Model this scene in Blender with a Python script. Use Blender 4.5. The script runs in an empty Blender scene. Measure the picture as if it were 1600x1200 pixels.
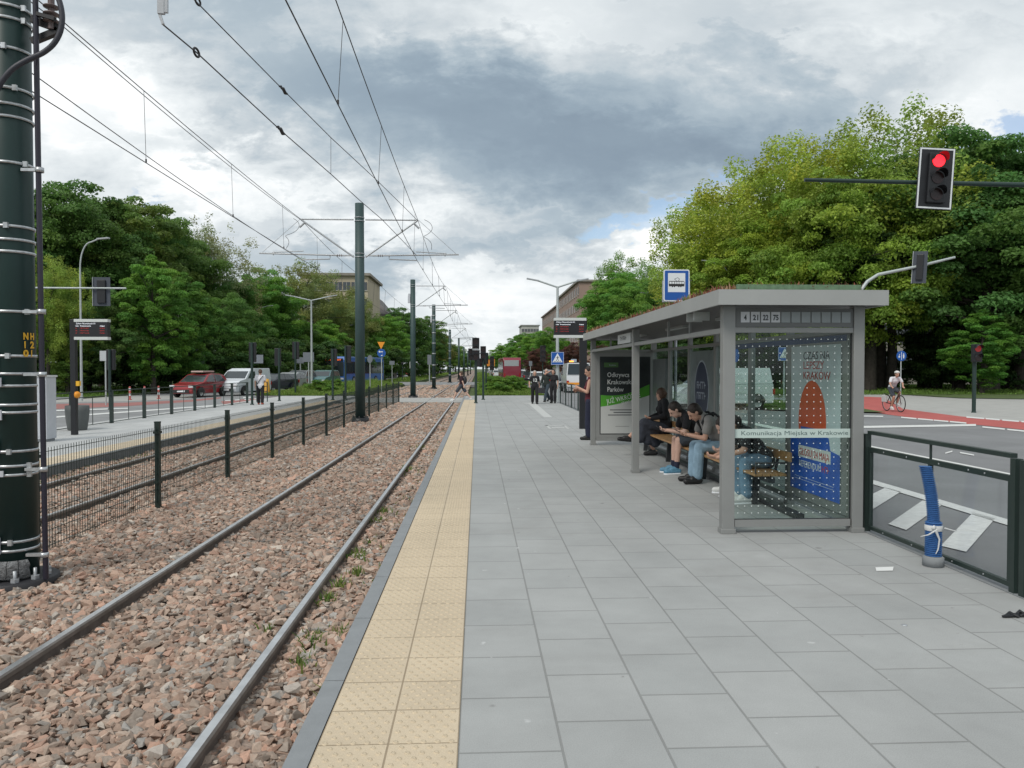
import bpy, bmesh, math, random
import numpy as np
from mathutils import Vector, Matrix
PI = math.pi
S = bpy.context.scene
COL = S.collection

# ---------------------------------------------------------------- camera, sky, sun, exposure
CAMH = 1.65
F_PX = 1180.0                      # focal length in pixels of the 1600 px wide photograph
YAW = math.atan(54 / F_PX)
PIT = math.atan(24 / F_PX)
cam_d = bpy.data.cameras.new('camera')
cam_d.sensor_width = 36.0
cam_d.lens = 36.0 * F_PX / 1600.0
cam_d.clip_start = 0.05
cam_d.clip_end = 4000.0
cam = bpy.data.objects.new('camera', cam_d)
COL.objects.link(cam)
FWD = Vector((math.sin(YAW) * math.cos(PIT), math.cos(YAW) * math.cos(PIT), -math.sin(PIT)))
cam.location = (0, 0, CAMH)
cam.rotation_euler = FWD.to_track_quat('-Z', 'Y').to_euler()
S.camera = cam
RIGHT = FWD.cross(Vector((0, 0, 1))).normalized()
UPV = RIGHT.cross(FWD).normalized()
CO = Vector((0, 0, CAMH))

def ray(px, py):
    return (FWD + RIGHT * ((px - 800) / F_PX) + UPV * ((600 - py) / F_PX))
def G(px, py, z=0.0):
    """the point of the level z that the photo shows at a pixel"""
    d = ray(px, py); t = (z - CAMH) / d.z
    return CO + d * t
def D(px, py, Y):
    """the point at the distance Y along the street"""
    d = ray(px, py)
    return CO + d * (Y / d.y)

S.render.engine = 'CYCLES'
S.view_settings.view_transform = 'Standard'
S.view_settings.look = 'None'
S.view_settings.exposure = 0.40
S.view_settings.gamma = 1.0
S.cycles.max_bounces = 5
S.cycles.transparent_max_bounces = 24
S.cycles.caustics_reflective = False
S.cycles.caustics_refractive = False

SUN_EL, SUN_AZ = math.radians(48), math.radians(215)      # azimuth clockwise from +Y
sun_dir = Vector((math.sin(SUN_AZ) * math.cos(SUN_EL), math.cos(SUN_AZ) * math.cos(SUN_EL), math.sin(SUN_EL)))
sd = bpy.data.lights.new('sun', 'SUN'); sd.energy = 1.5; sd.angle = math.radians(22); sd.color = (1, .95, .87)
sun = bpy.data.objects.new('sun', sd); COL.objects.link(sun)
sun.rotation_euler = (-sun_dir).to_track_quat('-Z', 'Y').to_euler()

W = bpy.data.worlds.new('World'); S.world = W; W.use_nodes = True
def build_world():
    nt = W.node_tree; N = nt.nodes; L = nt.links; N.clear()
    def nn(t, **k):
        n = N.new(t)
        for a, b in k.items(): setattr(n, a, b)
        return n
    def setin(sock, v):
        if hasattr(v, 'is_output') or isinstance(v, bpy.types.NodeSocket): L.new(v, sock)
        else: sock.default_value = v
    def M(op, a, b=0.0, c=0.0, clamp=False):
        n = nn('ShaderNodeMath', operation=op, use_clamp=clamp)
        setin(n.inputs[0], a); setin(n.inputs[1], b)
        if len(n.inputs) > 2: setin(n.inputs[2], c)
        return n.outputs[0]
    tc = nn('ShaderNodeTexCoord'); sep = nn('ShaderNodeSeparateXYZ'); L.new(tc.outputs['Generated'], sep.inputs[0])
    x, y, z = sep.outputs
    ay = M('MAXIMUM', M('ABSOLUTE', y), 0.05)
    u = M('DIVIDE', x, ay); w = M('DIVIDE', z, ay)
    zz = M('ADD', M('MAXIMUM', z, 0.0), 0.10)
    cp = nn('ShaderNodeCombineXYZ'); L.new(M('DIVIDE', x, zz), cp.inputs[0]); L.new(M('DIVIDE', y, zz), cp.inputs[1])
    def noise(scale, detail, rough, vec=cp.outputs[0], off=(0, 0, 0), dist=0.0):
        mp = nn('ShaderNodeMapping'); L.new(vec, mp.inputs[0]); mp.inputs['Location'].default_value = off
        n = nn('ShaderNodeTexNoise'); L.new(mp.outputs[0], n.inputs['Vector'])
        n.inputs['Scale'].default_value = scale; n.inputs['Detail'].default_value = detail
        n.inputs['Roughness'].default_value = rough; n.inputs['Distortion'].default_value = dist
        return n.outputs['Fac']
    cn = nn('ShaderNodeCombineXYZ'); L.new(u, cn.inputs[0]); L.new(M('MULTIPLY', w, 1.9), cn.inputs[1])
    n1 = noise(1.3, 9, 0.58, off=(3.1, 7.7, 0), dist=0.25)
    n2 = noise(5.0, 8, 0.60, vec=cn.outputs[0], off=(1.3, 5.2, 0), dist=0.3)
    n3 = noise(2.3, 6, 0.55, vec=cn.outputs[0], off=(8.3, 1.2, 0), dist=0.2)
    n4 = noise(14.0, 7, 0.62, vec=cn.outputs[0], off=(2.3, 9.2, 0), dist=0.2)
    du = M('ADD', M('MULTIPLY', M('SUBTRACT', n2, .5), .42), M('MULTIPLY', M('SUBTRACT', n4, .5), .16))
    dw = M('ADD', M('MULTIPLY', M('SUBTRACT', n3, .5), .30), M('MULTIPLY', M('SUBTRACT', n4, .5), .14))
    ud = M('ADD', u, du); wd = M('ADD', w, dw)
    def blob(px, py, rx, ry, k, soft=1.0, distort=True):
        u0 = (px - 746) / 1180.; w0 = (576 - py) / 1180.
        uu = ud if distort else u; ww = wd if distort else w
        a = M('MULTIPLY', M('SUBTRACT', uu, u0), 1180. / rx); b = M('MULTIPLY', M('SUBTRACT', ww, w0), 1180. / ry)
        d2 = M('ADD', M('MULTIPLY', a, a), M('MULTIPLY', b, b))
        g = M('SUBTRACT', 1.0, M('SQRT', d2), clamp=True)
        g = M('POWER', g, soft)
        return M('MULTIPLY', g, k)
    t = M('ADD', 0.665, M('MULTIPLY', M('SUBTRACT', n1, .5), .20))
    t = M('ADD', t, M('MULTIPLY', M('SUBTRACT', n2, .5), .36))
    t = M('ADD', t, M('MULTIPLY', M('SUBTRACT', n4, .5), .11))
    for b in [ (860, 180, 540, 165, -.55, .7), (740, 20, 420, 75, .12, .8), (1150, 235, 420, 90, -.30, .8), (560, 110, 330, 150, -.26, .8),
               (900, 350, 190, 45, -.38, .7), (640, 400, 420, 42, -.34, .8), (1430, 120, 330, 90, -.18, .8),
               (1250, 20, 500, 60, -.12, .8), (60, 10, 300, 50, -.14, .8), (330, 60, 300, 80, -.10, .9), (200, 60, 220, 45, -.12, .8), (300, 215, 200, 30, -.14, .8),
               (150, 190, 300, 150, .27, .8), (400, 250, 200, 90, .20, .8), (1010, 385, 210, 55, .42, .7),
               (740, 490, 320, 60, .20, .7), (620, 320, 260, 60, .22, .8), (1560, 140, 200, 90, .26, .8),
               (1180, 280, 160, 30, .16, .8), (1400, 30, 260, 60, .16, .8), (820, 60, 200, 60, .12, .8) ]:
        t = M('ADD', t, blob(*b))
    ramp = nn('ShaderNodeValToRGB'); L.new(t, ramp.inputs[0])
    cr = ramp.color_ramp
    pts = [(0.0, (.190, .245, .305)), (.20, (.245, .31, .370)), (.42, (.34, .405, .455)), (.60, (.475, .52, .55)), (.78, (.65, .685, .70)), (.95, (.90, .90, .90))]
    cr.elements[0].position = pts[0][0]; cr.elements[0].color = (*pts[0][1], 1)
    cr.elements[1].position = pts[-1][0]; cr.elements[1].color = (*pts[-1][1], 1)
    for p, c in pts[1:-1]:
        e = cr.elements.new(p); e.color = (*c, 1)
    sky = nn('ShaderNodeTexSky', sky_type='NISHITA', sun_disc=False, sun_elevation=SUN_EL, sun_rotation=SUN_AZ)
    sky.air_density = 1.0; sky.dust_density = 1.4
    bg1 = nn('ShaderNodeBackground'); L.new(sky.outputs[0], bg1.inputs[0]); bg1.inputs[1].default_value = 0.12
    bg2 = nn('ShaderNodeBackground'); L.new(ramp.outputs[0], bg2.inputs[0]); bg2.inputs[1].default_value = 1.0
    gap = M('ADD', blob(1015, 328, 105, 20, 1.1, .8), blob(1585, 185, 130, 36, 1.3, 1.0))
    gap = M('ADD', gap, blob(1085, 300, 50, 10, .7, 1.0))
    gap = M('ADD', gap, blob(290, 320, 60, 10, .6, 1.0))
    gap = M('MINIMUM', M('MULTIPLY', gap, 1.1), .70)
    mix = nn('ShaderNodeMixShader'); L.new(gap, mix.inputs[0]); L.new(bg2.outputs[0], mix.inputs[1]); L.new(bg1.outputs[0], mix.inputs[2])
    out = nn('ShaderNodeOutputWorld'); L.new(mix.outputs[0], out.inputs[0])
build_world()
W.cycles.sampling_method = 'MANUAL'; W.cycles.sample_map_resolution = 1024

# ---------------------------------------------------------------- materials
MATS = {}
def mat(name, color, rough=.6, metal=0.0, var=0.0, vscale=6.0, bump=0.0, bscale=40.0, emit=None, estr=1.0, objcol=False, spec=.5, speck=None, attr=None, trans=0.0, coat=0.0):
    """a procedural principled material: colour broken up by noise, optional bump"""
    if name in MATS: return MATS[name]
    m = bpy.data.materials.new(name); m.use_nodes = True
    nt = m.node_tree; N = nt.nodes; L = nt.links
    b = N['Principled BSDF']; out = N['Material Output']
    b.inputs['Roughness'].default_value = rough; b.inputs['Metallic'].default_value = metal
    b.inputs['Specular IOR Level'].default_value = spec
    b.inputs['Coat Weight'].default_value = coat
    col = None
    if objcol:
        oi = N.new('ShaderNodeObjectInfo'); col = oi.outputs['Color']
    else:
        rgb = N.new('ShaderNodeRGB'); rgb.outputs[0].default_value = (*color, 1); col = rgb.outputs[0]
    tc = N.new('ShaderNodeTexCoord')
    if attr:
        at = N.new('ShaderNodeAttribute'); at.attribute_name = attr
        mx = N.new('ShaderNodeMix'); mx.data_type = 'RGBA'; mx.blend_type = 'MULTIPLY'; mx.inputs['Factor'].default_value = 1
        L.new(col, mx.inputs['A']); L.new(at.outputs['Color'], mx.inputs['B']); col = mx.outputs['Result']
    if var > 0:
        no = N.new('ShaderNodeTexNoise'); no.inputs['Scale'].default_value = vscale; no.inputs['Detail'].default_value = 6; no.inputs['Roughness'].default_value = .62
        L.new(tc.outputs['Object'], no.inputs['Vector'])
        mr = N.new('ShaderNodeMapRange'); mr.inputs['From Min'].default_value = .3; mr.inputs['From Max'].default_value = .7
        mr.inputs['To Min'].default_value = 1 - var; mr.inputs['To Max'].default_value = 1 + var
        L.new(no.outputs['Fac'], mr.inputs['Value'])
        mx = N.new('ShaderNodeVectorMath'); mx.operation = 'SCALE'
        L.new(col, mx.inputs[0]); L.new(mr.outputs[0], mx.inputs['Scale']); col = mx.outputs[0]
    if speck:
        sc, thr, scol = speck
        no = N.new('ShaderNodeTexNoise'); no.inputs['Scale'].default_value = sc; no.inputs['Detail'].default_value = 3
        L.new(tc.outputs['Object'], no.inputs['Vector'])
        mr = N.new('ShaderNodeMapRange'); mr.inputs['From Min'].default_value = thr; mr.inputs['From Max'].default_value = thr + .06
        L.new(no.outputs['Fac'], mr.inputs['Value'])
        mx = N.new('ShaderNodeMix'); mx.data_type = 'RGBA'; L.new(mr.outputs[0], mx.inputs['Factor']); L.new(col, mx.inputs['A'])
        mx.inputs['B'].default_value = (*scol, 1); col = mx.outputs['Result']
    L.new(col, b.inputs['Base Color'])
    if bump > 0:
        nb = N.new('ShaderNodeTexNoise'); nb.inputs['Scale'].default_value = bscale; nb.inputs['Detail'].default_value = 5
        L.new(tc.outputs['Object'], nb.inputs['Vector'])
        bp = N.new('ShaderNodeBump'); bp.inputs['Strength'].default_value = bump; bp.inputs['Distance'].default_value = .02
        L.new(nb.outputs['Fac'], bp.inputs['Height']); L.new(bp.outputs[0], b.inputs['Normal'])
    if emit:
        b.inputs['Emission Color'].default_value = (*emit, 1); b.inputs['Emission Strength'].default_value = estr
    if trans > 0:
        tr = N.new('ShaderNodeBsdfTranslucent'); L.new(col, tr.inputs['Color'])
        ms = N.new('ShaderNodeMixShader'); ms.inputs[0].default_value = trans
        L.new(b.outputs[0], ms.inputs[1]); L.new(tr.outputs[0], ms.inputs[2]); L.new(ms.outputs[0], out.inputs[0])
    MATS[name] = m
    return m

def glass_mat(name, tint=(.93, .97, .95), refl=.04, haze=0.0, hazecol=(.8, .85, .83)):
    """thin clear pane: transparent with Schlick reflection, the same from both sides"""
    if name in MATS: return MATS[name]
    m = bpy.data.materials.new(name); m.use_nodes = True
    nt = m.node_tree; N = nt.nodes; L = nt.links; N.clear()
    out = N.new('ShaderNodeOutputMaterial'); tr = N.new('ShaderNodeBsdfTransparent'); tr.inputs[0].default_value = (*tint, 1)
    gl = N.new('ShaderNodeBsdfGlossy'); gl.inputs['Roughness'].default_value = .02
    ge = N.new('ShaderNodeNewGeometry'); dt = N.new('ShaderNodeVectorMath'); dt.operation = 'DOT_PRODUCT'
    L.new(ge.outputs['Normal'], dt.inputs[0]); L.new(ge.outputs['Incoming'], dt.inputs[1])
    def M(op, a, b):
        n = N.new('ShaderNodeMath'); n.operation = op
        for i, v in enumerate((a, b)):
            if isinstance(v, (int, float)): n.inputs[i].default_value = v
            else: L.new(v, n.inputs[i])
        return n.outputs[0]
    c = M('ABSOLUTE', dt.outputs['Value'], 0.0); q = M('POWER', M('SUBTRACT', 1.0, c), 5.0); fac = M('ADD', M('MULTIPLY', q, .75), refl)
    mx = N.new('ShaderNodeMixShader'); L.new(fac, mx.inputs[0]); L.new(tr.outputs[0], mx.inputs[1]); L.new(gl.outputs[0], mx.inputs[2])
    last = mx
    if haze > 0:
        df = N.new('ShaderNodeBsdfDiffuse'); df.inputs[0].default_value = (*hazecol, 1)
        m2 = N.new('ShaderNodeMixShader'); m2.inputs[0].default_value = haze
        L.new(mx.outputs[0], m2.inputs[1]); L.new(df.outputs[0], m2.inputs[2]); last = m2
    L.new(last.outputs[0], out.inputs[0])
    MATS[name] = m
    return m

# ---------------------------------------------------------------- mesh helpers
class MB:
    """collects shapes; build() links them as one mesh object"""
    def __init__(s): s.v = []; s.f = []; s.m = []; s.sm = []
    def add(s, vs, fs, mi=0, smooth=False):
        o = len(s.v); s.v += [tuple(p) for p in vs]
        for f in fs: s.f.append(tuple(i + o for i in f)); s.m.append(mi); s.sm.append(smooth)
        return s
    def box(s, x0, x1, y0, y1, z0, z1, mi=0):
        v = [(x0, y0, z0), (x1, y0, z0), (x1, y1, z0), (x0, y1, z0), (x0, y0, z1), (x1, y0, z1), (x1, y1, z1), (x0, y1, z1)]
        return s.add(v, [(3, 2, 1, 0), (4, 5, 6, 7), (0, 1, 5, 4), (1, 2, 6, 5), (2, 3, 7, 6), (3, 0, 4, 7)], mi)
    def bar(s, p0, p1, w, h, mi=0, up=(0, 0, 1)):
        p0 = Vector(p0); p1 = Vector(p1); d = (p1 - p0).normalized(); up = Vector(up)
        if abs(d.dot(up)) > .99: up = Vector((0, 1, 0))
        r = d.cross(up).normalized(); u = r.cross(d).normalized()
        vs = []
        for p in (p0, p1):
            for a, b in ((-1, -1), (1, -1), (1, 1), (-1, 1)): vs.append(p + r * (a * w / 2) + u * (b * h / 2))
        return s.add(vs, [(3, 2, 1, 0), (4, 5, 6, 7), (0, 1, 5, 4), (1, 2, 6, 5), (2, 3, 7, 6), (3, 0, 4, 7)], mi)
    def tube(s, pts, r, n=8, mi=0, caps=True, smooth=True):
        pts = [Vector(p) for p in pts]; k = len(pts); rs = r if isinstance(r, (list, tuple)) else [r] * k
        vs = []; prev = None
        for i, p in enumerate(pts):
            d = (pts[min(i + 1, k - 1)] - pts[max(i - 1, 0)])
            d = d.normalized() if d.length > 1e-9 else Vector((0, 0, 1))
            if prev is None:
                a = Vector((0, 0, 1)) if abs(d.z) < .9 else Vector((0, 1, 0)); prev = d.cross(a).normalized()
            e = (prev - d * prev.dot(d)).normalized(); prev = e; g = d.cross(e)
            for j in range(n):
                t = 2 * PI * j / n; vs.append(p + e * (math.cos(t) * rs[i]) + g * (math.sin(t) * rs[i]))
        fs = [(i * n + j, i * n + (j + 1) % n, (i + 1) * n + (j + 1) % n, (i + 1) * n + j) for i in range(k - 1) for j in range(n)]
        s.add(vs, fs, mi, smooth)
        if caps: s.add(vs[:n], [tuple(range(n))[::-1]], mi); s.add(vs[-n:], [tuple(range(n))], mi)
        return s
    def lathe(s, prof, c=(0, 0, 0), n=20, mi=0, smooth=True, axis='z', a0=0, a1=2 * PI):
        full = abs(a1 - a0 - 2 * PI) < 1e-6; k = n if full else n + 1
        vs = []
        for r, z in prof:
            for j in range(k):
                t = a0 + (a1 - a0) * j / n
                x, y, zz = r * math.cos(t), r * math.sin(t), z
                if axis == 'x': x, y, zz = z, x, y
                if axis == 'y': x, y, zz = y, z, x
                vs.append((c[0] + x, c[1] + y, c[2] + zz))
        fs = []
        for i in range(len(prof) - 1):
            for j in range(n if full else n):
                a = i * k + j; b = i * k + (j + 1) % k
                fs.append((a, b, b + k, a + k))
        return s.add(vs, fs, mi, smooth)
    def prism(s, poly, O, A, B, t, mi=0, mi2=None):
        """polygon (a,b) in the plane O + a*A + b*B, thickness t along A x B"""
        O = Vector(O); A = Vector(A); B = Vector(B); Nn = A.cross(B).normalized()
        n = len(poly); lo = [O + A * a + B * b for a, b in poly]; hi = [p + Nn * t for p in lo]
        s.add(lo + hi, [tuple(range(n))[::-1]] + [(i, (i + 1) % n, n + (i + 1) % n, n + i) for i in range(n)], mi)
        s.add(hi, [tuple(range(n))], mi if mi2 is None else mi2)
        return s
    def disc(s, O, A, B, r, t, n=24, mi=0, ry=None):
        ry = r if ry is None else ry
        return s.prism([(r * math.cos(2 * PI * i / n), ry * math.sin(2 * PI * i / n)) for i in range(n)], O, A, B, t, mi)
    def ico(s, c, r, sub=1, mi=0, scale=(1, 1, 1), smooth=True):
        bm = bmesh.new(); bmesh.ops.create_icosphere(bm, subdivisions=sub, radius=r)
        vs = [(c[0] + v.co.x * scale[0], c[1] + v.co.y * scale[1], c[2] + v.co.z * scale[2]) for v in bm.verts]
        fs = [tuple(v.index for v in f.verts) for f in bm.faces]; bm.free()
        return s.add(vs, fs, mi, smooth)
    def xf(s, M):
        s.v = [tuple(M @ Vector(p)) for p in s.v]; return s
    def build(s, name, mats, parent=None, bevel=0.0, **tags):
        me = bpy.data.meshes.new(name); me.from_pydata(s.v, [], s.f)
        if not isinstance(mats, (list, tuple)): mats = [mats]
        for m in mats: me.materials.append(m)
        me.polygons.foreach_set('material_index', s.m); me.polygons.foreach_set('use_smooth', s.sm)
        if bevel > 0:
            bm = bmesh.new(); bm.from_mesh(me)
            es = [e for e in bm.edges if len(e.link_faces) == 2 and e.calc_face_angle(0) > .6]
            bmesh.ops.bevel(bm, geom=es, offset=bevel, segments=2, affect='EDGES', profile=.6, clamp_overlap=True)
            bm.to_mesh(me); bm.free()
        me.update()
        o = bpy.data.objects.new(name, me); COL.objects.link(o)
        if parent: o.parent = parent
        tag(o, **tags)
        return o
def tag(o, label=None, cat=None, group=None, kind=None):
    if label: o['label'] = label
    if cat: o['category'] = cat
    if group: o['group'] = group
    if kind: o['kind'] = kind
    return o
def empty(name, loc=(0, 0, 0), rz=0, label=None, cat=None, group=None):
    o = bpy.data.objects.new(name, None); o.empty_display_size = .1; COL.objects.link(o)
    o.location = loc; o.rotation_euler = (0, 0, rz)
    return tag(o, label, cat, group)
def copy_tree(o, parent=None):
    c = o.copy(); COL.objects.link(c); c.parent = parent
    for ch in list(o.children): copy_tree(ch, c)
    return c
def np_mesh(name, verts, quads=None, tris=None, mats=None, colors=None, parent=None, smooth=False):
    """big mesh from numpy arrays (verts n x 3, faces k x 4 or k x 3), one colour per face"""
    me = bpy.data.meshes.new(name)
    F = quads if quads is not None else tris
    k = F.shape[1]; nf = len(F)
    me.vertices.add(len(verts)); me.vertices.foreach_set('co', np.ascontiguousarray(verts, dtype=np.float32).ravel())
    me.loops.add(nf * k); me.loops.foreach_set('vertex_index', np.ascontiguousarray(F, dtype=np.int32).ravel())
    me.polygons.add(nf); me.polygons.foreach_set('loop_start', np.arange(0, nf * k, k, dtype=np.int32))
    me.polygons.foreach_set('loop_total', np.full(nf, k, dtype=np.int32))
    me.update(calc_edges=True)
    me.polygons.foreach_set('use_smooth', np.full(nf, bool(smooth)))
    if colors is not None:
        ca = me.color_attributes.new('tint', 'FLOAT_COLOR', 'CORNER')
        c4 = np.ones((nf, 4), dtype=np.float32); c4[:, :3] = colors
        ca.data.foreach_set('color', np.repeat(c4, k, axis=0).ravel())
    for m in (mats if isinstance(mats, (list, tuple)) else [mats]): me.materials.append(m)
    o = bpy.data.objects.new(name, me); COL.objects.link(o)
    if parent: o.parent = parent
    return o
_FONTCACHE = {}
def text(body, O, A, B, size, m, parent, name='lettering', width=None, align='LEFT', depth=.0015, bold=0.0, xs=1.0):
    """lettering with its baseline start at O, reading along A, up along B, capital height about size"""
    cu = bpy.data.curves.new('t', 'FONT'); cu.body = body; cu.size = size / .7; cu.extrude = depth / 2; cu.align_x = 'LEFT'
    cu.offset = bold; cu.resolution_u = 3
    ob = bpy.data.objects.new('t', cu); COL.objects.link(ob)
    dg = bpy.context.evaluated_depsgraph_get()
    me = bpy.data.meshes.new_from_object(ob.evaluated_get(dg))
    bpy.data.objects.remove(ob); bpy.data.curves.remove(cu)
    xsz = [v.co.x for v in me.vertices] or [0, 1]; w = max(xsz); k = xs
    if width: k = width / max(w, 1e-6)
    off = 0 if align == 'LEFT' else (-w * k / 2 if align == 'CENTER' else -w * k)
    A = Vector(A).normalized(); B = Vector(B).normalized(); Nn = A.cross(B)
    O = Vector(O)
    for v in me.vertices:
        x, y, z = v.co; v.co = O + A * (x * k + off) + B * y + Nn * (z + depth / 2)
    me.materials.clear(); me.materials.append(m); me.name = name
    o = bpy.data.objects.new(name, me); COL.objects.link(o); o.parent = parent
    return o
def smudge(O, A, B, w, h, n, m, parent, name='blurred_lettering', seed=1):
    """a row of n small strokes, for writing the photo shows only as unreadable marks"""
    r = random.Random(seed + n); mb = MB(); A = Vector(A); B = Vector(B); O = Vector(O); p = w / n
    for i in range(n):
        a = i * p; k = r.choice((0, 1, 2)); t = h * .18; e = a + p * .78
        mb.prism([(a, 0), (a + t, 0), (a + t, h), (a, h)], O, A, B, .0012)
        if k: mb.prism([(a + t, h - t), (e, h - t), (e, h), (a + t, h)], O, A, B, .0012)
        if k != 1: mb.prism([(a + t, h * .42), (e, h * .42), (e, h * .42 + t), (a + t, h * .42 + t)], O, A, B, .0012)
        if k == 2: mb.prism([(e - t, 0), (e, 0), (e, h * .41), (e - t, h * .41)], O, A, B, .0012)
    return mb.build(name, m, parent)
X_, Y_, Z_ = Vector((1, 0, 0)), Vector((0, 1, 0)), Vector((0, 0, 1))
ORD = ['first', 'second', 'third', 'fourth', 'fifth', 'sixth', 'seventh', 'eighth', 'ninth', 'tenth', 'eleventh', 'twelfth', 'thirteenth', 'fourteenth', 'fifteenth', 'sixteenth', 'seventeenth', 'eighteenth', 'nineteenth', 'twentieth', 'twenty-first', 'twenty-second', 'twenty-third', 'twenty-fourth', 'twenty-fifth', 'twenty-sixth', 'twenty-seventh', 'twenty-eighth', 'twenty-ninth', 'thirtieth']
rng = np.random.default_rng(7); random.seed(7)
# ---------------------------------------------------------------- ground, tracks and platforms
Z_ROAD, Z_RAIL, Z_BED = -.15, -.10, -.205
PX0, PX1 = -.81, 4.02               # near platform
OX0, OX1 = -11.75, -7.2             # opposite platform

m_soil = mat('grass_ground', (.070, .105, .028), .95, var=.45, vscale=1.2, bump=.6, bscale=25)
m_asph = mat('asphalt', (.195, .200, .207), .9, var=.16, vscale=.5, bump=.25, bscale=300, speck=(160, .62, (.21, .21, .21)))
m_asph2 = mat('asphalt_pale', (.225, .23, .235), .9, var=.14, vscale=.7, bump=.2, bscale=300, speck=(140, .62, (.24, .24, .24)))
m_red = mat('red_asphalt', (.40, .095, .085), .9, var=.12, vscale=1.0, bump=.2, bscale=250)
m_pink = mat('faded_red_asphalt', (.30, .13, .12), .9, var=.15, vscale=1.0)
m_white = mat('road_paint', (.62, .63, .62), .7, var=.12, vscale=12)
m_path = mat('path_concrete', (.36, .36, .345), .85, var=.10, vscale=2, bump=.2, bscale=120)
m_kerb = mat('kerb_concrete', (.235, .25, .262), .85, var=.08, vscale=6, bump=.25, bscale=260)
m_kerbd = mat('kerb_face', (.13, .14, .145), .9, var=.2, vscale=5, bump=.3, bscale=120)
m_bed = mat('ballast_soil', (.26, .20, .165), .95, var=.4, vscale=14, bump=1.0, bscale=30)
m_steel = mat('polished_rail', (.64, .64, .64), .34, .9, var=.2, vscale=5)
m_rside = mat('rail_head_side', (.17, .15, .135), .6, .3, var=.3, vscale=9)
m_rust = mat('rail_side', (.15, .125, .11), .8, .2, var=.3, vscale=9)

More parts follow.
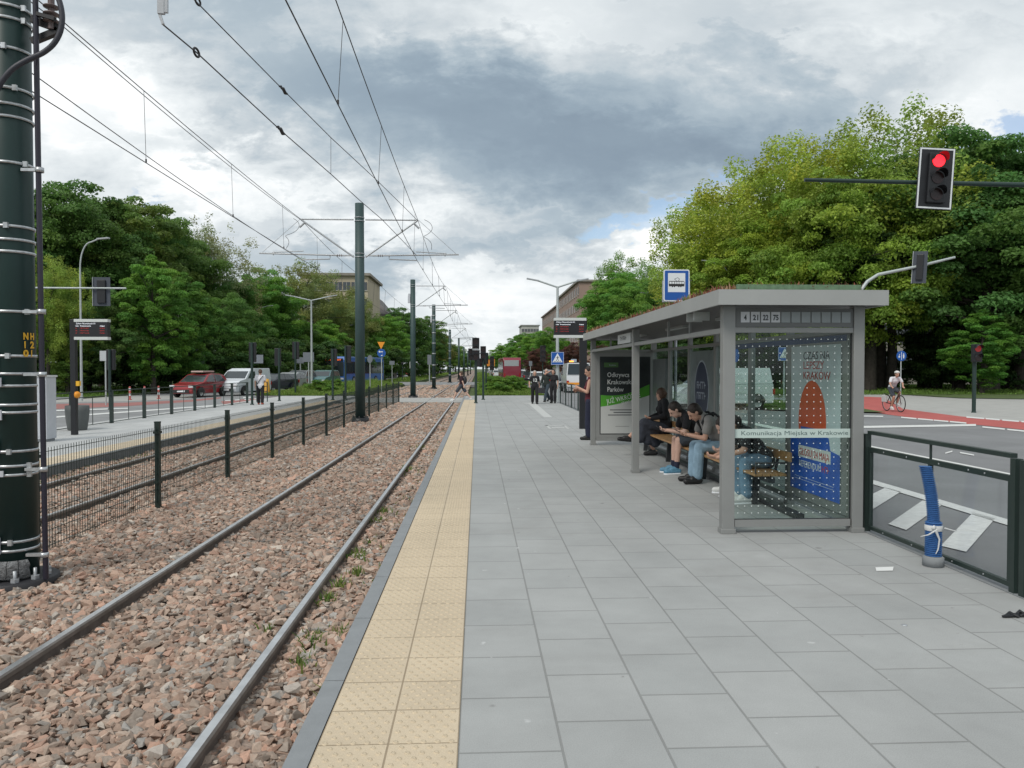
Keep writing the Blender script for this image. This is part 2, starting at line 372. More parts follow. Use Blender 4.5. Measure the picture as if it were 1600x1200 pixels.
def brick_mat(name, c1, c2, cm, bw, bh, off, mortar, loc=(0, 0, 0), swap=True, bump=.4, speckw=True, rough=.82, bias=0.0):
    m = bpy.data.materials.new(name); m.use_nodes = True; nt = m.node_tree; N = nt.nodes; L = nt.links; b = N['Principled BSDF']
    tc = N.new('ShaderNodeTexCoord'); sp = N.new('ShaderNodeSeparateXYZ'); cb = N.new('ShaderNodeCombineXYZ')
    mp = N.new('ShaderNodeMapping'); mp.inputs['Location'].default_value = loc; L.new(tc.outputs['Object'], mp.inputs[0]); L.new(mp.outputs[0], sp.inputs[0])
    L.new(sp.outputs[0], cb.inputs[1 if swap else 0]); L.new(sp.outputs[1], cb.inputs[0 if swap else 1])
    br = N.new('ShaderNodeTexBrick'); L.new(cb.outputs[0], br.inputs['Vector'])
    br.inputs['Scale'].default_value = 1; br.inputs['Brick Width'].default_value = bw; br.inputs['Row Height'].default_value = bh
    br.inputs['Mortar Size'].default_value = mortar; br.inputs['Mortar Smooth'].default_value = .3; br.inputs['Bias'].default_value = bias
    br.offset = off; br.offset_frequency = 2
    br.inputs['Color1'].default_value = (*c1, 1); br.inputs['Color2'].default_value = (*c2, 1); br.inputs['Mortar'].default_value = (*cm, 1)
    no = N.new('ShaderNodeTexNoise'); no.inputs['Scale'].default_value = 1.1; no.inputs['Detail'].default_value = 7; no.inputs['Roughness'].default_value = .65; L.new(tc.outputs['Object'], no.inputs['Vector'])
    n2 = N.new('ShaderNodeTexNoise'); n2.inputs['Scale'].default_value = 180; n2.inputs['Detail'].default_value = 2; L.new(tc.outputs['Object'], n2.inputs['Vector'])
    mr = N.new('ShaderNodeMapRange'); mr.inputs['From Min'].default_value = .25; mr.inputs['From Max'].default_value = .75; mr.inputs['To Min'].default_value = .86; mr.inputs['To Max'].default_value = 1.13; L.new(no.outputs[0], mr.inputs[0])
    m3 = N.new('ShaderNodeMapRange'); m3.inputs['From Min'].default_value = .3; m3.inputs['From Max'].default_value = .7; m3.inputs['To Min'].default_value = .9; m3.inputs['To Max'].default_value = 1.1; L.new(n2.outputs[0], m3.inputs[0])
    mm = N.new('ShaderNodeMath'); mm.operation = 'MULTIPLY'; L.new(mr.outputs[0], mm.inputs[0]); L.new(m3.outputs[0], mm.inputs[1])
    sc = N.new('ShaderNodeVectorMath'); sc.operation = 'SCALE'; L.new(br.outputs['Color'], sc.inputs[0]); L.new(mm.outputs[0], sc.inputs['Scale'])
    col = sc.outputs[0]
    if speckw:      # small pale drips and chewing-gum spots, and grey-brown dirt
        for scl, thr, cc, seed in ((2.1, .055, (.50, .51, .51), 3.1), (3.3, .035, (.46, .47, .47), 9.7), (1.7, .06, (.20, .20, .195), 5.3), (4.3, .05, (.24, .235, .225), 1.9)):
            m5 = N.new('ShaderNodeMapping'); m5.inputs['Location'].default_value = (seed, seed * 2, 0); L.new(tc.outputs['Object'], m5.inputs[0])
            nz = N.new('ShaderNodeTexNoise'); nz.inputs['Scale'].default_value = 14; nz.inputs['Detail'].default_value = 3; L.new(m5.outputs[0], nz.inputs['Vector'])
            vx = N.new('ShaderNodeVectorMath'); vx.operation = 'MULTIPLY_ADD'; vx.inputs[1].default_value = (.09, .09, 0); L.new(nz.outputs['Color'], vx.inputs[0]); L.new(m5.outputs[0], vx.inputs[2])
            vo = N.new('ShaderNodeTexVoronoi'); vo.inputs['Scale'].default_value = scl; L.new(vx.outputs[0], vo.inputs['Vector'])
            m4 = N.new('ShaderNodeMapRange'); m4.inputs['From Min'].default_value = thr; m4.inputs['From Max'].default_value = thr * .55; m4.inputs['To Max'].default_value = .75; L.new(vo.outputs['Distance'], m4.inputs[0])
            x4 = N.new('ShaderNodeMix'); x4.data_type = 'RGBA'; L.new(m4.outputs[0], x4.inputs['Factor']); L.new(col, x4.inputs['A']); x4.inputs['B'].default_value = (*cc, 1); col = x4.outputs['Result']
        n5 = N.new('ShaderNodeTexNoise'); n5.inputs['Scale'].default_value = .55; n5.inputs['Detail'].default_value = 8; n5.inputs['Roughness'].default_value = .7; n5.inputs['Distortion'].default_value = 1.2; L.new(tc.outputs['Object'], n5.inputs['Vector'])
        m6 = N.new('ShaderNodeMapRange'); m6.inputs['From Min'].default_value = .52; m6.inputs['From Max'].default_value = .72; m6.inputs['To Max'].default_value = .30; L.new(n5.outputs[0], m6.inputs[0])
        x6 = N.new('ShaderNodeMix'); x6.data_type = 'RGBA'; L.new(m6.outputs[0], x6.inputs['Factor']); L.new(col, x6.inputs['A']); x6.inputs['B'].default_value = (.235, .23, .22, 1); col = x6.outputs['Result']
    L.new(col, b.inputs['Base Color']); b.inputs['Roughness'].default_value = rough
    bp = N.new('ShaderNodeBump'); bp.inputs['Strength'].default_value = bump; bp.inputs['Distance'].default_value = .01
    iv = N.new('ShaderNodeMath'); iv.operation = 'MULTIPLY_ADD'; iv.inputs[1].default_value = -1.0
    L.new(br.outputs['Fac'], iv.inputs[0]); md = N.new('ShaderNodeMath'); md.operation = 'MULTIPLY'; md.inputs[1].default_value = .12; L.new(n2.outputs[0], md.inputs[0]); L.new(md.outputs[0], iv.inputs[2])
    L.new(iv.outputs[0], bp.inputs['Height']); L.new(bp.outputs[0], b.inputs['Normal'])
    MATS[name] = m
    return m
m_slab = brick_mat('platform_slabs', (.325, .335, .333), (.350, .358, .355), (.235, .24, .235), .536, .452, .5, .007, loc=(.085, .27, 0))
m_slab2 = brick_mat('opposite_slabs', (.42, .43, .43), (.45, .46, .46), (.28, .28, .28), .536, .452, .5, .006, speckw=False)
m_tact = brick_mat('tactile_tiles', (.53, .44, .32), (.57, .475, .345), (.30, .235, .16), .33, .3075, 0, .005, loc=(.70, 0, 0), bump=.5, speckw=False, bias=-.2)
m_dome = mat('tactile_domes', (.54, .45, .325), .85, var=.08, vscale=8)

def structure(name, mb, mats, **k): return mb.build(name, mats, kind='structure', **k)
structure('ground', MB().add([(-1500, -300, -.45), (1500, -300, -.45), (1500, 3000, -.45), (-1500, 3000, -.45)], [(0, 1, 2, 3)]), m_soil)
structure('track_bed', MB().box(OX1, PX0, -4, 900, -.44, Z_BED), m_bed)
mb = MB().box(PX0 + .11, PX1 - .12, -3, 46, -.40, 0.0)
structure('platform', mb, m_slab)
mb = MB()
for i in range(49): mb.box(PX0, PX0 + .103, -3 + i + .004, -2 + i - .004, -.40, .001)
structure('platform_kerb', mb, m_kerb)
mb = MB()
for i in range(49): mb.box(PX1 - .115, PX1, -3 + i + .004, -2 + i - .004, -.40, .003)
structure('platform_back_kerb', mb, m_kerb)
structure('tactile_paving', MB().box(-.700, -.085, -3, 40, -.02, .004), m_tact)
# raised domes of the tactile paving
def domes(name, x0, x1, y0, y1, sx, sy, r, h, z, m):
    ys = np.arange(y0, y1, sy); P = []
    for j, y in enumerate(ys):
        for tx in (-.700, -.3925):
            for k in range(5 if j % 2 == 0 else 4): P.append((tx + .0307 + .0615 * k + (.0307 if j % 2 else 0), y))
    P = np.array(P); n = 10; a = np.arange(n) * 2 * PI / n
    base = np.stack([np.cos(a) * r, np.sin(a) * r, np.zeros(n)], 1); top = np.stack([np.cos(a) * r * .62, np.sin(a) * r * .62, np.full(n, h)], 1)
    U = np.concatenate([base, top]); V = (U[None] + np.concatenate([P, np.full((len(P), 1), z)], 1)[:, None]).reshape(-1, 3)
    q = np.array([(i, (i + 1) % n, n + (i + 1) % n, n + i) for i in range(n)] + [(n, n + 2, n + 4, n + 6), (n, n + 6, n + 8, n + 8 + 1)][:1])
    q = np.concatenate([q, np.array([(n, n + 6, n + 8, n + 9), (n, n + 1, n + 2, n + 2)])[:1]])
    Q = (q[None] + (np.arange(len(P)) * 2 * n)[:, None, None]).reshape(-1, 4)
    o = np_mesh(name, V, quads=Q, mats=m, smooth=False); tag(o, kind='structure'); return o
domes('tactile_domes', -.700, -.09, 1.2, 24, .0615, .048, .0138, .0058, .004, m_dome)

# opposite platform, crossings, roads
structure('opposite_platform', MB().box(OX0, OX1 - .10, 5, 46, -.42, 0.0), m_slab2)
structure('opposite_kerb', MB().box(OX1 - .10, OX1, 5, 40, -.42, .002), m_kerbd)
structure('opposite_tactile_paving', MB().box(OX1 - .72, OX1 - .12, 5, 40, -.01, .004), m_tact)
structure('tram_crossing', MB().box(OX1, PX0, 40.0, 46.0, -.40, Z_RAIL - .012), m_path)
structure('far_tram_crossing', MB().box(-13.0, .2, 83, 100, -.40, Z_RAIL - .012), m_asph2)
structure('left_road', MB().box(-75, OX0, -20, 46, -.44, Z_ROAD).box(-23.5, -13.6, 46.0, 900, -.44, Z_ROAD), m_asph2)
structure('right_road', MB().box(PX1, 80, -20, 46, -.44, Z_ROAD).box(4.5, 12.6, 46, 900, -.44, Z_ROAD), m_asph)
structure('left_verge_kerb', MB().box(-75, -23.5, 46.0, 46.25, -.44, -.05), m_kerb)
structure('left_lawn', MB().box(-160, -23.5, 46.25, 900, -.44, -.07), m_soil)
structure('left_median', MB().box(-13.4, -8.0, 46.2, 83, -.44, -.02).box(-13.4, -8.0, 100, 900, -.44, -.02), m_soil)
structure('right_median', MB().box(-.2, 4.2, 46.2, 83, -.44, -.02).box(-.2, 4.2, 100, 900, -.44, -.02), m_soil)
structure('median_kerb', MB().box(-13.6, -13.4, 46.2, 83, -.44, 0).box(4.2, 4.4, 46.2, 83, -.44, 0).box(-.2, 4.2, 46.0, 46.2, -.3, .01).box(-13.6, -8, 46.0, 46.2, -.3, .01), m_kerb)

def ground_poly(name, pts_px, z, m, t=.0, extra=()):
    P = [G(x, y, z) for x, y in pts_px]; mb = MB(); mb.add(P, [tuple(range(len(P)))], 0); 
    return mb
def sheet(name, polys, z, m):
    mb = MB()
    for poly in polys:
        P = [G(x, y, z) if not isinstance(x, str) else None for x, y in poly]
        a = sum((P[i].x * P[(i + 1) % len(P)].y - P[(i + 1) % len(P)].x * P[i].y) for i in range(len(P)))
        if a < 0: P = P[::-1]
        mb.add(P, [tuple(range(len(P)))])
    return structure(name, mb, m)
# right-hand side: footway, cycle path, lawn and markings
zr = Z_ROAD
def flat(name, pts, z, m):
    a = sum((pts[i][0] * pts[(i + 1) % len(pts)][1] - pts[(i + 1) % len(pts)][0] * pts[i][1]) for i in range(len(pts)))
    P = [(x, y, z) for x, y in (pts if a > 0 else pts[::-1])]
    return structure(name, MB().add(P, [tuple(range(len(P)))]), m)
g = lambda x, y, z=zr: tuple(G(x, y, z)[:2])
flat('right_footway', [g(1330, 612), g(1348, 613), g(1500, 623), g(1640, 625), g(1660, 668), g(1502, 651), g(1411, 639), g(1380, 621), g(1330, 619)], zr + .004, m_path)
flat('red_cycle_path', [g(1330, 619), g(1380, 621), g(1411, 639), g(1440, 643), g(1502, 651), g(1640, 663), g(1640, 676), g(1535, 665), g(1454, 657), g(1380, 647), g(1330, 636)], zr + .008, m_red)
lx, ly = g(1385, 647)
gx0 = G(1330, 637, zr)
structure('right_lawn', MB().box(13.2, 160, 60.0, 400, -.44, -.10), m_soil)
flat('right_verge', [(12.4, 31.5), g(1385, 646.5), g(1352, 641), g(1330, 636.5), (16.5, 49), (13.2, 49), (12.6, 49)], zr + .06, m_soil)
flat('lawn_strip', [g(1348, 613), g(1500, 622.5), g(1660, 625), (95, 44), (95, 62), (22, 62)], zr + .03, m_soil)
lines = []
def strip(x0, y0, x1, y1, w0, w1=None):
    """a painted stripe between two pixels, w pixels tall"""
    w1 = w0 if w1 is None else w1
    lines.append([(x0, y0 - w0 / 2), (x1, y1 - w1 / 2), (x1, y1 + w1 / 2), (x0, y0 + w0 / 2)])
strip(1300, 734, 1640, 835.5, 6, 10)            # edge line of the hatched area
for q in ([(1366, 756), (1386, 762), (1330, 797), (1305, 790)], [(1384, 761.5), (1408, 768), (1352, 803), (1318, 794)],
          [(1441.6, 781.8), (1472, 788.5), (1416, 828), (1388, 818.6)], [(1521, 800), (1555, 810), (1509.6, 862), (1470, 852.6)]):
    lines.append(q)
lines = [lines[0]] + lines[2:]
strip(1100, 646.5, 1600, 747, 3.4, 6.5)            # lane line
strip(1240, 669, 1525, 664, 3.2)
strip(1348, 650, 1380, 650.5, 1.8)
for i, (a, b) in enumerate([(1408, 1432), (1434, 1458), (1459, 1482), (1484, 1510)]):
    ya = 652 + (a - 1408) * .088; yb = 652 + (b - 1408) * .088; strip(a, ya, b, yb, 2.0)
for i, (a, b) in enumerate([(1510, 1538), (1540, 1562), (1566, 1592), (1596, 1630)]):
    ya = 651.5 + (a - 1510) * .082; yb = 651.5 + (b - 1510) * .082; strip(a, ya, b, yb, 2.0)
for i, (a, b) in enumerate([(1535, 1570), (1574, 1610)]):
    strip(a, 667 + (a - 1535) * .1, b, 667 + (b - 1535) * .1, 2.2)
strip(1477, 708, 1488, 705, 2); strip(1500, 707, 1522, 711, 2)
sheet('right_road_markings', lines, zr + .012, m_white)
lines = []
# left-hand side: cycle crossing and lanes
sheet('left_cycle_path', [[(40, 632), (200, 629), (300, 624.5), (345, 620.5), (345, 622.5), (300, 627.5), (200, 634.5), (40, 641)],
                          [(345, 627), (400, 622), (447, 619.5), (440, 623), (404, 630), (350, 633)]], zr + .004, m_pink)
sheet('left_footway', [[(40, 621), (300, 618), (300, 622), (200, 627), (40, 630)]], zr + .006, m_path)
strip(40, 655, 385, 630, 2.4, 1.6); strip(40, 643, 200, 638, 1.8); strip(380, 621.5, 440, 617.5, 1.5); strip(384, 630.5, 404, 630, 1.2)
strip(40, 681, 160, 662, 4)
for k in range(6): strip(352 + k * 15, 626 - k * .9, 360 + k * 15, 625.5 - k * .9, 1.2)
sheet('left_road_markings', lines, zr + .012, m_white)
# paving marks on the platform
m_mark = mat('pale_paving', (.46, .47, .46), .8, var=.06)
sheet('platform_guide_strip', [[(826, 631), (838, 631), (863, 652), (850, 652)], [(812, 629.5), (832, 629.5), (833, 631), (826, 631)]], .004, m_mark)
sheet('platform_paint_mark', [[(852, 664.5), (856, 664.5), (862, 670), (858, 670)], [(862, 667.5), (882, 667.5), (882, 668.8), (862, 668.8)], [(880, 664.5), (883, 664.5), (890, 670), (886, 670)], [(852, 664.5), (883, 664.2), (883, 665), (852, 665.3)]], .004, m_mark)

# rails
def rail(x, label, y0=-3, y1=900):
    r = empty('tram_rail', (x, 0, Z_RAIL), label=label, cat='rail', group='tram rails')
    prof = [(-.036, -.028), (-.036, -.004), (-.030, 0.0)]
    head = [(-.034, -.035), (.034, -.035), (.034, -.009), (.022, 0), (-.022, 0), (-.034, -.009)]
    web = [(-.07, -.15), (.07, -.15), (.07, -.138), (.014, -.12), (.010, -.036), (-.010, -.036), (-.012, -.12), (-.07, -.138)]
    mb = MB(); n = len(head)
    vs = [(a, yy, b) for yy in (y0, y1) for a, b in head]
    mb.add(vs, [(i, i + n, (i + 1) % n + n, (i + 1) % n) for i in range(n)])
    mb.m = [1, 2, 2, 0, 2, 2]
    mb.build('rail_head', [m_steel, m_rust, m_rside], r)
    mb = MB(); n = len(web); vs = [(a, yy, b) for yy in (y0, y1) for a, b in web]
    mb.add(vs, [(i, i + n, (i + 1) % n + n, (i + 1) % n) for i in range(n)])
    mb.build('rail_web', m_rust, r)
    return r
T1, T2, GA = -2.02, -5.86, .7175
rail(T1 + GA, 'polished rail nearest the platform edge'); rail(T1 - GA, 'polished rail just right of the mesh fence')
rail(T2 + GA, 'dark rail just left of the mesh fence'); rail(T2 - GA, 'dark rail running beside the opposite platform')

# ballast: crushed stones
def stones():
    nv = 20; var = []; tri = []
    for k in range(nv):       # angular broken stones: hulls of a few random points
        r = np.random.default_rng(k + 5); q = r.normal(size=(11, 3)); q /= np.linalg.norm(q, axis=1)[:, None]
        q *= r.uniform(.75, 1.15, (11, 1)) * r.uniform(.65, 1.35, 3) * np.array([1, 1, .62])
        bm = bmesh.new(); [bm.verts.new(p) for p in q]; bmesh.ops.convex_hull(bm, input=bm.verts); bmesh.ops.triangulate(bm, faces=bm.faces)
        bm.verts.ensure_lookup_table(); bm.verts.index_update()
        var.append(np.array([v.co[:] for v in bm.verts])); tri.append(np.array([[v.index for v in f.verts] for f in bm.faces])); bm.free()
    pts = []; sz = []
    def area(x0, x1, y0, y1, dens, s):
        n = int((x1 - x0) * (y1 - y0) * dens)
        p = np.stack([rng.uniform(x0, x1, n), rng.uniform(y0, y1, n), rng.uniform(-.012, .026, n)], 1); pts.append(p); sz.append(s * rng.lognormal(0, .28, n))
    area(-3.4, PX0, 1.6, 5.5, 1250, .0325); area(-7.2, -3.4, 4.0, 5.5, 900, .033)
    area(-7.2, PX0, 5.5, 11, 950, .034); area(-7.2, PX0, 11, 20, 620, .038); area(-7.2, PX0, 20, 40, 230, .055)
    area(-7.2, PX0, 46, 83, 60, .09)
    P = np.concatenate(pts); sc = np.concatenate(sz); n = len(P)
    P[:, 2] += Z_BED + .02 * np.sin(P[:, 1] * 2.1) * np.cos(P[:, 0] * 3) + .012
    # stones lie lower right beside the rails, and stay clear of the rail heads
    for rx in (T1 + GA, T1 - GA, T2 + GA, T2 - GA):
        d = np.abs(P[:, 0] - rx); near = d < (.045 + sc); P[near, 2] = np.minimum(P[near, 2], Z_BED - .01)
    dm = np.hypot(P[:, 0] + 3.98, P[:, 1] - 6.65); P[dm < .35, 2] -= .2
    vi = rng.integers(0, nv, n); ang = rng.uniform(0, 2 * PI, (n, 3)); ang[:, :2] = (ang[:, :2] - PI) * .16
    ca, sa = np.cos(ang), np.sin(ang)
    R = np.zeros((n, 3, 3))
    R[:, 0, 0] = ca[:, 2] * ca[:, 1]; R[:, 0, 1] = ca[:, 2] * sa[:, 1] * sa[:, 0] - sa[:, 2] * ca[:, 0]; R[:, 0, 2] = ca[:, 2] * sa[:, 1] * ca[:, 0] + sa[:, 2] * sa[:, 0]
    R[:, 1, 0] = sa[:, 2] * ca[:, 1]; R[:, 1, 1] = sa[:, 2] * sa[:, 1] * sa[:, 0] + ca[:, 2] * ca[:, 0]; R[:, 1, 2] = sa[:, 2] * sa[:, 1] * ca[:, 0] - ca[:, 2] * sa[:, 0]
    R[:, 2, 0] = -sa[:, 1]; R[:, 2, 1] = ca[:, 1] * sa[:, 0]; R[:, 2, 2] = ca[:, 1] * ca[:, 0]
    pal = np.array([(.41, .30, .245), (.35, .265, .22), (.45, .365, .31), (.31, .27, .24), (.40, .37, .345), (.29, .285, .28), (.44, .29, .23), (.26, .215, .185), (.50, .455, .41)])
    c = pal[rng.choice(len(pal), n, p=[.21, .2, .14, .12, .08, .05, .1, .07, .03])] * rng.uniform(.74, 1.20, (n, 1)) * np.array([1.0, .955, .90])
    cx = np.abs(P[:, 0] - T1); c *= np.where(cx < .6, .93, 1.0)[:, None]          # brake dust between the rails
    VV, FF, CC, base = [], [], [], 0
    for k in range(nv):
        m = vi == k; A = var[k]; Tk = tri[k]; nn_ = int(m.sum())
        V = np.einsum('nij,nkj->nki', R[m], A[None] * sc[m][:, None, None]) + P[m][:, None]
        FF.append((Tk[None] + (base + np.arange(nn_) * len(A))[:, None, None]).reshape(-1, 3)); VV.append(V.reshape(-1, 3)); CC.append(np.repeat(c[m], len(Tk), axis=0)); base += nn_ * len(A)
    o = np_mesh('ballast_stones', np.concatenate(VV), tris=np.concatenate(FF), mats=mat('broken_stone', (1, 1, 1), .9, var=.18, vscale=60, attr='tint'), colors=np.concatenate(CC))
    tag(o, label='crushed pinkish brown track ballast around the rails', cat='ballast', kind='stuff')
stones()

# weeds between the kerb and the nearest rail, and tall grass on the medians
m_blade = mat('grass_blades', (1, 1, 1), .7, attr='tint', trans=.35)
def blades(name, P, h, w, lean, cols, label, cat, k=1):
    n = len(P); a = rng.uniform(0, 2 * PI, n); hh = h * rng.uniform(.5, 1.2, n); ww = w * rng.uniform(.6, 1.3, n)
    dx, dy = np.cos(a), np.sin(a); l = lean * hh * rng.uniform(.2, 1.2, n); b = rng.uniform(0, 2 * PI, n)
    A = P + np.stack([dx * ww / 2, dy * ww / 2, np.zeros(n)], 1); B = P - np.stack([dx * ww / 2, dy * ww / 2, np.zeros(n)], 1)
    mid = P + np.stack([np.cos(b) * l * .35, np.sin(b) * l * .35, hh * .6], 1); top = P + np.stack([np.cos(b) * l, np.sin(b) * l, hh], 1)
    e = np.stack([dx * ww * .35, dy * ww * .35, np.zeros(n)], 1)
    V = np.stack([A, B, mid - e, mid + e, top], 1).reshape(-1, 3); o = np.arange(n)[:, None] * 5
    T = np.concatenate([o + [0, 1, 2], o + [0, 2, 3], o + [3, 2, 4]], 1).reshape(-1, 3)
    cols = np.array(cols); c = cols[rng.integers(0, len(cols), n)] * rng.uniform(.75, 1.2, (n, 1))
    ob = np_mesh(name, V, tris=T, mats=m_blade, colors=np.repeat(c, 3, axis=0)); tag(ob, label=label, cat=cat, kind='stuff'); return ob
W_ = []
for px, py, r, n in [(560, 868, .10, 60), (556, 895, .06, 30), (512, 940, .07, 45), (493, 1002, .10, 70), (536, 995, .05, 40), (470, 1040, .08, 40), (600, 800, .12, 40), (640, 735, .2, 60), (655, 700, .3, 60), (590, 815, .08, 30), (508, 1090, .04, 20), (420, 985, .05, 14), (575, 850, .06, 26), (530, 915, .05, 20)]:
    c = G(px, py, Z_BED + .03)
    for i in range(n): W_.append((c.x + random.gauss(0, r * .5), c.y + random.gauss(0, r * .8), Z_BED + .015))
for i in range(500): W_.append((random.uniform(-7.15, -6.8), random.uniform(8, 38), Z_BED + .01))
for i in range(260): W_.append((random.uniform(PX0 - .35, PX0 - .02), random.uniform(5, 38), Z_BED + .01))
blades('weeds', np.array(W_), .085, .016, .8, [(.10, .19, .03), (.15, .22, .05), (.2, .24, .06)], 'small green weeds sprouting from the ballast', 'weeds')
def grass_patch(name, x0, x1, y0, y1, n, h, w, label, cols, z=-.02):
    h0 = h
    t = rng.uniform(0, 1, n) ** 1.6
    P = np.stack([rng.uniform(x0, x1, n), y0 + t * (y1 - y0), np.full(n, z)], 1)
    e = np.minimum(np.minimum(P[:, 1] - y0, P[:, 0] - x0), x1 - P[:, 0]); un = .75 + .45 * np.sin(P[:, 0] * 1.9 + np.cos(P[:, 1] * .9) * 2) * np.cos(P[:, 1] * 1.3 + P[:, 0])
    h = h0 * (.35 + .65 * np.clip(e / 2.2, 0, 1)) * un
    return blades(name, P, h, w, .6, cols, label, 'grass')
gc = [(.13, .24, .03), (.17, .30, .045), (.22, .33, .06), (.11, .19, .028), (.25, .30, .08)]
grass_patch('tall_grass', -13.4, -8.1, 46.3, 83, 32000, .62, .05, 'tall green grass on the median left of the tracks', gc)
grass_patch('tall_grass', -.15, 4.15, 46.3, 83, 26000, .55, .05, 'tall green grass on the median beyond the platform', gc)
grass_patch('median_grass', -12.9, -8.2, 100, 300, 9000, .5, .12, 'far strip of grass left of the tracks', gc)
grass_patch('median_grass', -.1, 4.1, 100, 300, 8000, .5, .12, 'far strip of grass right of the tracks', gc)
grass_patch('lawn_grass', 21, 75, 49.5, 78, 34000, .22, .10, 'mown green lawn in front of the dark trees on the right', [(.12, .22, .035), (.15, .26, .04), (.1, .17, .03)], z=-.09)
grass_patch('lawn_grass', 12.5, 16.6, 32, 49, 9000, .16, .05, 'grass verge behind the shelter across the road', [(.12, .21, .035), (.15, .25, .045)], z=zr + .055)
grass_patch('lawn_grass', -60, -23.7, 46.4, 70, 20000, .25, .10, 'green verge below the trees on the left', [(.11, .2, .03), (.14, .25, .04)], z=-.07)
# ---------------------------------------------------------------- overhead line, masts and the mesh fence
m_mast = mat('mast_green', (.012, .036, .034), .45, var=.12, vscale=3, spec=.4)
m_mast2 = mat('mast_green_grey', (.030, .062, .062), .55, var=.12, vscale=2)
m_galv = mat('galvanised', (.42, .44, .46), .45, .5, var=.15, vscale=20)
m_band = mat('steel_band', (.50, .52, .54), .35, .6, var=.2, vscale=30)
m_black = mat('black_paint', (.012, .013, .016), .45, var=.1)
m_blk2 = mat('black_rubber', (.022, .022, .026), .6, var=.15, vscale=12)
m_wire = mat('copper_wire', (.05, .05, .055), .6)
m_ins = mat('insulator', (.16, .12, .12), .4, var=.1)
m_fence = mat('fence_black_green', (.008, .020, .016), .45, var=.15, vscale=8)
m_yel = mat('yellow_paint', (.80, .45, .03), .6)
m_lgrey = mat('light_grey_paint', (.50, .52, .56), .5, var=.05)
FX = -4.12                                   # line of the mesh fence
mast_px = [(563, 655, 318, 8.0), (645.5, 620, 437, 6.5), (678, 607, 476, 5.5), (703, 597.5, 515, 4.5), (717, 592, 528, 3.3), (725, 588.5, 542, 3), (731, 586, 548, 2.4), (735, 584.2, 553, 2)]
MY = []
def band(mb, r, z, mi=0, h=.022, buckle=None):
    mb.lathe([(r, z), (r + .006, z), (r + .006, z + h), (r, z + h)], n=28, mi=mi)
    if buckle is not None:
        a = buckle; mb.bar((math.cos(a) * (r + .012), math.sin(a) * (r + .012), z - .012), (math.cos(a) * (r + .012), math.sin(a) * (r + .012), z + h + .012), .035, .022, mi)
def make_mast(x, y, label, H=7.3, r0=.172, r1=.150, arms='LR', zb=-.08, detail=True, parts=True):
    t = empty('tram_mast', (x, y, zb), label=label, cat='mast', group='tram overhead line masts')
    MB().lathe([(0, .05), (r0, .05), (r1, H), (0, H)], n=28).build('shaft', m_mast2 if detail else m_mast2, t)
    mb = MB().lathe([(0, -.2), (r0 + .12, -.2), (r0 + .12, .055), (0, .055)], n=24)
    for i in range(8):
        a = i * PI / 4; mb.lathe([(.02, .055), (.02, .12), (0, .12)], c=(math.cos(a) * (r0 + .07), math.sin(a) * (r0 + .07), 0), n=6)
    mb.build('base_plate', m_black, t)
    if not parts: return t
    zu, zl = 6.72 - zb, 5.50 - zb
    for z in (zu - .07, zu + .05, zl - .07, zl + .05): mb = MB(); band(mb, r1 + .012, z); mb.build('clamp_band', m_galv, t)
    for sgn, c in ((-1, 'L'), (1, 'R')):
        if c not in arms: continue
        a = MB(); a.tube([(sgn * .2, 0, zu), (sgn * 1.98, 0, zu)], .026, 8); a.tube([(sgn * .2, 0, zl - .05), (sgn * 1.96, 0, zu - .02)], .030, 8)
        a.tube([(sgn * .45, 0, zl), (sgn * 3.37, 0, zl + .06)], .027, 8); a.tube([(sgn * .2, 0, zl), (sgn * .5, 0, zl)], .022, 8)
        a.tube([(sgn * 2.0, 0, zu), (sgn * 3.28, 0, zl + .08)], .008, 5)
        a.tube([(sgn * 1.85, 0, zu - .12), (sgn * 2.02, 0, zu - .28)], .035, 8)
        a.build('cantilever', m_galv, t)
        st = MB(); xw = sgn * 2.0
        st.tube([(sgn * 1.0, 0, zl - .02), (sgn * 1.0, 0, zl - .12), (sgn * 1.95, .0, zl - .15)], .02, 6)
        st.tube([(sgn * 1.9, .05, zl + .15), (sgn * 2.95, .05, zl + .10)], .018, 6); st.tube([(sgn * 2.9, .0, zl), (sgn * 2.9, .05, zl + .12)], .02, 6)
        st.build('steady_arm', m_galv, t)
        i_ = MB()
        for q in range(3): i_.lathe([(.02, 0), (.05, .01), (.02, .03)], c=(sgn * (.62 + q * .07), 0, zl - .0), n=10, axis='x')
        i_.build('insulator', m_ins, t)
    return t
near_mast = None
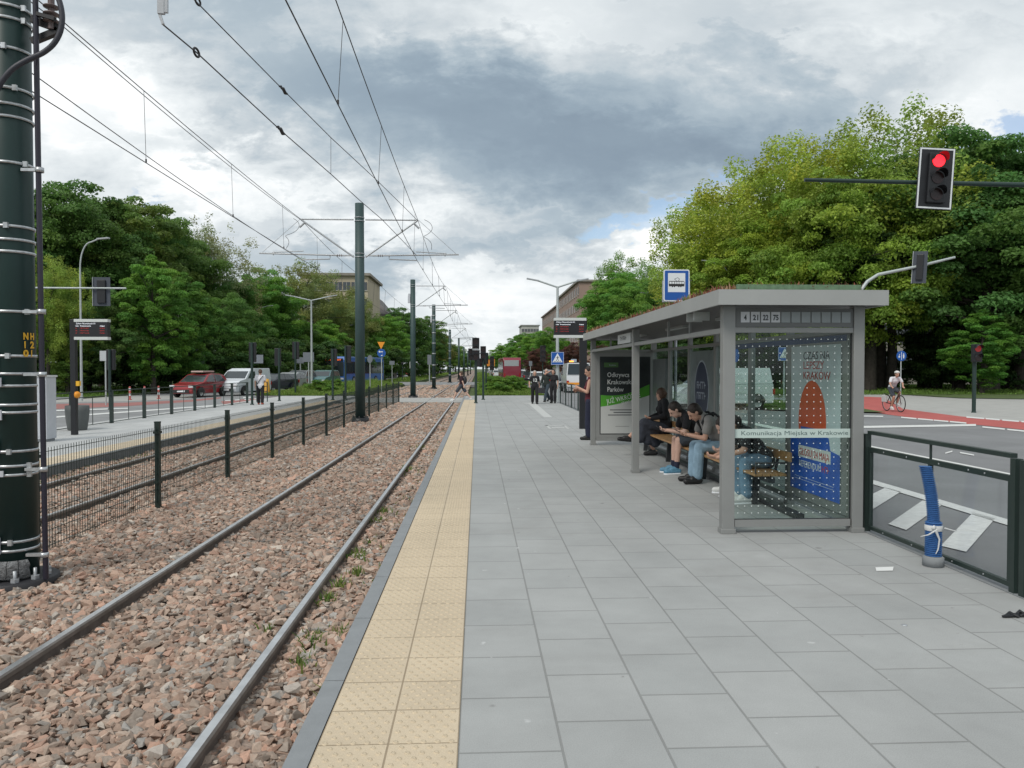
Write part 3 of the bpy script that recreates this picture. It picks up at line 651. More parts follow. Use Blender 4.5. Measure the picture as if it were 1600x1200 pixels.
# the near mast with its straps, cable pipe and yellow number
def build_near_mast():
    y = 6.65; x = D(20, 576, y).x
    t = empty('tram_mast', (x, y, Z_BED), label='thick dark green mast with steel straps and the yellow number NH 12 01', cat='mast', group='tram overhead line masts')
    r = .170; H = 8.2
    MB().lathe([(0, .07), (r + .008, .07), (r, 3), (r - .012, H), (0, H)], n=40).build('shaft', m_mast, t)
    mb = MB().lathe([(0, -.12), (.33, -.12), (.33, .065), (.315, .075), (0, .075)], n=40)
    mb.build('base_plate', m_blk2, t)
    nb = MB()
    for i in range(10):
        a = i * 2 * PI / 10 + .2; c = (math.cos(a) * .245, math.sin(a) * .245)
        MB().lathe([(.035, .075), (.035, .105), (.0, .105)], c=(*c, 0), n=6, smooth=False).lathe([(.014, .105), (.014, .17), (0, .17)], c=(*c, 0), n=8).build('anchor_bolt', m_galv, t)
    g = MB()
    for i in range(5):                      # crumpled grey sealing cloth round the foot
        a0 = -2.6 + i * .42; g.lathe([(r + .02, .08), (r + .05, .10), (r + .03, .17), (r + .045, .20), (r + .01, .24)], n=5, a0=a0, a1=a0 + .40)
    g.build('foot_seal', mat('grey_cloth', (.17, .175, .18), .8, var=.5, vscale=25, bump=1, bscale=60), t)
    zs = [(5, 1), (25, 1), (72, 0), (135, 2), (160, -1), (180, -1), (252, 1), (352, 0), (373, -1), (392, -1), (486, 1), (556, 0), (584, -1), (603, -1), (633, -1), (645, -1), (706, 0), (729, 1), (743, 1), (848, 0), (862, -1)]
    yf = y - r
    for k, (py, bk) in enumerate(zs):
        mb = MB(); z = D(31, py, yf).z - Z_BED
        band(mb, r + .005, z - .011, buckle=(-PI / 2 + (1.15 if bk == 1 else .75) if bk > 0 else (None if bk < 0 else -PI / 2 + .35)))
        mb.build('steel_strap', m_band, t)
    # flat plates strapped to the shaft
    pl = MB()
    for py, a, w, h in ((160, -2.0, .10, .05), (158, -1.95, .06, .10), (392, -1.75, .05, .14), (562, -1.75, .05, .16), (597, -1.9, .19, .075), (648, -1.9, .19, .085), (700, -1.75, .05, .13), (852, -1.75, .05, .14), (740, -1.55, .045, .05)):
        z = D(31, py, yf).z - Z_BED; c = Vector((math.cos(a) * (r + .02), math.sin(a) * (r + .02), z))
        tn = Vector((-math.sin(a), math.cos(a), 0)); MB().bar(c - tn * w / 2, c + tn * w / 2, .012, h).build('strap_plate', m_lgrey, t)
    # vertical cable pipe on the platform side of the mast
    cx = D(66, 600, y - .10).x - x - .02; cyo = -.10
    p = MB().tube([(cx + .03, cyo, .07), (cx + .02, cyo, 1.6), (cx - .01, cyo, 8.0)], .0215, 12); p.build('cable_pipe', mat('pipe_black_violet', (.022, .020, .034), .35), t)
    br = MB()
    for py in (262, 486, 585, 735, 870):
        z = D(31, py, yf).z - Z_BED; MB().bar((r * .9, cyo, z), (cx + .03, cyo, z), .03, .025).lathe([(.026, -.02), (.034, -.02), (.034, .02), (.026, .02)], c=(cx + .02, cyo, z), n=12).build('pipe_bracket', m_band, t)
    # thick cable looping out at the top, and the strain insulators it feeds
    pts = [(-.22, -.20), (-.10, -.23), (.05, -.22), (.17, -.19)]
    def pz(px, py, dy=-.16): 
        q = D(px, py, y + dy); return (q.x - x, dy, q.z - Z_BED)
    P = [pz(-14, 160, -.23), pz(2, 127, -.235), pz(20, 106, -.23), pz(45, 92, -.2), pz(66, 84, -.16), pz(84, 70, -.16), pz(95, 50, -.16), pz(98, 28, -.16), pz(95, 8, -.16), pz(88, -12, -.16), pz(70, -30, -.16)]
    Q = []
    for i in range(len(P) - 1):
        for s in range(4):
            f = s / 4; Q.append(Vector(P[i]) * (1 - f) + Vector(P[i + 1]) * f)
    for _ in range(3): Q = [Q[0]] + [(Q[i - 1] + Q[i] * 2 + Q[i + 1]) / 4 for i in range(1, len(Q) - 1)] + [Q[-1]]
    MB().tube(Q, .0225, 10).build('feeder_cable', mat('cable_sheath', (.035, .036, .05), .5), t)
    ins = MB()
    for k in range(3):
        c = pz(80, 14 + k * 11, -.05); ins.lathe([(.02, 0), (.062, .012), (.062, .02), (.02, .04)], c=c, n=14)
    ins.tube([pz(80, 46, -.05), pz(80, -40, -.05)], .026, 10); ins.build('insulator', m_ins, t)
    br = MB(); br.bar(pz(50, 30, -.03), pz(92, 45, -.03), .05, .06); br.bar(pz(50, 65, -.03), pz(92, 48, -.03), .05, .05); br.bar(pz(58, 22, -.1), pz(86, 30, -.1), .04, .03)
    br.build('support_bracket', m_blk2, t)
    for i, s in enumerate(('NH', '12', '01')):
        z = D(50, 525 + i * 13.5 + 4, yf).z - Z_BED - .004
        # lettering painted round the shaft: each character on its own tangent
        for j, ch in enumerate(s):
            a = -PI / 2 + (1.10 + j * .33); n_ = Vector((math.cos(a), math.sin(a), 0)); tn = Vector((-math.sin(a), math.cos(a), 0))
            text(ch, n_ * (r + .012) - tn * .025 + Z_ * z, tn, Z_, .055, m_yel, t, width=.044 if ch != '1' else .02, bold=.003)
    zu, zl = 6.72 - Z_BED, 5.50 - Z_BED
    a = MB()
    for sgn in (-1, 1):
        a.tube([(sgn * .2, 0, zu), (sgn * 1.98, 0, zu)], .026, 8); a.tube([(sgn * .2, 0, zl - .05), (sgn * 1.96, 0, zu - .02)], .030, 8); a.tube([(sgn * .3, 0, zl), (sgn * 3.37, 0, zl + .06)], .027, 8)
    a.build('cantilever', m_galv, t)
    return x, y
nmx, nmy = build_near_mast()
names = ['tall grey-green mast behind the first fence section', 'second tall mast beyond the tram crossing', 'third mast with grey box beyond the tram crossing', 'banded mast near the far track crossing', 'fifth mast along the tracks, thin and far', 'sixth far mast along the tracks', 'seventh far mast along the tracks', 'farthest visible mast along the tracks']
masts = []
for i, (px, py, pt, wd) in enumerate(mast_px):
    p = G(px, py, -.08); zt = D(px, pt, p.y).z
    t = make_mast(p.x, p.y, names[i], H=min(zt, 7.9) + .08, arms='LR' if i in (0,) else 'R', parts=i < 6)
    masts.append((p.x, p.y))
    if i in (1, 2):
        b = MB(); b.box(-.30, -.155, -.1, .1, 5.75, 6.2).box(-.28, -.16, -.06, .06, 6.2, 6.32); b.build('switch_box', m_lgrey, t)
    if i in (0,): pass
    if i in (2, 3):
        for z in (.9, 2.0, 3.0, 3.9, 4.8, 5.9, 6.3): b = MB(); band(b, .170, z, h=.08); b.build('white_band', m_galv, t)
    if i == 1: MB().box(-.20, -.172, -.03, .03, 1.75, 2.15).build('number_plate', m_white, t)

def sagwire(mb, a, b, sag, r, n=10):
    a = Vector(a); b = Vector(b)
    mb.tube([a.lerp(b, i / n) - Z_ * (4 * sag * (i / n) * (1 - i / n)) for i in range(n + 1)], r, 5, caps=False)
# right (near) track: wires run over the near track from mast to mast
def line_set(name, label, sgn):
    o = empty(name, (0, 0, 0), label=label, cat='overhead wire', group='overhead wires')
    ys = [-18.0, nmy] + [m[1] for m in masts]; xs = [nmx, nmx] + [m[0] for m in masts]
    ms = MB(); cw = MB(); drops = []
    k = [.05, .02, .0, .15, -.1, .1, -.1, .1, 0, 0]
    for i in range(len(ys) - 2):
        r = .0085 if ys[i] < 60 else .012
        A = Vector((xs[i] + sgn * 1.98, ys[i], 6.72)); B = Vector((xs[i + 1] + sgn * 1.98, ys[i + 1], 6.72))
        C = Vector((xs[i] + sgn * (1.94 + k[i]), ys[i], 5.36)); E = Vector((xs[i + 1] + sgn * (1.94 + k[i + 1]), ys[i + 1], 5.36))
        if sgn > 0 and i == 1:
            A = D(527.7, 0, 10.3) + (D(527.7, 0, 10.3) - B) * .24; C = D(446.7, 0, 7.75) + (D(446.7, 0, 7.75) - E) * .06
        sag = .35 if (ys[i + 1] - ys[i]) > 20 else .1
        if sgn > 0 and i == 1: sag = .12
        sagwire(ms, A, B, sag, r); sagwire(cw, C, E, .02, r)
        nd = 4 if ys[i] < 90 else 2
        for j in range(nd):
            f = (j + .5) / nd
            if sgn > 0 and i == 1: f = (.215, .45, .72, .93)[j]
            a = A.lerp(B, f) - Z_ * 4 * sag * f * (1 - f); g = (a.y - C.y) / (E.y - C.y); b = C.lerp(E, max(0, min(1, g)))
            drops.append((a, b))
    ms.build('messenger_wire', m_wire, o); cw.build('contact_wire', m_wire, o)
    for a, b in drops: MB().tube([a, b], .0045 if a.y < 30 else .007, 4, caps=False).tube([b + Z_ * .05, b - Z_ * .01], .016, 6).build('dropper', m_wire, o)
    return o
line_set('overhead_line', 'catenary wires above the near track, right of the masts', 1)
line_set('overhead_line', 'catenary wires above the far track, left of the masts', -1)
# second, slightly diverging pair over the far track
o = empty('overhead_line', label='second thin pair of wires over the far track on the left', cat='overhead wire', group='overhead wires')
m0 = masts[0]
q = MB(); sagwire(q, D(103, 45, 11.2), (m0[0] - 1.98, m0[1], 6.70), .10, .0075); sagwire(q, D(103, 45, 11.2), D(103, 45, 11.2) * 2 - Vector((m0[0] - 1.98, m0[1], 6.70)), .1, .0075); q.build('messenger_wire', m_wire, o)
q = MB(); sagwire(q, D(55, 118, 9.9), (m0[0] - 2.08, m0[1], 5.42), .08, .0075); sagwire(q, D(55, 118, 9.9), D(55, 118, 9.9) * 2 - Vector((m0[0] - 2.08, m0[1], 5.42)), .1, .0075); q.build('contact_wire', m_wire, o)
# crossing pair that is tensioned at the near mast
o = empty('tension_line', label='slanting pair of wires with ring insulators anchored above the near mast', cat='overhead wire', group='overhead wires')
def chain(pix, Ys, name, splices, start=None):
    P = [D(px, py, yy) for (px, py), yy in zip(pix, Ys)]
    mb = MB(); mb.tube(P, .0085, 6, caps=False); mb.build(name, m_wire, o)
    for (px, py, yy, kind) in splices:
        c = D(px, py, yy); d = (P[-1] - P[0]).normalized()
        s = MB()
        if kind == 'ring':
            up = Z_ - d * Z_.dot(d); up.normalize()
            s.tube([c + d * (.075 * math.cos(a)) + up * (.045 * math.sin(a)) for a in [i * 2 * PI / 14 for i in range(15)]], .014, 8, caps=False)
        else:
            up = Z_
            s.tube([c - d * .16, c - d * .05 + up * .02, c + d * .05 - up * .02, c + d * .16], [.014, .03, .03, .014], 8); s.tube([c - d * .22, c - d * .14 + up * .03], .018, 6)
        s.build('wire_insulator', m_blk2, o)
E1 = (masts[0][0] + 2.3, masts[0][1])
Yf = lambda px, x0, y0, x1, y1: 0
def interp_Y(px, pxa, Ya, pxb, Yb):
    f = (px - pxa) / (pxb - pxa); return 1 / ((1 - f) / Ya + f / Yb)
la = [(300, -4), (444, 142), (517, 215), (586, 279), (633, 325), (653, 345)]
chain(la, [interp_Y(p[0], 300, 10.2, 653, masts[0][1]) for p in la], 'messenger_wire', [(309, 2, interp_Y(309, 300, 10.2, 653, masts[0][1]), 'ring'), (444, 142, interp_Y(444, 300, 10.2, 653, masts[0][1]), 'splice')])
lb = [(253, 37), (307, 82), (440, 205), (517, 272), (562, 313), (597, 343), (650, 398)]
chain(lb, [interp_Y(p[0], 253, 8.35, 650, masts[0][1]) for p in lb], 'contact_wire', [(307, 82, interp_Y(307, 253, 8.35, 650, masts[0][1]), 'ring'), (440, 205, interp_Y(440, 253, 8.35, 650, masts[0][1]), 'splice')])
MB().tube([D(517, 215, interp_Y(517, 300, 10.2, 653, masts[0][1])), D(517, 272, interp_Y(517, 253, 8.35, 650, masts[0][1]))], .0045, 4).build('dropper', m_wire, o)
wt = MB(); a = D(253, 37, 8.35); b = D(255, -40, 8.35)
wt.bar(D(252, 22, 8.35), D(252, -60, 8.35), .07, .045); wt.bar(D(259, 20, 8.35), D(259, -60, 8.35), .045, .035); wt.bar(D(250, 24, 8.35), D(255, 38, 8.35), .03, .026)
wt.build('tension_weight', m_lgrey, o)
# jumper loops at the first mast
for sx in (-1, 1):
    L_ = empty('wire_loop', label=('thin wire loop at the left end of the nearest cantilever' if sx < 0 else 'thin wire loop at the right end of the nearest cantilever'), cat='wire', group='jumper loops')
    c = Vector((masts[0][0] + sx * 2.2, masts[0][1] - .1, 6.6)); pts = []
    for i in range(26):
        f = i / 25; pts.append(c + Vector((sx * (.0 + .25 * f) + .28 * math.sin(f * 9) * (1 - f), 0, -.9 * f + .12 * math.cos(f * 9) * (1 - f))))
    MB().tube(pts, .008, 5).build('jumper', m_wire, L_)

# mesh fence between the tracks
def mesh_fence():
    t = empty('mesh_fence', (FX, 7.2, Z_BED), label='low black wire mesh fence standing between the two tracks', cat='fence')
    sp = 2.72; n = 13
    for i in range(n):
        mb = MB().box(-.03, .03, i * sp - .03, i * sp + .03, 0, 1.16).box(-.033, .033, i * sp - .033, i * sp + .033, 1.16, 1.175)
        for z in (.38, 1.02): mb.box(-.035, .035, i * sp - .05, i * sp + .05, z, z + .03)
        mb.build('fence_post', m_fence, t)
    for i in range(n - 1):
        y0, y1 = i * sp + .035, (i + 1) * sp - .035; mb = MB()
        step = .05 if i < 6 else (.075 if i < 9 else .10); k = int((y1 - y0) / step); w = .0022 if i < 3 else (.0026 if i < 6 else .0034)
        for j in range(k + 1):
            y = y0 + (y1 - y0) * j / k; mb.box(-w, w, y - w, y + w, .12, 1.10)
        for z in (.15, .30, .50, .70, .90, 1.06): mb.box(-.004, .004, y0, y1, z, z + .006)
        mb.build('mesh_panel', m_fence, t)
mesh_fence()
# one short panel left of the near mast
t = empty('mesh_fence', (FX, 6.6, Z_BED), label='short end piece of mesh fence beside the near mast', cat='fence')
mb = MB()
for j in range(6): mb.box(-.003, .003, -j * .05, -j * .05 + .006, .12, 1.10)
for z in (.15, .30, .50, .70, .90, 1.06): mb.box(-.004, .004, -.28, .25, z, z + .006)
mb.build('mesh_panel', m_fence, t)
# ---------------------------------------------------------------- trees
m_bark = mat('bark', (.052, .044, .036), .95, var=.35, vscale=4, bump=1, bscale=12)
m_leaf = mat('leaves', (1, 1, 1), .55, objcol=True, attr='tint', trans=.46, spec=.35)
def crown_data(seed, H, R, n_leaf, leaf, style='round', cb=.18):
    r = np.random.default_rng(seed)
    nc = {'round': 230, 'sparse': 240, 'bush': 80, 'column': 190}[style]
    C = []; rad = []
    z0, z1 = cb * H, H * .985
    zc, zh = (z0 + z1) / 2, (z1 - z0) / 2
    lob = r.normal(size=(7, 3)); lob /= np.linalg.norm(lob, axis=1)[:, None]
    while len(C) < nc:
        d = r.normal(size=3); d /= np.linalg.norm(d)
        q = r.uniform(.15, 1) ** .45
        bulge = 1 + .22 * max(0, (lob @ d).max() - .72) / .28 - .14 * r.uniform()
        prof = 1.0 if d[2] < 0 else (1 - .18 * d[2])
        p = np.array([d[0] * R * q * bulge * prof, d[1] * R * q * bulge * prof, zc + d[2] * zh * q * min(bulge, 1.05)])
        if style == 'column': p[:2] *= .9
        C.append(p); k = (.215 if style != 'sparse' else .165) * (1.15 - .5 * q)
        rad.append(R * k * r.uniform(.55, 1.1))
    C = np.array(C); rad = np.array(rad)
    wgt = rad ** 2; wgt /= wgt.sum(); ci = r.choice(nc, n_leaf, p=wgt)
    d = r.normal(size=(n_leaf, 3)); d[:, 2] = np.where(r.uniform(0, 1, n_leaf) < .72, np.abs(d[:, 2]), d[:, 2]); d /= np.linalg.norm(d, axis=1)[:, None]
    sh = r.uniform(.55, 1.12, n_leaf) ** .8
    P = C[ci] + d * (rad[ci] * sh)[:, None] * np.array([1.1, 1.1, .72])
    P[:, 2] = np.maximum(P[:, 2], z0 * .8)
    if style == 'sparse':
        up = r.uniform(0, 1, n_leaf) ** 2; P[:, 2] += up * R * .16
    nrm = d * .8 + r.normal(size=(n_leaf, 3)) * .55 + np.array([0, 0, .45]); nrm /= np.linalg.norm(nrm, axis=1)[:, None]
    a = r.normal(size=(n_leaf, 3)); T = np.cross(nrm, a); T /= np.linalg.norm(T, axis=1)[:, None]; B = np.cross(nrm, T)
    s = leaf * r.uniform(.55, 1.3, n_leaf)[:, None]
    V = np.stack([P - T * s * .5, P + B * s * .32 - T * s * .05, P + T * s * .55 - nrm * s * .15, P - B * s * .32 - T * s * .02], 1).reshape(-1, 3)
    Q = np.arange(n_leaf * 4).reshape(-1, 4)
    ct = r.uniform(.78, 1.2, nc)[ci] * r.uniform(.7, 1.25, n_leaf)
    warm = r.uniform(-.12, .14, nc)[ci]
    col = np.stack([ct * (1 + warm), ct, ct * (1 - warm)], 1)
    return V, Q, col, C
def trunk_mb(C, H, seed, r0, cb):
    r = random.Random(seed); mb = MB(); top = H * .72
    pts = [Vector((0, 0, -.3))] + [Vector((r.uniform(-.12, .12) * i * .5, r.uniform(-.12, .12) * i * .5, top * i / 5)) for i in range(1, 6)]
    mb.tube(pts, [r0 * 1.25, r0, r0 * .82, r0 * .62, r0 * .42, r0 * .2], 8)
    idx = list(range(len(C))); r.shuffle(idx)
    for k in idx[:16]:
        c = Vector(C[k]); z = max(cb * H * .75, min(c.z - 1.2, top * .85)); f = z / top
        b = Vector((0, 0, z)); m = b.lerp(c, .5) + Vector((0, 0, .5)); rr = r0 * (.5 - .3 * f)
        mb.tube([b, m, c], [rr, rr * .6, rr * .2], 5)
    return mb
TV = {}
def proto(key, seed, H, R, n, leaf, style, cb, r0):
    V, Q, col, C = crown_data(seed, H, R, n, leaf, style, cb)
    crown = np_mesh('crown', V, quads=Q, mats=m_leaf, colors=col)
    trunk = trunk_mb(C, H, seed, r0, cb).build('trunk', m_bark)
    TV[key] = (crown.data, trunk.data, H)
    bpy.data.objects.remove(crown); bpy.data.objects.remove(trunk)
proto('a', 11, 18, 7.0, 90000, .235, 'round', .14, .36)
proto('b', 22, 18, 6.4, 80000, .23, 'round', .20, .32)
proto('c', 33, 18, 8.2, 90000, .245, 'round', .10, .40)
proto('s', 44, 18, 6.6, 60000, .20, 'sparse', .16, .30)
proto('t', 55, 18, 5.0, 66000, .22, 'column', .06, .28)
proto('w', 66, 18, 5.2, 30000, .17, 'sparse', .22, .22)
proto('u', 77, 6, 4.2, 22000, .22, 'bush', .0, .12)
NT = [0]
def tree(key, x, y, h, col, label, cat='tree', group=None, wide=1.0, name='tree', z=-.1):
    cd, td, H = TV[key]; s = h / H
    t = empty(name, (x, y, z), rz=(NT[0] * 2.399) % (2 * PI), label=label, cat=cat, group=group); t.scale = (s * wide, s * wide, s); NT[0] += 1
    c = bpy.data.objects.new('crown', cd); COL.objects.link(c); c.parent = t; c.color = (min(.5, col[0] * 1.32), min(.55, col[1] * 1.28), col[2] * 1.05, 1)
    k = bpy.data.objects.new('trunk', td); COL.objects.link(k); k.parent = t
    return t
DK = (.088, .175, .048); MD = (.125, .270, .055); LT = (.17, .30, .06); YG = (.235, .33, .075); OL = (.20, .25, .10); CU = (.12, .062, .058); BR = (.150, .300, .060); GY = (.23, .27, .15)
def T(px, base_y, top_y, key, col, label, Y=None, wide=1.0, group=None, name='tree', cat='tree'):
    """tree whose middle, ground line and top the photo shows at these pixels"""
    p = D(px, 560, Y); zt = D(px, top_y, Y).z
    return tree(key, p.x, Y, zt + .1, col, label, wide=wide, group=group, name=name, cat=cat)
gl, gr = 'trees along the left side of the street', 'trees along the right side of the street'
# left side
T(110, 0, 272, 'a', DK, 'tall dark green tree directly right of the near mast', 62, group=gl, wide=1.05)
T(30, 0, 300, 'c', DK, 'tall dark tree mostly hidden behind the near mast', 60, group=gl)
T(198, 0, 305, 'b', (0.137, 0.215, 0.059), 'tall olive green tree behind the pale street lamp on the left', 68, group=gl, wide=1.1)
T(160, 0, 330, 'c', DK, 'broad dark tree at the back of the left tree belt', 74, group=gl)
T(262, 0, 338, 'a', (0.098, 0.195, 0.055), 'dark tree behind the bright tall maple on the left', 76, group=gl)
T(325, 0, 335, 'w', GY, 'thin grey-green birch with see-through top on the left', 80, group=gl, wide=1.1)
T(240, 0, 388, 't', MD, 'tall fresh green maple, front of the left tree belt', 54, group=gl, wide=1.0)
T(292, 0, 418, 't', (0.107, 0.234, 0.055), 'green maple close beside the tall fresh green one', 58, group=gl, wide=1.0)
T(75, 0, 395, 's', YG, 'yellow-green young tree just right of the near mast', 50, group=gl, wide=.8)
T(105, 0, 455, 't', (0.156, 0.254, 0.059), 'small olive tree behind the left display board', 51, group=gl)
T(170, 0, 452, 'b', (0.137, 0.244, 0.088), 'small grey-green tree below the left signal arm', 53, group=gl)
T(345, 0, 455, 'c', (0.098, 0.205, 0.055), 'low dark tree behind the white van', 66, group=gl)
T(405, 0, 418, 'a', MD, 'rounded green tree left of the beige block of flats', 92, group=gl)
T(362, 0, 432, 'b', (0.098, 0.215, 0.055), 'green tree between the birch and the rounded tree', 84, group=gl)
T(470, 0, 412, 's', OL, 'feathery olive tree in front of the beige block of flats', 105, group=gl, wide=1.25)
T(548, 0, 452, 's', OL, 'loose olive tree hiding the right part of the beige block', 116, group=gl, wide=.9)
T(435, 0, 470, 'c', DK, 'dark low tree under the feathery olive one', 96, group=gl)
T(520, 0, 468, 's', (0.166, 0.234, 0.088), 'loose olive tree covering the foot of the beige block', 112, group=gl)
T(500, 0, 498, 'a', BR, 'bright rounded green tree left of the first mast', 100, group=gl, wide=1.2)
T(555, 0, 488, 'c', (0.137, 0.283, 0.059), 'rounded tree behind the first mast', 118, group=gl, wide=1.1)
T(600, 0, 492, 'b', BR, 'bright green tree between the first and second masts', 125, group=gl, wide=1.2)
T(625, 0, 478, 'a', (0.088, 0.185, 0.049), 'tall darker tree left of the second mast', 150, group=gl, wide=1.2)
T(660, 0, 492, 'c', (0.098, 0.195, 0.055), 'dark tree right of the second mast', 170, group=gl, wide=1.1)
T(685, 0, 520, 'b', (0.176, 0.195, 0.068), 'brownish tree at the third mast', 200, group=gl, wide=1.2)
T(700, 0, 532, 'a', (0.156, 0.273, 0.078), 'far green tree at the fourth mast', 260, group=gl, wide=1.3)
T(712, 0, 540, 'b', (0.137, 0.254, 0.088), 'far tree close to the vanishing tracks, left side', 330, group=gl, wide=1.5)
T(724, 0, 550, 'c', (0.137, 0.244, 0.098), 'farther tree close to the vanishing tracks, left side', 430, group=gl, wide=1.6)
T(735, 0, 556, 'a', (0.156, 0.254, 0.117), 'farthest tree beside the vanishing tracks, left side', 560, group=gl, wide=1.6)
# understorey that closes the view under the crowns on the left
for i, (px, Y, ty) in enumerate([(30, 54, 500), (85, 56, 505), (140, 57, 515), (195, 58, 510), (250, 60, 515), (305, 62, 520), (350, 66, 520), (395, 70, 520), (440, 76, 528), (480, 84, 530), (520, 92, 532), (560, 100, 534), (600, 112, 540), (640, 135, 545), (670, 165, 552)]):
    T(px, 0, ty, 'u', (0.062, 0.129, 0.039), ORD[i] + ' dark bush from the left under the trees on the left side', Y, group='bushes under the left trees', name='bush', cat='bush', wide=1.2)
# right side
T(1375, 0, 178, 's', YG, 'tallest yellow-green tree left of the big red signal', 62, group=gr, wide=1.15)
T(1255, 0, 208, 's', (0.293, 0.371, 0.068), 'yellow-green tree with ragged top behind the signal arm tip', 66, group=gr, wide=1.1)
T(1310, 0, 262, 'c', (0.195, 0.303, 0.055), 'broad yellow-green tree under the signal arm', 58, group=gr, wide=.9)
T(1185, 0, 268, 's', (0.303, 0.390, 0.078), 'spreading yellow-green tree above the shelter roof', 70, group=gr, wide=1.1)
T(1120, 0, 310, 's', (0.293, 0.390, 0.088), 'leftmost spreading yellow-green tree with drooping branches', 76, group=gr, wide=1.15)
T(1190, 0, 350, 'a', (0.224, 0.322, 0.055), 'yellowish green tree behind the near end of the shelter roof', 64, group=gr)
T(1100, 0, 408, 'b', (0.215, 0.332, 0.059), 'green tree right of the tram stop sign', 78, group=gr, wide=1.1)
T(1540, 0, 188, 'a', (0.088, 0.185, 0.055), 'tall dark tree at the right edge of the photo', 56, group=gr, wide=1.1)
T(1500, 0, 228, 'b', (0.078, 0.166, 0.049), 'dark tree directly behind the big red signal', 60, group=gr, wide=1.1)
T(1440, 0, 300, 'c', DK, 'dark broad tree below the big red signal', 64, group=gr, wide=.8)
T(1610, 0, 205, 'c', (0.078, 0.176, 0.049), 'dark tree cut by the right edge of the photo', 60, group=gr)
T(1535, 0, 478, 't', (0.117, 0.273, 0.059), 'small bright green tree behind the right-hand pole signal', 51, group=gr, wide=1.5)
T(985, 0, 398, 's', (0.166, 0.293, 0.078), 'tall loose green tree left of the tram stop sign', 120, group=gr)
T(972, 0, 425, 'a', MD, 'green tree above the far end of the shelter roof', 108, group=gr, wide=1.15)
T(1030, 0, 432, 'c', (0.137, 0.273, 0.059), 'green tree behind the tram stop sign', 98, group=gr)
T(990, 0, 445, 'b', (0.127, 0.273, 0.059), 'rounded green tree just above the shelter roof middle', 102, group=gr, wide=1.1)
T(948, 0, 452, 'b', (0.146, 0.293, 0.059), 'green tree right of the double street lamp', 128, group=gr, wide=1.1)
T(862, 0, 510, 'c', MD, 'low green tree behind the right display board', 132, group=gr)
T(836, 0, 520, 'a', BR, 'bright green tree left of the double street lamp', 165, group=gr, wide=1.2)
T(815, 0, 520, 'b', MD, 'green tree above the red coach', 200, group=gr, wide=1.3)
T(793, 0, 535, 'c', BR, 'far green tree left above the red coach', 260, group=gr, wide=1.4)
T(775, 0, 548, 'a', MD, 'farther green tree on the right of the vanishing street', 340, group=gr, wide=1.5)
T(762, 0, 556, 'b', (0.156, 0.273, 0.098), 'farthest green tree on the right of the vanishing street', 470, group=gr, wide=1.6)
T(838, 0, 542, 'c', CU, 'small copper beech left of the crossing sign', 100, group='dark red copper beeches', wide=.9)
T(893, 0, 534, 'a', CU, 'copper beech between the crossing sign and the display post', 92, group='dark red copper beeches', wide=1.0)
T(945, 0, 538, 'b', CU, 'copper beech half hidden by the far end of the shelter', 90, group='dark red copper beeches', wide=1.0)
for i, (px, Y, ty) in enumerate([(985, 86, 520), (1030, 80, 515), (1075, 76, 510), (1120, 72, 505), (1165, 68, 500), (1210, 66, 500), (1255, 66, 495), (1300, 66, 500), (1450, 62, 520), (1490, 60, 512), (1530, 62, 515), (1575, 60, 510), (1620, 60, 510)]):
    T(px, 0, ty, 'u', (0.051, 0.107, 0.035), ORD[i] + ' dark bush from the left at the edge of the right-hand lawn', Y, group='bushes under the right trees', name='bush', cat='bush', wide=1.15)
# leafy shrubs in the median grass
for i, (px, Y) in enumerate([(778, 49), (792, 50.5), (804, 52), (500, 50), (520, 54)]):
    p = D(px, 600, Y); tree('u', p.x, Y, 1.25 if i < 3 else 1.0, (.13, .25, .05), ('leafy weed clump in the grass beyond the platform, ' + ('left', 'middle', 'right')[i] + ' of three') if i < 3 else ('leafy weed clump in the left median, ' + ('left', 'right')[i - 3] + ' of two'), cat='shrub', name='shrub', wide=1.6, group='weed clumps', z=-.05)
# bare trunks seen in the shade on the right
for i, (px, Y, r) in enumerate([(1358, 58, .42), (1372, 64, .30), (1392, 60, .36), (1462, 62, .4), (1548, 58, .5), (1568, 61, .35), (1592, 58, .4)]):
    p = D(px, 600, Y); t = empty('tree', (p.x, Y, -.1), label=ORD[i] + ' dark bare trunk from the left at the back of the right lawn', cat='tree', group='trunks in the shade')
    MB().tube([(0, 0, -.2), (.1, 0, 3), (.05, .1, 7), (.3, 0, 11)], [r * 1.3, r, r * .85, r * .5], 10).build('trunk', m_bark, t)
    c = bpy.data.objects.new('crown', TV['b'][0]); COL.objects.link(c); c.parent = t; c.color = (*DK, 1); c.location = (0, 0, 6.5); c.scale = (.6, .6, .45)

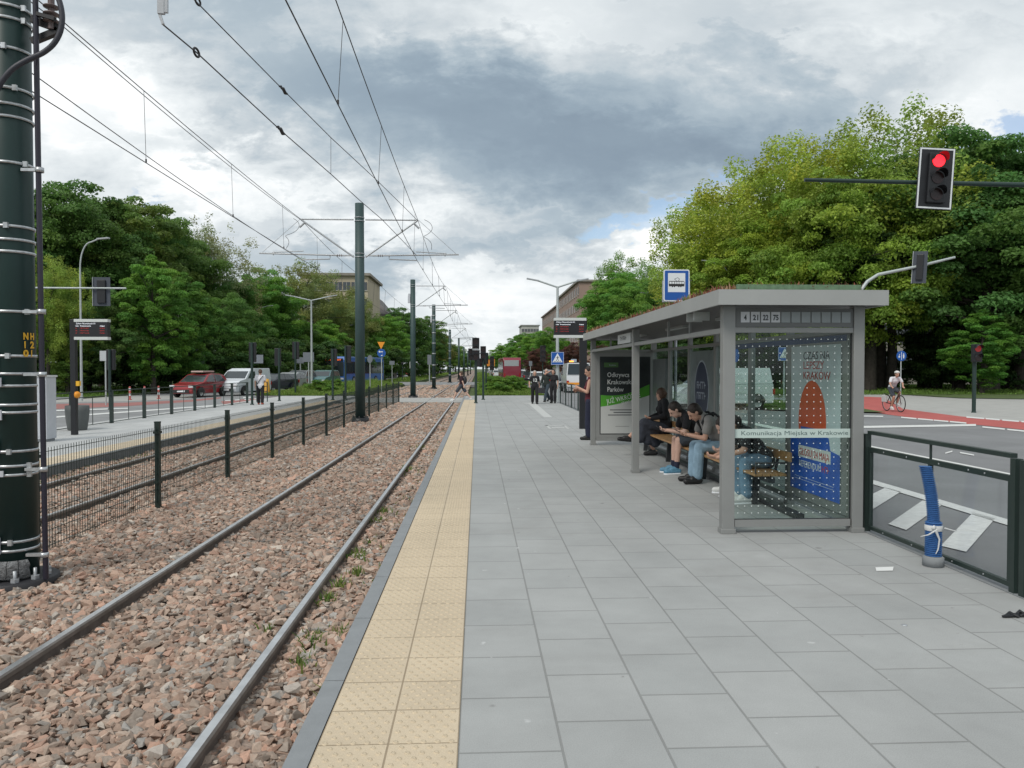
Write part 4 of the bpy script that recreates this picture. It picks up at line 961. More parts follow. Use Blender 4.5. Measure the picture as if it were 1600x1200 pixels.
# ---------------------------------------------------------------- buildings
m_glassd = mat('window_glass', (.05, .06, .07), .15, spec=.8)
def building(name, label, x0, x1, y0, y1, h, wall, floors, face='front', bays=8, roof=(.12, .10, .10), ww=1.2, wh=1.5, hip=0.0, base=0.0, trim=(.5, .48, .44), z0=-.3):
    t = empty(name, ((x0 + x1) / 2, (y0 + y1) / 2, z0), label=label, cat='building', group='street buildings')
    X, Yh = (x1 - x0) / 2, (y1 - y0) / 2
    mw = mat('wall_' + label.split()[0] + str(int(h)), wall, .9, var=.1, vscale=.3)
    mt = mat('trim_' + label.split()[0] + str(int(h)), trim, .9)
    MB().box(-X, X, -Yh, Yh, 0, h).build('wall', mw, t)
    mb = MB().box(-X - .5, X + .5, -Yh - .5, Yh + .5, h + .01, h + .45)
    if hip > 0:
        mb.add([(-X - .5, -Yh - .5, h + .46), (X + .5, -Yh - .5, h + .46), (X + .5, Yh + .5, h + .46), (-X - .5, Yh + .5, h + .46), (0, -Yh + X, h + hip), (0, Yh - X, h + hip)] if X < Yh else
               [(-X - .5, -Yh - .5, h + .46), (X + .5, -Yh - .5, h + .46), (X + .5, Yh + .5, h + .46), (-X - .5, Yh + .5, h + .46), (-X + Yh, 0, h + hip), (X - Yh, 0, h + hip)],
               [(0, 1, 4), (1, 2, 5, 4), (2, 3, 5), (3, 0, 4, 5)] if X < Yh else [(0, 1, 5, 4), (1, 2, 5), (2, 3, 4, 5), (3, 0, 4)])
    mb.build('roof', mat('roof_' + label.split()[0] + str(int(h)), roof, .85, var=.2, vscale=.8), t)
    fh = (h - base - .6) / floors
    me = None
    def win(cx, cy, cz, face):
        nonlocal me
        if face == 'front': o_, A = (cx, -Yh - .06, cz), X_
        elif face == 'left': o_, A = (-X - .06, cy, cz), -Y_
        else: o_, A = (X + .06, cy, cz), Y_
        mb = MB(); N_ = Vector(A).cross(Z_)
        mb.prism([(-ww / 2, 0), (ww / 2, 0), (ww / 2, wh), (-ww / 2, wh)], Vector(o_) - N_ * 0, A, Z_, .03, 0)
        mb.bar(Vector(o_) - Vector(A) * (ww / 2 + .1) - Z_ * .06, Vector(o_) + Vector(A) * (ww / 2 + .1) - Z_ * .06, .2, .1, 1)
        mb.bar(Vector(o_) + N_ * .045, Vector(o_) + N_ * .045 + Z_ * wh, .05, .07, 1)
        mb.build('window', [m_glassd, mt], t)
    n = 0
    for f in range(floors):
        for b in range(bays):
            if n >= 100: break
            cz = base + f * fh + fh * .35
            if face == 'front': win(-X + (b + .5) * 2 * X / bays, 0, cz, 'front')
            else: win(0, -Yh + (b + .5) * 2 * Yh / bays, cz, face)
            n += 1
    return t
def at(px, Y): return D(px, 576, Y).x
building('apartment_block', 'beige flat-roofed block of flats above the left trees', at(470, 130), at(575, 130), 130, 146, D(500, 428, 130).z, (.46, .40, .30), 6, 'front', 8, roof=(.25, .23, .2), wh=1.4)
building('apartment_block', 'grey-beige lower house right of the beige block, behind the first mast', at(560, 150), at(603, 150), 150, 170, D(590, 492, 150).z, (.33, .30, .27), 4, 'front', 5, roof=(.14, .13, .13), hip=4.5)
building('tenement_house', 'pinkish brown tenement with cornice above the right display board', at(905, 178), at(905, 178) + 16, 178, 225, D(905, 438, 178).z, (.30, .215, .18), 6, 'left', 14, roof=(.28, .26, .24), ww=1.3, wh=1.9)
building('tenement_house', 'second brownish tenement lower down the right side of the street', at(880, 226), at(880, 226) + 16, 226, 300, D(880, 470, 226).z, (.27, .20, .17), 5, 'left', 16, roof=(.2, .15, .14), ww=1.3, wh=1.8, hip=3)
building('apartment_block', 'pale distant block beyond the tenements on the right', at(815, 380), at(842, 380), 380, 400, D(830, 508, 380).z, (.42, .42, .40), 6, 'front', 6, roof=(.3, .3, .3))
building('villa', 'pale grey building glimpsed between the trunks on the right', at(1345, 82), at(1640, 82), 82, 95, 15, (.40, .38, .34), 4, 'front', 14, roof=(.2, .2, .2), ww=1.5, wh=2.0, trim=(.6, .6, .58))
# ---------------------------------------------------------------- tram shelter
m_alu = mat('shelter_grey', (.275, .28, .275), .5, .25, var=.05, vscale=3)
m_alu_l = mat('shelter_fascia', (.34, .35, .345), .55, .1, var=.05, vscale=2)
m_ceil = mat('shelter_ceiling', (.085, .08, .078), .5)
m_dark = mat('dark_frame', (.03, .032, .035), .5)
m_wood = mat('bench_wood', (.42, .235, .10), .55, var=.25, vscale=14)
m_glass = glass_mat('clear_glass', (.88, .94, .92), refl=.022)
m_glass2 = glass_mat('clear_glass_back', (.82, .88, .86), refl=.05)
m_gdots = mat('white_dots', (.62, .68, .66), .6)
m_band_g = mat('frosted_band', (.50, .60, .57), .5)
m_ink = mat('dark_lettering', (.04, .045, .05), .6)
m_inkg = mat('grey_green_lettering', (.10, .15, .15), .6)
m_wht = mat('white_print', (.66, .68, .67), .6)
SX0, SX1, SY = 2.50, 3.82, (7.58, 11.98, 16.36)
def shelter():
    t = empty('tram_shelter', (0, -.13, 0), label='grey tram stop shelter with glass walls, advertising panels and a planted roof', cat='tram shelter')
    ZF0, ZF1 = 2.265, 2.412; w = .105
    def post(x, y, wx=.115, z1=2.28):
        mb = MB().box(x - wx / 2, x + wx / 2, y - .05, y + .05, .0, z1)
        mb.box(x - wx / 2 - .012, x + wx / 2 + .012, y - .062, y + .062, .0, .05)
        return mb.build('post', m_alu, t, bevel=.006)
    for y in SY: post(SX0, y, .125 if y < 8 else .105)
    for y in (SY[0], 9.20, 10.50, 12.05, 13.55, 14.95, SY[2]): post(SX1, y, .11 if y in (SY[0], SY[2]) else .07)
    # base bars and transoms
    for (a, b, z, h) in (((SX0, SY[0], 0), (SX1, SY[0], 0), .10, .07), ((SX0, SY[2], 0), (SX1, SY[2], 0), .12, .06), ((SX1, SY[0], 0), (SX1, SY[2], 0), .10, .06)):
        d = Vector((b[0] - a[0], b[1] - a[1], 0)).normalized() * .07
        MB().bar(Vector((a[0], a[1], z)) + d, Vector((b[0], b[1], z)) - d, .07, h).build('rail', m_alu, t)
    for (a, b) in (((SX0, SY[0]), (SX1, SY[0])), ((SX0, SY[2]), (SX1, SY[2])), ((SX0, SY[0]), (SX0, SY[1])), ((SX0, SY[1]), (SX0, SY[2])), ((SX1, SY[0]), (SX1, SY[2]))):
        d = Vector((b[0] - a[0], b[1] - a[1], 0)).normalized() * .055
        MB().bar(Vector((a[0], a[1], 2.035)) + d, Vector((b[0], b[1], 2.035)) - d, .075, .05).build('transom', m_alu, t)
    # roof: fascia ring, ceiling, sloping soffit and plants
    x0, x1, y0, y1 = 2.315, 3.99, 7.30, 16.62
    r = MB().box(x0, x1, y0, y0 + .03, ZF0, ZF1).box(x0, x1, y1 - .03, y1, ZF0, ZF1).box(x0, x0 + .03, y0 + .031, y1 - .031, ZF0, ZF1).box(x1 - .03, x1, y0 + .031, y1 - .031, ZF0, ZF1)
    roof = r.build('roof', m_alu_l, t)
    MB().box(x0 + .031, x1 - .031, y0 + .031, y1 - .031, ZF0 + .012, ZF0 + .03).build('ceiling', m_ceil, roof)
    MB().box(x0 + .20, x1 - .25, y0 + .05, y0 + .09, ZF1 - .02, ZF1 + .055).box(x0 + .10, x0 + .14, y0 + .6, y1 - .05, ZF1 - .02, ZF1 + .01).build('planting_edge', mat('green_edging', (.12, .20, .12), .7, var=.3, vscale=20, speck=(30, .62, (.10, .05, .03))), roof)
    n = 9000; P = np.stack([rng.uniform(x0 + .06, x1 - .22, n), rng.uniform(y0 + .09, y1 - .06, n), np.full(n, ZF1 - .012)], 1)
    MB().box(x0 + .14, x1 - .25, y0 + .1, y1 - .06, ZF1 - .06, ZF1 - .01).build('soil', mat('roof_soil', (.09, .06, .04), .95, var=.4, vscale=20), roof)
    b = blades('sedum', P, .095, .03, .5, [(.30, .10, .06), (.34, .17, .10), (.16, .09, .05), (.42, .28, .16), (.12, .16, .05), (.26, .08, .06)], None, None)
    b.parent = roof; b['kind'] = 'stuff'
    # ceiling lamps and hanging direction plates
    for yy in (8.35, 8.62):
        MB().box(x0 + .06, x0 + .24, yy, yy + .012, ZF0 - .085, ZF0 + .01).build('small_plate', mat('pale_plate', (.55, .57, .56), .6), roof)
    for yy in (8.4, 10.9, 13.6):
        MB().box(2.95, 3.05, yy, yy + 1.0, ZF0 - .02, ZF0 + .011).build('ceiling_lamp', mat('lamp_cover', (.35, .36, .36), .4), roof)
    for yy in (8.9, 9.9, 13.0, 14.2): MB().box(SX0 - .014, SX0 + .014, yy, yy + .03, 2.06, ZF0).build('strut', m_alu, t)
    # small sign on the fascia side towards the far end
    s = MB().box(SX0 - .03, SX0 - .005, 12.25, 13.35, 2.075, 2.235).build('stop_name_plate', mat('pale_plate', (.55, .57, .56), .6), t)
    smudge((SX0 - .032, 13.1, 2.13), -Y_, Z_, .55, .065, 6, m_ink, s)
    # line number box at the near end
    z0 = 2.065; nb = MB().box(SX0 + .07, SX1 - .06, SY[0] - .035, SY[0] - .005, z0, z0 + .185).build('line_number_box', mat('number_box', (.15, .155, .155), .5), t)
    mw, mg = mat('number_tile', (.62, .63, .66), .6), mat('number_tile_empty', (.30, .33, .34), .5)
    pitch = .1025; sx = SX0 + .118
    for i in range(11):
        xx = sx + i * pitch
        tl = MB().box(xx, xx + .088, SY[0] - .041, SY[0] - .036, z0 + .045, z0 + .15).build('number_tile', mw if i < 4 else mg, nb)
        if i < 4: text(('4', '21', '22', '75')[i], (xx + .044, SY[0] - .042, z0 + .068), X_, Z_, .052, m_ink, nb, align='CENTER', width=(.026 if i == 0 else .056), bold=.002)
    # near end glass with dots and the lettered band
    g = MB().box(SX0 + .063, SX1 - .056, SY[0] - .004, SY[0] + .004, .137, 2.009).build('glass_pane', m_glass, t)
    mb = MB(); nx, nz = 17, 26; dx = (SX1 - SX0 - .20) / (nx - 1)
    for i in range(nx):
        for j in range(nz):
            z = .20 + j * .0698
            if .94 < z < 1.06: continue
            mb.disc((SX0 + .11 + i * dx, SY[0] - .0045, z), X_, Z_, .0060, .001, n=8)
    mb.build('dot_pattern', m_gdots, g)
    bd = MB().box(SX0 + .063, SX1 - .056, SY[0] - .0072, SY[0] - .0052, .955, 1.045).build('frosted_band', m_band_g, g)
    text('Komunikacja Miejska w Krakowie', (SX0 + .135, SY[0] - .0078, .983), X_, Z_, .043, m_inkg, bd, width=1.10, depth=.0006)
    MB().box(SX0 + .063, SX1 - .056, SY[0] - .012, SY[0] + .012, .132, .140).box(SX0 + .063, SX0 + .071, SY[0] - .012, SY[0] + .012, .14, 2.0).box(SX1 - .064, SX1 - .056, SY[0] - .012, SY[0] + .012, .14, 2.0).build('glazing_bead', m_dark, g)
    # back wall glass
    ys = (SY[0], 9.20, 10.50, 12.05, 13.55, 14.95, SY[2])
    for i in range(6):
        if i in (0,): continue
        MB().box(SX1 - .004, SX1 + .004, ys[i] + .037, ys[i + 1] - .037, .132, 2.009).build('glass_pane', m_glass2, t)
    # near poster case on the back wall
    a0, a1 = 7.68, 9.14
    pc = MB().box(SX1 - .045, SX1 + .045, a0, a1, .135, 2.005).build('poster_case', m_alu, t, bevel=.004)
    O = Vector((SX1 - .052, 9.04, .24)); A = -Y_; B = Z_; PW, PH = 1.24, 1.67      # reads from the far end to the near end
    def pl(mb_poly, m, lift, name, par):
        mb = MB(); [mb.prism(p, O - X_ * lift, A, B, .0008) for p in mb_poly]
        # prism normal is A x B = -Y x Z = -X : outwards
        return mb.build(name, m, par)
    po = pl([[(0, 0), (PW, 0), (PW, PH), (0, PH)]], mat('poster_pale', (.62, .69, .73), .35, var=.06, vscale=3), 0, 'poster', pc)
    egg = [(.565 + .35 * math.cos(a), .80 + .475 * math.sin(a)) for a in [-.35 + i * (PI + .70) / 40 for i in range(41)]]
    pl([egg], mat('poster_red', (.78, .12, .04), .35, var=.15, vscale=6), .001, 'poster_emblem', po)
    pl([[(0, 0), (PW, 0), (PW, .50), (1.02, .53), (.98, .66), (.80, .70), (.80, .74), (.28, .74), (.28, .60), (0, .585)]], mat('poster_blue', (.03, .12, .52), .35, var=.15, vscale=4), .002, 'poster_field', po)
    pl([[(.22, .385), (1.03, .385), (1.03, .52), (.22, .52)]], m_wht, .003, 'poster_label', po)
    R = mat('poster_red_ink', (.50, .06, .05), .4)
    text('CZAS NA', O - X_ * .002 + A * .33 + B * 1.515, A, B, .088, m_ink, po, width=.66)
    text('LEPSZY', O - X_ * .002 + A * .33 + B * 1.405, A, B, .088, R, po, width=.53)
    text('KRAKÓW', O - X_ * .002 + A * .33 + B * 1.29, A, B, .088, R, po, width=.68)
    text('GŁOSUJ 24 MAJA', O - X_ * .0042 + A * .25 + B * .41, A, B, .08, R, po, width=.75)
    text('REFERENDUM', O - X_ * .003 + A * .24 + B * .275, A, B, .075, m_wht, po, width=.56)
    smudge(O - X_ * .003 + A * .83 + B * .275, A, B, .18, .07, 3, R, po)
    for k in range(2): MB().prism([(.12, .15 - k * .03), (1.1, .15 - k * .03), (1.1, .154 - k * .03), (.12, .154 - k * .03)], O - X_ * .003, A, B, .0006).build('poster_small_print', m_wht, po)
    # blue and dark trim above the poster case
    MB().box(SX1 - .05, SX1 - .046, a0 + .02, 11.5, 1.935, 2.0).build('blue_strip', mat('blue_strip', (.02, .05, .16), .4), t)
    # second advert on the back wall: dark oval over a hazy picture
    p2 = MB().box(SX1 - .02, SX1 - .008, 12.15, 13.42, .25, 1.95).build('glass_advert', mat('advert_grey', (.18, .22, .23), .3, var=.3, vscale=2.2), t)
    c = Vector((SX1 - .0225, 12.78, 1.27))
    MB().disc(c, -Y_, Z_, .40, .0012, 40, ry=.52).build('advert_oval_rim', mat('rim_pale', (.42, .48, .55), .5), p2)
    ov = MB().disc(c - X_ * .0016, -Y_, Z_, .375, .0012, 40, ry=.495).build('advert_oval', mat('oval_navy', (.008, .02, .06), .35), p2)
    pic = MB()
    pic.prism([(-.55, -.95), (.55, -.95), (.50, -.35), (.18, -.52), (-.10, -.55), (-.35, -.8)], c, -Y_, Z_, .001)
    pic.build('advert_picture', mat('advert_olive', (.14, .13, .07), .5, var=.5, vscale=5), p2)
    smudge(c - X_ * .0034 + Y_ * .26 + Z_ * .04, -Y_, Z_, .52, .12, 5, mat('grey_print', (.30, .34, .40), .6), ov)
    smudge(c - X_ * .0034 + Y_ * .26 - Z_ * .14, -Y_, Z_, .52, .12, 5, mat('grey_print', (.30, .34, .40), .6), ov, seed=4)
    # far end: poster case across the shelter
    y = SY[2]
    fc = MB().box(SX0 + .056, SX1 - .056, y - .05, y + .05, .155, 2.005).build('poster_case', m_alu, t, bevel=.004)
    O2 = Vector((2.655, y - .054, .25)); w2, h2 = 1.06, 1.64
    def pf(polys, m, lift, name, par):
        mb = MB(); [mb.prism(p, O2 - Y_ * lift, X_, Z_, .0008) for p in polys]; return mb.build(name, m, par)
    MB().box(O2.x - .02, O2.x + w2 + .02, y - .053, y - .0505, .23, 1.91).build('poster_frame', m_dark, fc)
    p3 = pf([[(0, 0), (w2, 0), (w2, h2), (0, h2)]], mat('poster_dark', (.012, .017, .018), .4, var=.5, vscale=3), 0, 'poster', fc)
    gr_ = [(0, .58)] + [(w2 * f, .58 + .02 * math.sin(f * 3) + .24 * f ** 1.7) for f in [i / 10 for i in range(1, 11)]] + [(w2, 1.06)] + [(w2 * f, .83 - .04 * math.sin(f * 3) + .25 * f ** 2) for f in [i / 10 for i in range(9, -1, -1)]]
    wt = [(0, 0), (w2, 0), (w2, .90)] + [(w2 * f, .60 + .02 * math.sin(f * 3) + .24 * f ** 1.7) for f in [i / 10 for i in range(10, -1, -1)]]
    pf([wt], mat('poster_white', (.48, .49, .48), .5), .001, 'poster_lower_field', p3)
    pf([gr_], mat('poster_green', (.06, .27, .02), .5, var=.15), .002, 'poster_wave', p3)
    pf([[(.07, 1.43), (.38, 1.43), (.38, 1.53), (.07, 1.53)]], mat('poster_green_dark', (.06, .14, .04), .5), .001, 'poster_tab', p3)
    text('Kraków', O2 - Y_ * .0025 + X_ * .18 + Z_ * 1.46, X_, Z_, .035, mat('grey_print', (.30, .34, .40), .6), p3, width=.15)
    for (s_, zz, wd) in (('Odkrywca', 1.22, .48), ('Krakowskich', 1.065, .66), ('Parków', .905, .36)):
        text(s_, O2 - Y_ * .0025 + X_ * .14 + Z_ * zz, X_, Z_, .10, m_wht, p3, width=wd, bold=.001)
    rot = Vector((math.cos(.21), 0, math.sin(.21))); rup = Vector((-math.sin(.21), 0, math.cos(.21)))
    text('JUŻ WKRÓTCE', O2 - Y_ * .004 + X_ * .14 + Z_ * .64, rot, rup, .10, m_wht, p3, width=.74)
    text('START', O2 - Y_ * .004 + X_ * .46 + Z_ * .625, rot, rup, .055, m_wht, p3, width=.18); smudge(O2 - Y_ * .004 + X_ * .46 + Z_ * .625 + rot * .21, rot, rup, .25, .05, 5, m_wht, p3)
    for k, (a, b_) in enumerate([(.2, .74), (.28, .68), (.16, .80)]): pf([[(a, .50 - k * .055), (b_, .50 - k * .055), (b_, .518 - k * .055), (a, .518 - k * .055)]], m_ink, .002, 'poster_small_print', p3)
    pf([[(.32, .15), (.62, .15), (.62, .156), (.32, .156)]], m_ink, .002, 'poster_small_print', p3)
    MB().box(SX0 + .06, SX1 - .06, y - .058, y + .058, .095, .155).build('case_foot', m_alu, fc)
    # timetable case in the corner
    MB().box(SX1 - .06, SX1 - .01, 15.1, 16.2, .75, 1.85).build('timetable_case', mat('timetable', (.16, .18, .18), .3, var=.2, vscale=5), t)
    return t
shelter()
# bench inside the shelter
def bench():
    y0, y1 = 8.62, 15.4
    t = empty('bench', (3.42, y0, 0), label='long wooden slat bench on a dark steel beam inside the shelter', cat='bench')
    L = y1 - y0
    for k in range(4): MB().box(-.20 + k * .097, -.20 + k * .097 + .088, 0, L, .395, .425).build('seat_slat', m_wood, t, bevel=.004)
    for k in range(1): MB().box(.215, .24, -.0, L, .56, .67).build('backrest', m_wood, t, bevel=.004)
    MB().bar((.0, .0, .35), (.0, L, .35), .08, .06).build('beam', m_dark, t)
    MB().bar((.10, -.55, .035), (.10, L, .035), .10, .05).build('floor_rail', m_dark, t)
    for yy in (.4, 2.5, 4.6, 6.4):
        mb = MB().bar((-.05, yy, .0), (-.02, yy, .36), .07, .05); mb.bar((-.2, yy, .385), (.2, yy, .385), .05, .018); mb.bar((.2, yy, .385), (.25, yy, .66), .05, .018); mb.build('bench_leg', m_dark, t)
    for yy in (.0, 3.4): MB().tube([(-.19, yy, .43), (-.19, yy, .55), (.17, yy, .55), (.17, yy, .43)], .012, 8).build('armrest', m_dark, t)
bench()

# ---------------------------------------------------------------- platform edge fences
m_fg = mat('fence_green', (.018, .032, .028), .4, var=.1, vscale=6)
m_gp = glass_mat('fence_glass', (.93, .945, .95), refl=.03)
def panel_fence(name, label, x, y0, n, bay, h=1.0, glass=True, thick=.05, dbl=True, mid=True, slats=False, group=None):
    t = empty(name, (x, y0, 0), label=label, cat='fence', group=group)
    for i in range(n + 1):
        yy = i * bay
        if dbl and glass:
            for d in ((-.05, .05) if i < n else (-.02,)): MB().box(-.03, .03, yy + d - .027, yy + d + .027, -.06, h).build('fence_post', m_fg, t)
            if i == 0 or i == n: pass
        else: MB().box(-thick / 2, thick / 2, yy - thick / 2, yy + thick / 2, -.02, h).build('fence_post', m_fg, t)
    for i in range(n):
        a, b = i * bay + (.08 if glass else thick / 2), (i + 1) * bay - (.08 if glass else thick / 2)
        MB().box(-.028, .028, a - .0, b + .0, h + .001, h + .035).build('top_rail', m_fg, t) if glass else MB().box(-.02, .02, a, b, h - .03, h).build('top_rail', m_fg, t)
        if glass:
            z0, z1 = .035, .86
            fr = MB().box(-.018, .018, a, b, z1 - .045, z1).box(-.018, .018, a, b, z0, z0 + .035).box(-.018, .018, a, a + .035, z0 + .036, z1 - .046).box(-.018, .018, b - .035, b, z0 + .036, z1 - .046).box(-.015, .015, (a + b) / 2 - .016, (a + b) / 2 + .016, z0 + .036, z1 - .046)
            fr.box(-.008, .008, (a + b) / 2 - .008, (a + b) / 2 + .008, z1, h)
            f = fr.build('panel_frame', m_fg, t)
            MB().box(-.004, .004, a + .035, b - .035, z0 + .035, z1 - .045).build('glass_panel', m_gp, f)
            sc = MB()
            for zz, ys in ((z1 - .022, (.3, .5, .9, 1.4, 1.8)), (z0 + .017, (.3, .7, 1.3, 1.8))):
                for q in ys: sc.lathe([(0, 0), (.008, 0), (.008, .004), (0, .004)], c=(-.0225, a + q * (b - a) / 2.1, zz), n=8, axis='x')
            sc.build('screw', m_galv, f)
        else:
            MB().box(-.012, .012, a, b, .03, .05).build('bottom_rail', m_fg, t); MB().box(-.012, .012, a, b, h - .17, h - .15).build('middle_rail', m_fg, t)
            if mid: MB().box(-.008, .008, (a + b) / 2 - .008, (a + b) / 2 + .008, .05, h - .17).build('stay', m_fg, t)
    return t
panel_fence('glass_fence', 'dark green railing with clear panels at the right platform edge', 3.95, .9, 3, 2.2, h=.99)
panel_fence('railing', 'thin black railing at the platform edge beyond the shelter', 3.95, 16.9, 9, 2.1, glass=False, thick=.05)
t = panel_fence('railing', 'black railing along the back of the opposite platform', -11.08, 18.9, 8, 2.25, glass=False, thick=.09)
a = empty('railing', (-11.08, 9.2, 0), label='black railing panel behind the near mast on the opposite platform', cat='fence')
for i in range(4):
    MB().box(-.045, .045, i * 2.3 - .045, i * 2.3 + .045, 0, 1.0).build('fence_post', m_fg, a)
    if i < 3: MB().box(-.02, .02, i * 2.3 + .05, i * 2.3 + 2.25, .97, 1.0).build('top_rail', m_fg, a); MB().box(-.012, .012, i * 2.3 + .05, i * 2.3 + 2.25, .03, .05).build('bottom_rail', m_fg, a)
# small gate at the end of the opposite railing
t = empty('barrier', (-11.0, 38.2, 0), label='short black barrier with three bars at the end of the opposite railing', cat='barrier')
MB().box(-.02, .02, -.02, .02, 0, 1.0).box(.5, .54, -.02, .02, 0, 1.0).box(.021, .499, -.015, .015, .96, 1.0).box(.021, .499, -.015, .015, .5, .54).box(.021, .499, -.015, .015, .75, .78).build('frame', m_fg, t)

# blue corrugated drain pipe stub at the fence
c = G(1458, 884, 0)
t = empty('drain_pipe', (c.x, c.y, 0), label='blue corrugated pipe stub standing at the glass railing, bound with white tape', cat='pipe')
m_blue = mat('blue_plastic', (.035, .12, .32), .6, var=.15, vscale=20)
MB().lathe([(.0, 0), (.082, 0), (.082, .075), (.07, .085), (0, .085)], n=24).build('concrete_collar', m_kerb, t)
def corr(z0, z1, r, pitch, lean=lambda z: 0):
    mb = MB(); n = 20; k = int((z1 - z0) / pitch * 4); pts = []; rs = []
    for i in range(k + 1):
        z = z0 + (z1 - z0) * i / k; pts.append(Vector((lean(z), 0, z))); rs.append(r + (.006 if (i % 4) in (1, 2) else -.004))
    vs = []
    for p, rr in zip(pts, rs):
        for j in range(n): a = 2 * PI * j / n; vs.append((p.x + rr * math.cos(a), rr * math.sin(a), p.z))
    mb.add(vs, [(i * n + j, i * n + (j + 1) % n, (i + 1) * n + (j + 1) % n, (i + 1) * n + j) for i in range(k) for j in range(n)], smooth=False)
    mb.add(vs[-n:], [tuple(range(n))]); return mb
ln = lambda z: -.075 * ((z - .33) / .5) ** 1.8 if z > .33 else 0
corr(.085, .375, .060, .016).build('lower_pipe', m_blue, t)
corr(.376, .835, .044, .016, ln).build('upper_pipe', m_blue, t)
tp = MB().lathe([(.067, .30), (.070, .315), (.069, .34), (.062, .352)], n=18)
tp.tube([(-.02, -.08, .32), (-.10, -.09, .28), (-.17, -.10, .27)], [.008, .006, .003], 5); tp.tube([(.05, -.07, .33), (.12, -.08, .31), (.15, -.08, .315)], [.007, .006, .003], 5)
tp.tube([(-.03, -.082, .31), (.0, -.083, .24), (-.01, -.083, .16), (-.03, -.083, .12)], [.012, .008, .006, .003], 5); tp.ico((-.04, -.07, .335), .022, 1, scale=(1, .5, 1))
tp.build('tape', mat('white_tape', (.62, .63, .63), .5), t)
# litter
c = G(1382, 890, 0); q = MB().add([(-.095, -.05, .004), (.04, -.055, .006), (.105, .05, .010), (-.045, .058, .005)], [(0, 1, 2, 3)]).add([(-.095, -.05, .0035), (.04, -.055, .0055), (.105, .05, .0095), (-.045, .058, .0045)], [(3, 2, 1, 0)])
o = q.build('paper', mat('paper', (.72, .73, .72), .8)); o.location = (c.x, c.y, 0); tag(o, 'small white sheet of paper lying on the slabs by the shelter', 'paper')
c = G(1592, 964, 0); q = MB()
for i in range(14):
    a = Vector((-.13 + i * .022 + random.uniform(-.01, .01), random.uniform(-.02, .02), .012)); q.tube([a, a + Vector((.04, random.uniform(-.025, .025), random.uniform(0, .02))), a + Vector((.08, random.uniform(-.03, .03), -.004))], [.008, .014, .004], 5)
o = q.build('rag', m_black); o.location = (c.x, c.y, 0); tag(o, 'crumpled black rag lying at the right edge of the platform', 'rag')
c = G(1413, 977, 0); o = MB().lathe([(0, .005), (.014, .005), (.018, .003), (.018, 0)], n=14).build('bottle_cap', m_galv); o.location = (c.x, c.y, 0); tag(o, 'tiny metal cap lying on the grey slabs', 'cap')
o = None
# ---------------------------------------------------------------- street lamps, signals and signs
m_lamp = mat('lamp_pole_pale', (.42, .46, .46), .5, .2, var=.08)
m_lampg = mat('lamp_pole_green', (.10, .16, .15), .5)
m_sig = mat('signal_black', (.012, .013, .016), .45)
m_sigp = mat('signal_pole_green', (.014, .035, .030), .45, var=.1)
m_sback = mat('sign_back_grey', (.17, .19, .22), .6, var=.08)
m_sigback = mat('signal_back', (.055, .065, .085), .6)
m_sblue = mat('sign_blue', (.008, .085, .36), .4)
m_swhite = mat('sign_white', (.72, .75, .78), .5)
m_sblack = mat('sign_black', (.02, .02, .02), .5)
m_lens_off = mat('lens_off', (.03, .012, .012), .25)
m_red_on = mat('lens_red_lit', (.5, .01, .01), .3, emit=(1, .012, .02), estr=3.2)
m_red_dim = mat('lens_red_dim', (.3, .02, .02), .3, emit=(1, .05, .05), estr=.08)
m_orange = mat('orange_plastic', (.78, .30, .02), .5)

def lamp(px, Y, top, label, side=1, arms=1, reach=1.9, zb=-.1, m=m_lamp, straight=False, r=.07, x=None):
    p = D(px, 576, Y); zt = D(px, top, Y).z - zb
    t = empty('street_lamp', (p.x if x is None else x, Y, zb), label=label, cat='street lamp', group='street lamps')
    if straight:
        MB().tube([(0, 0, 0), (0, 0, zt - .35)], [r, r * .6], 10).build('pole', m, t)
        for s in (-1, 1)[:arms]:
            MB().tube([(0, 0, zt - .38), (s * reach, 0, zt - .05)], r * .45, 8).build('arm', m, t)
            MB().bar((s * reach * .95, 0, zt - .06), (s * (reach + .55), 0, zt + .05), .2, .06).build('lamp_head', m_galv, t)
    else:
        MB().tube([(0, 0, 0), (0, 0, zt * .82)], [r, r * .6], 10).build('pole', m, t)
        P = [Vector((0, 0, zt * .82))]
        for i in range(1, 9):
            a = i / 8 * PI / 2; P.append(Vector((side * (1 - math.cos(a)) * reach * .6, 0, zt * .82 + math.sin(a) * zt * .16)))
        P.append(Vector((side * reach, 0, zt)))
        MB().tube(P, r * .55, 8).build('arm', m, t)
        MB().bar((side * reach * .93, 0, zt - .01), (side * (reach + .55), 0, zt + .05), .22, .07).build('lamp_head', m_galv, t)
    return t
lamp(127, 42, 373, 'curved pale street lamp rising behind the left display board', 1, reach=1.0)
lamp(395, 85, 478, 'curved street lamp above the white van', 1, reach=1.7)
lamp(487, 60, 462, 'double-armed street lamp in the left median grass', arms=2, straight=True, reach=1.45, r=.10)
lamp(529, 110, 508, 'far street lamp between double lamp and first mast', 1, reach=1.6)
lamp(626, 160, 514, 'far thin street lamp left of the second mast', 1, reach=1.6)
dl = lamp(871, 37.8, 437, 'pale double-armed street lamp at the end of the platform railing', arms=2, straight=True, reach=1.0, r=.10, zb=0)
lamp(1140, 66, 408, 'curved pale street lamp above the shelter roof, right of the stop sign', -1, reach=2.0)
lamp(1030, 98, 458, 'curved street lamp above the middle of the shelter roof', -1, reach=2.0)
lamp(962, 135, 487, 'smallest curved street lamp above the far part of the shelter roof', -1, reach=2.0)

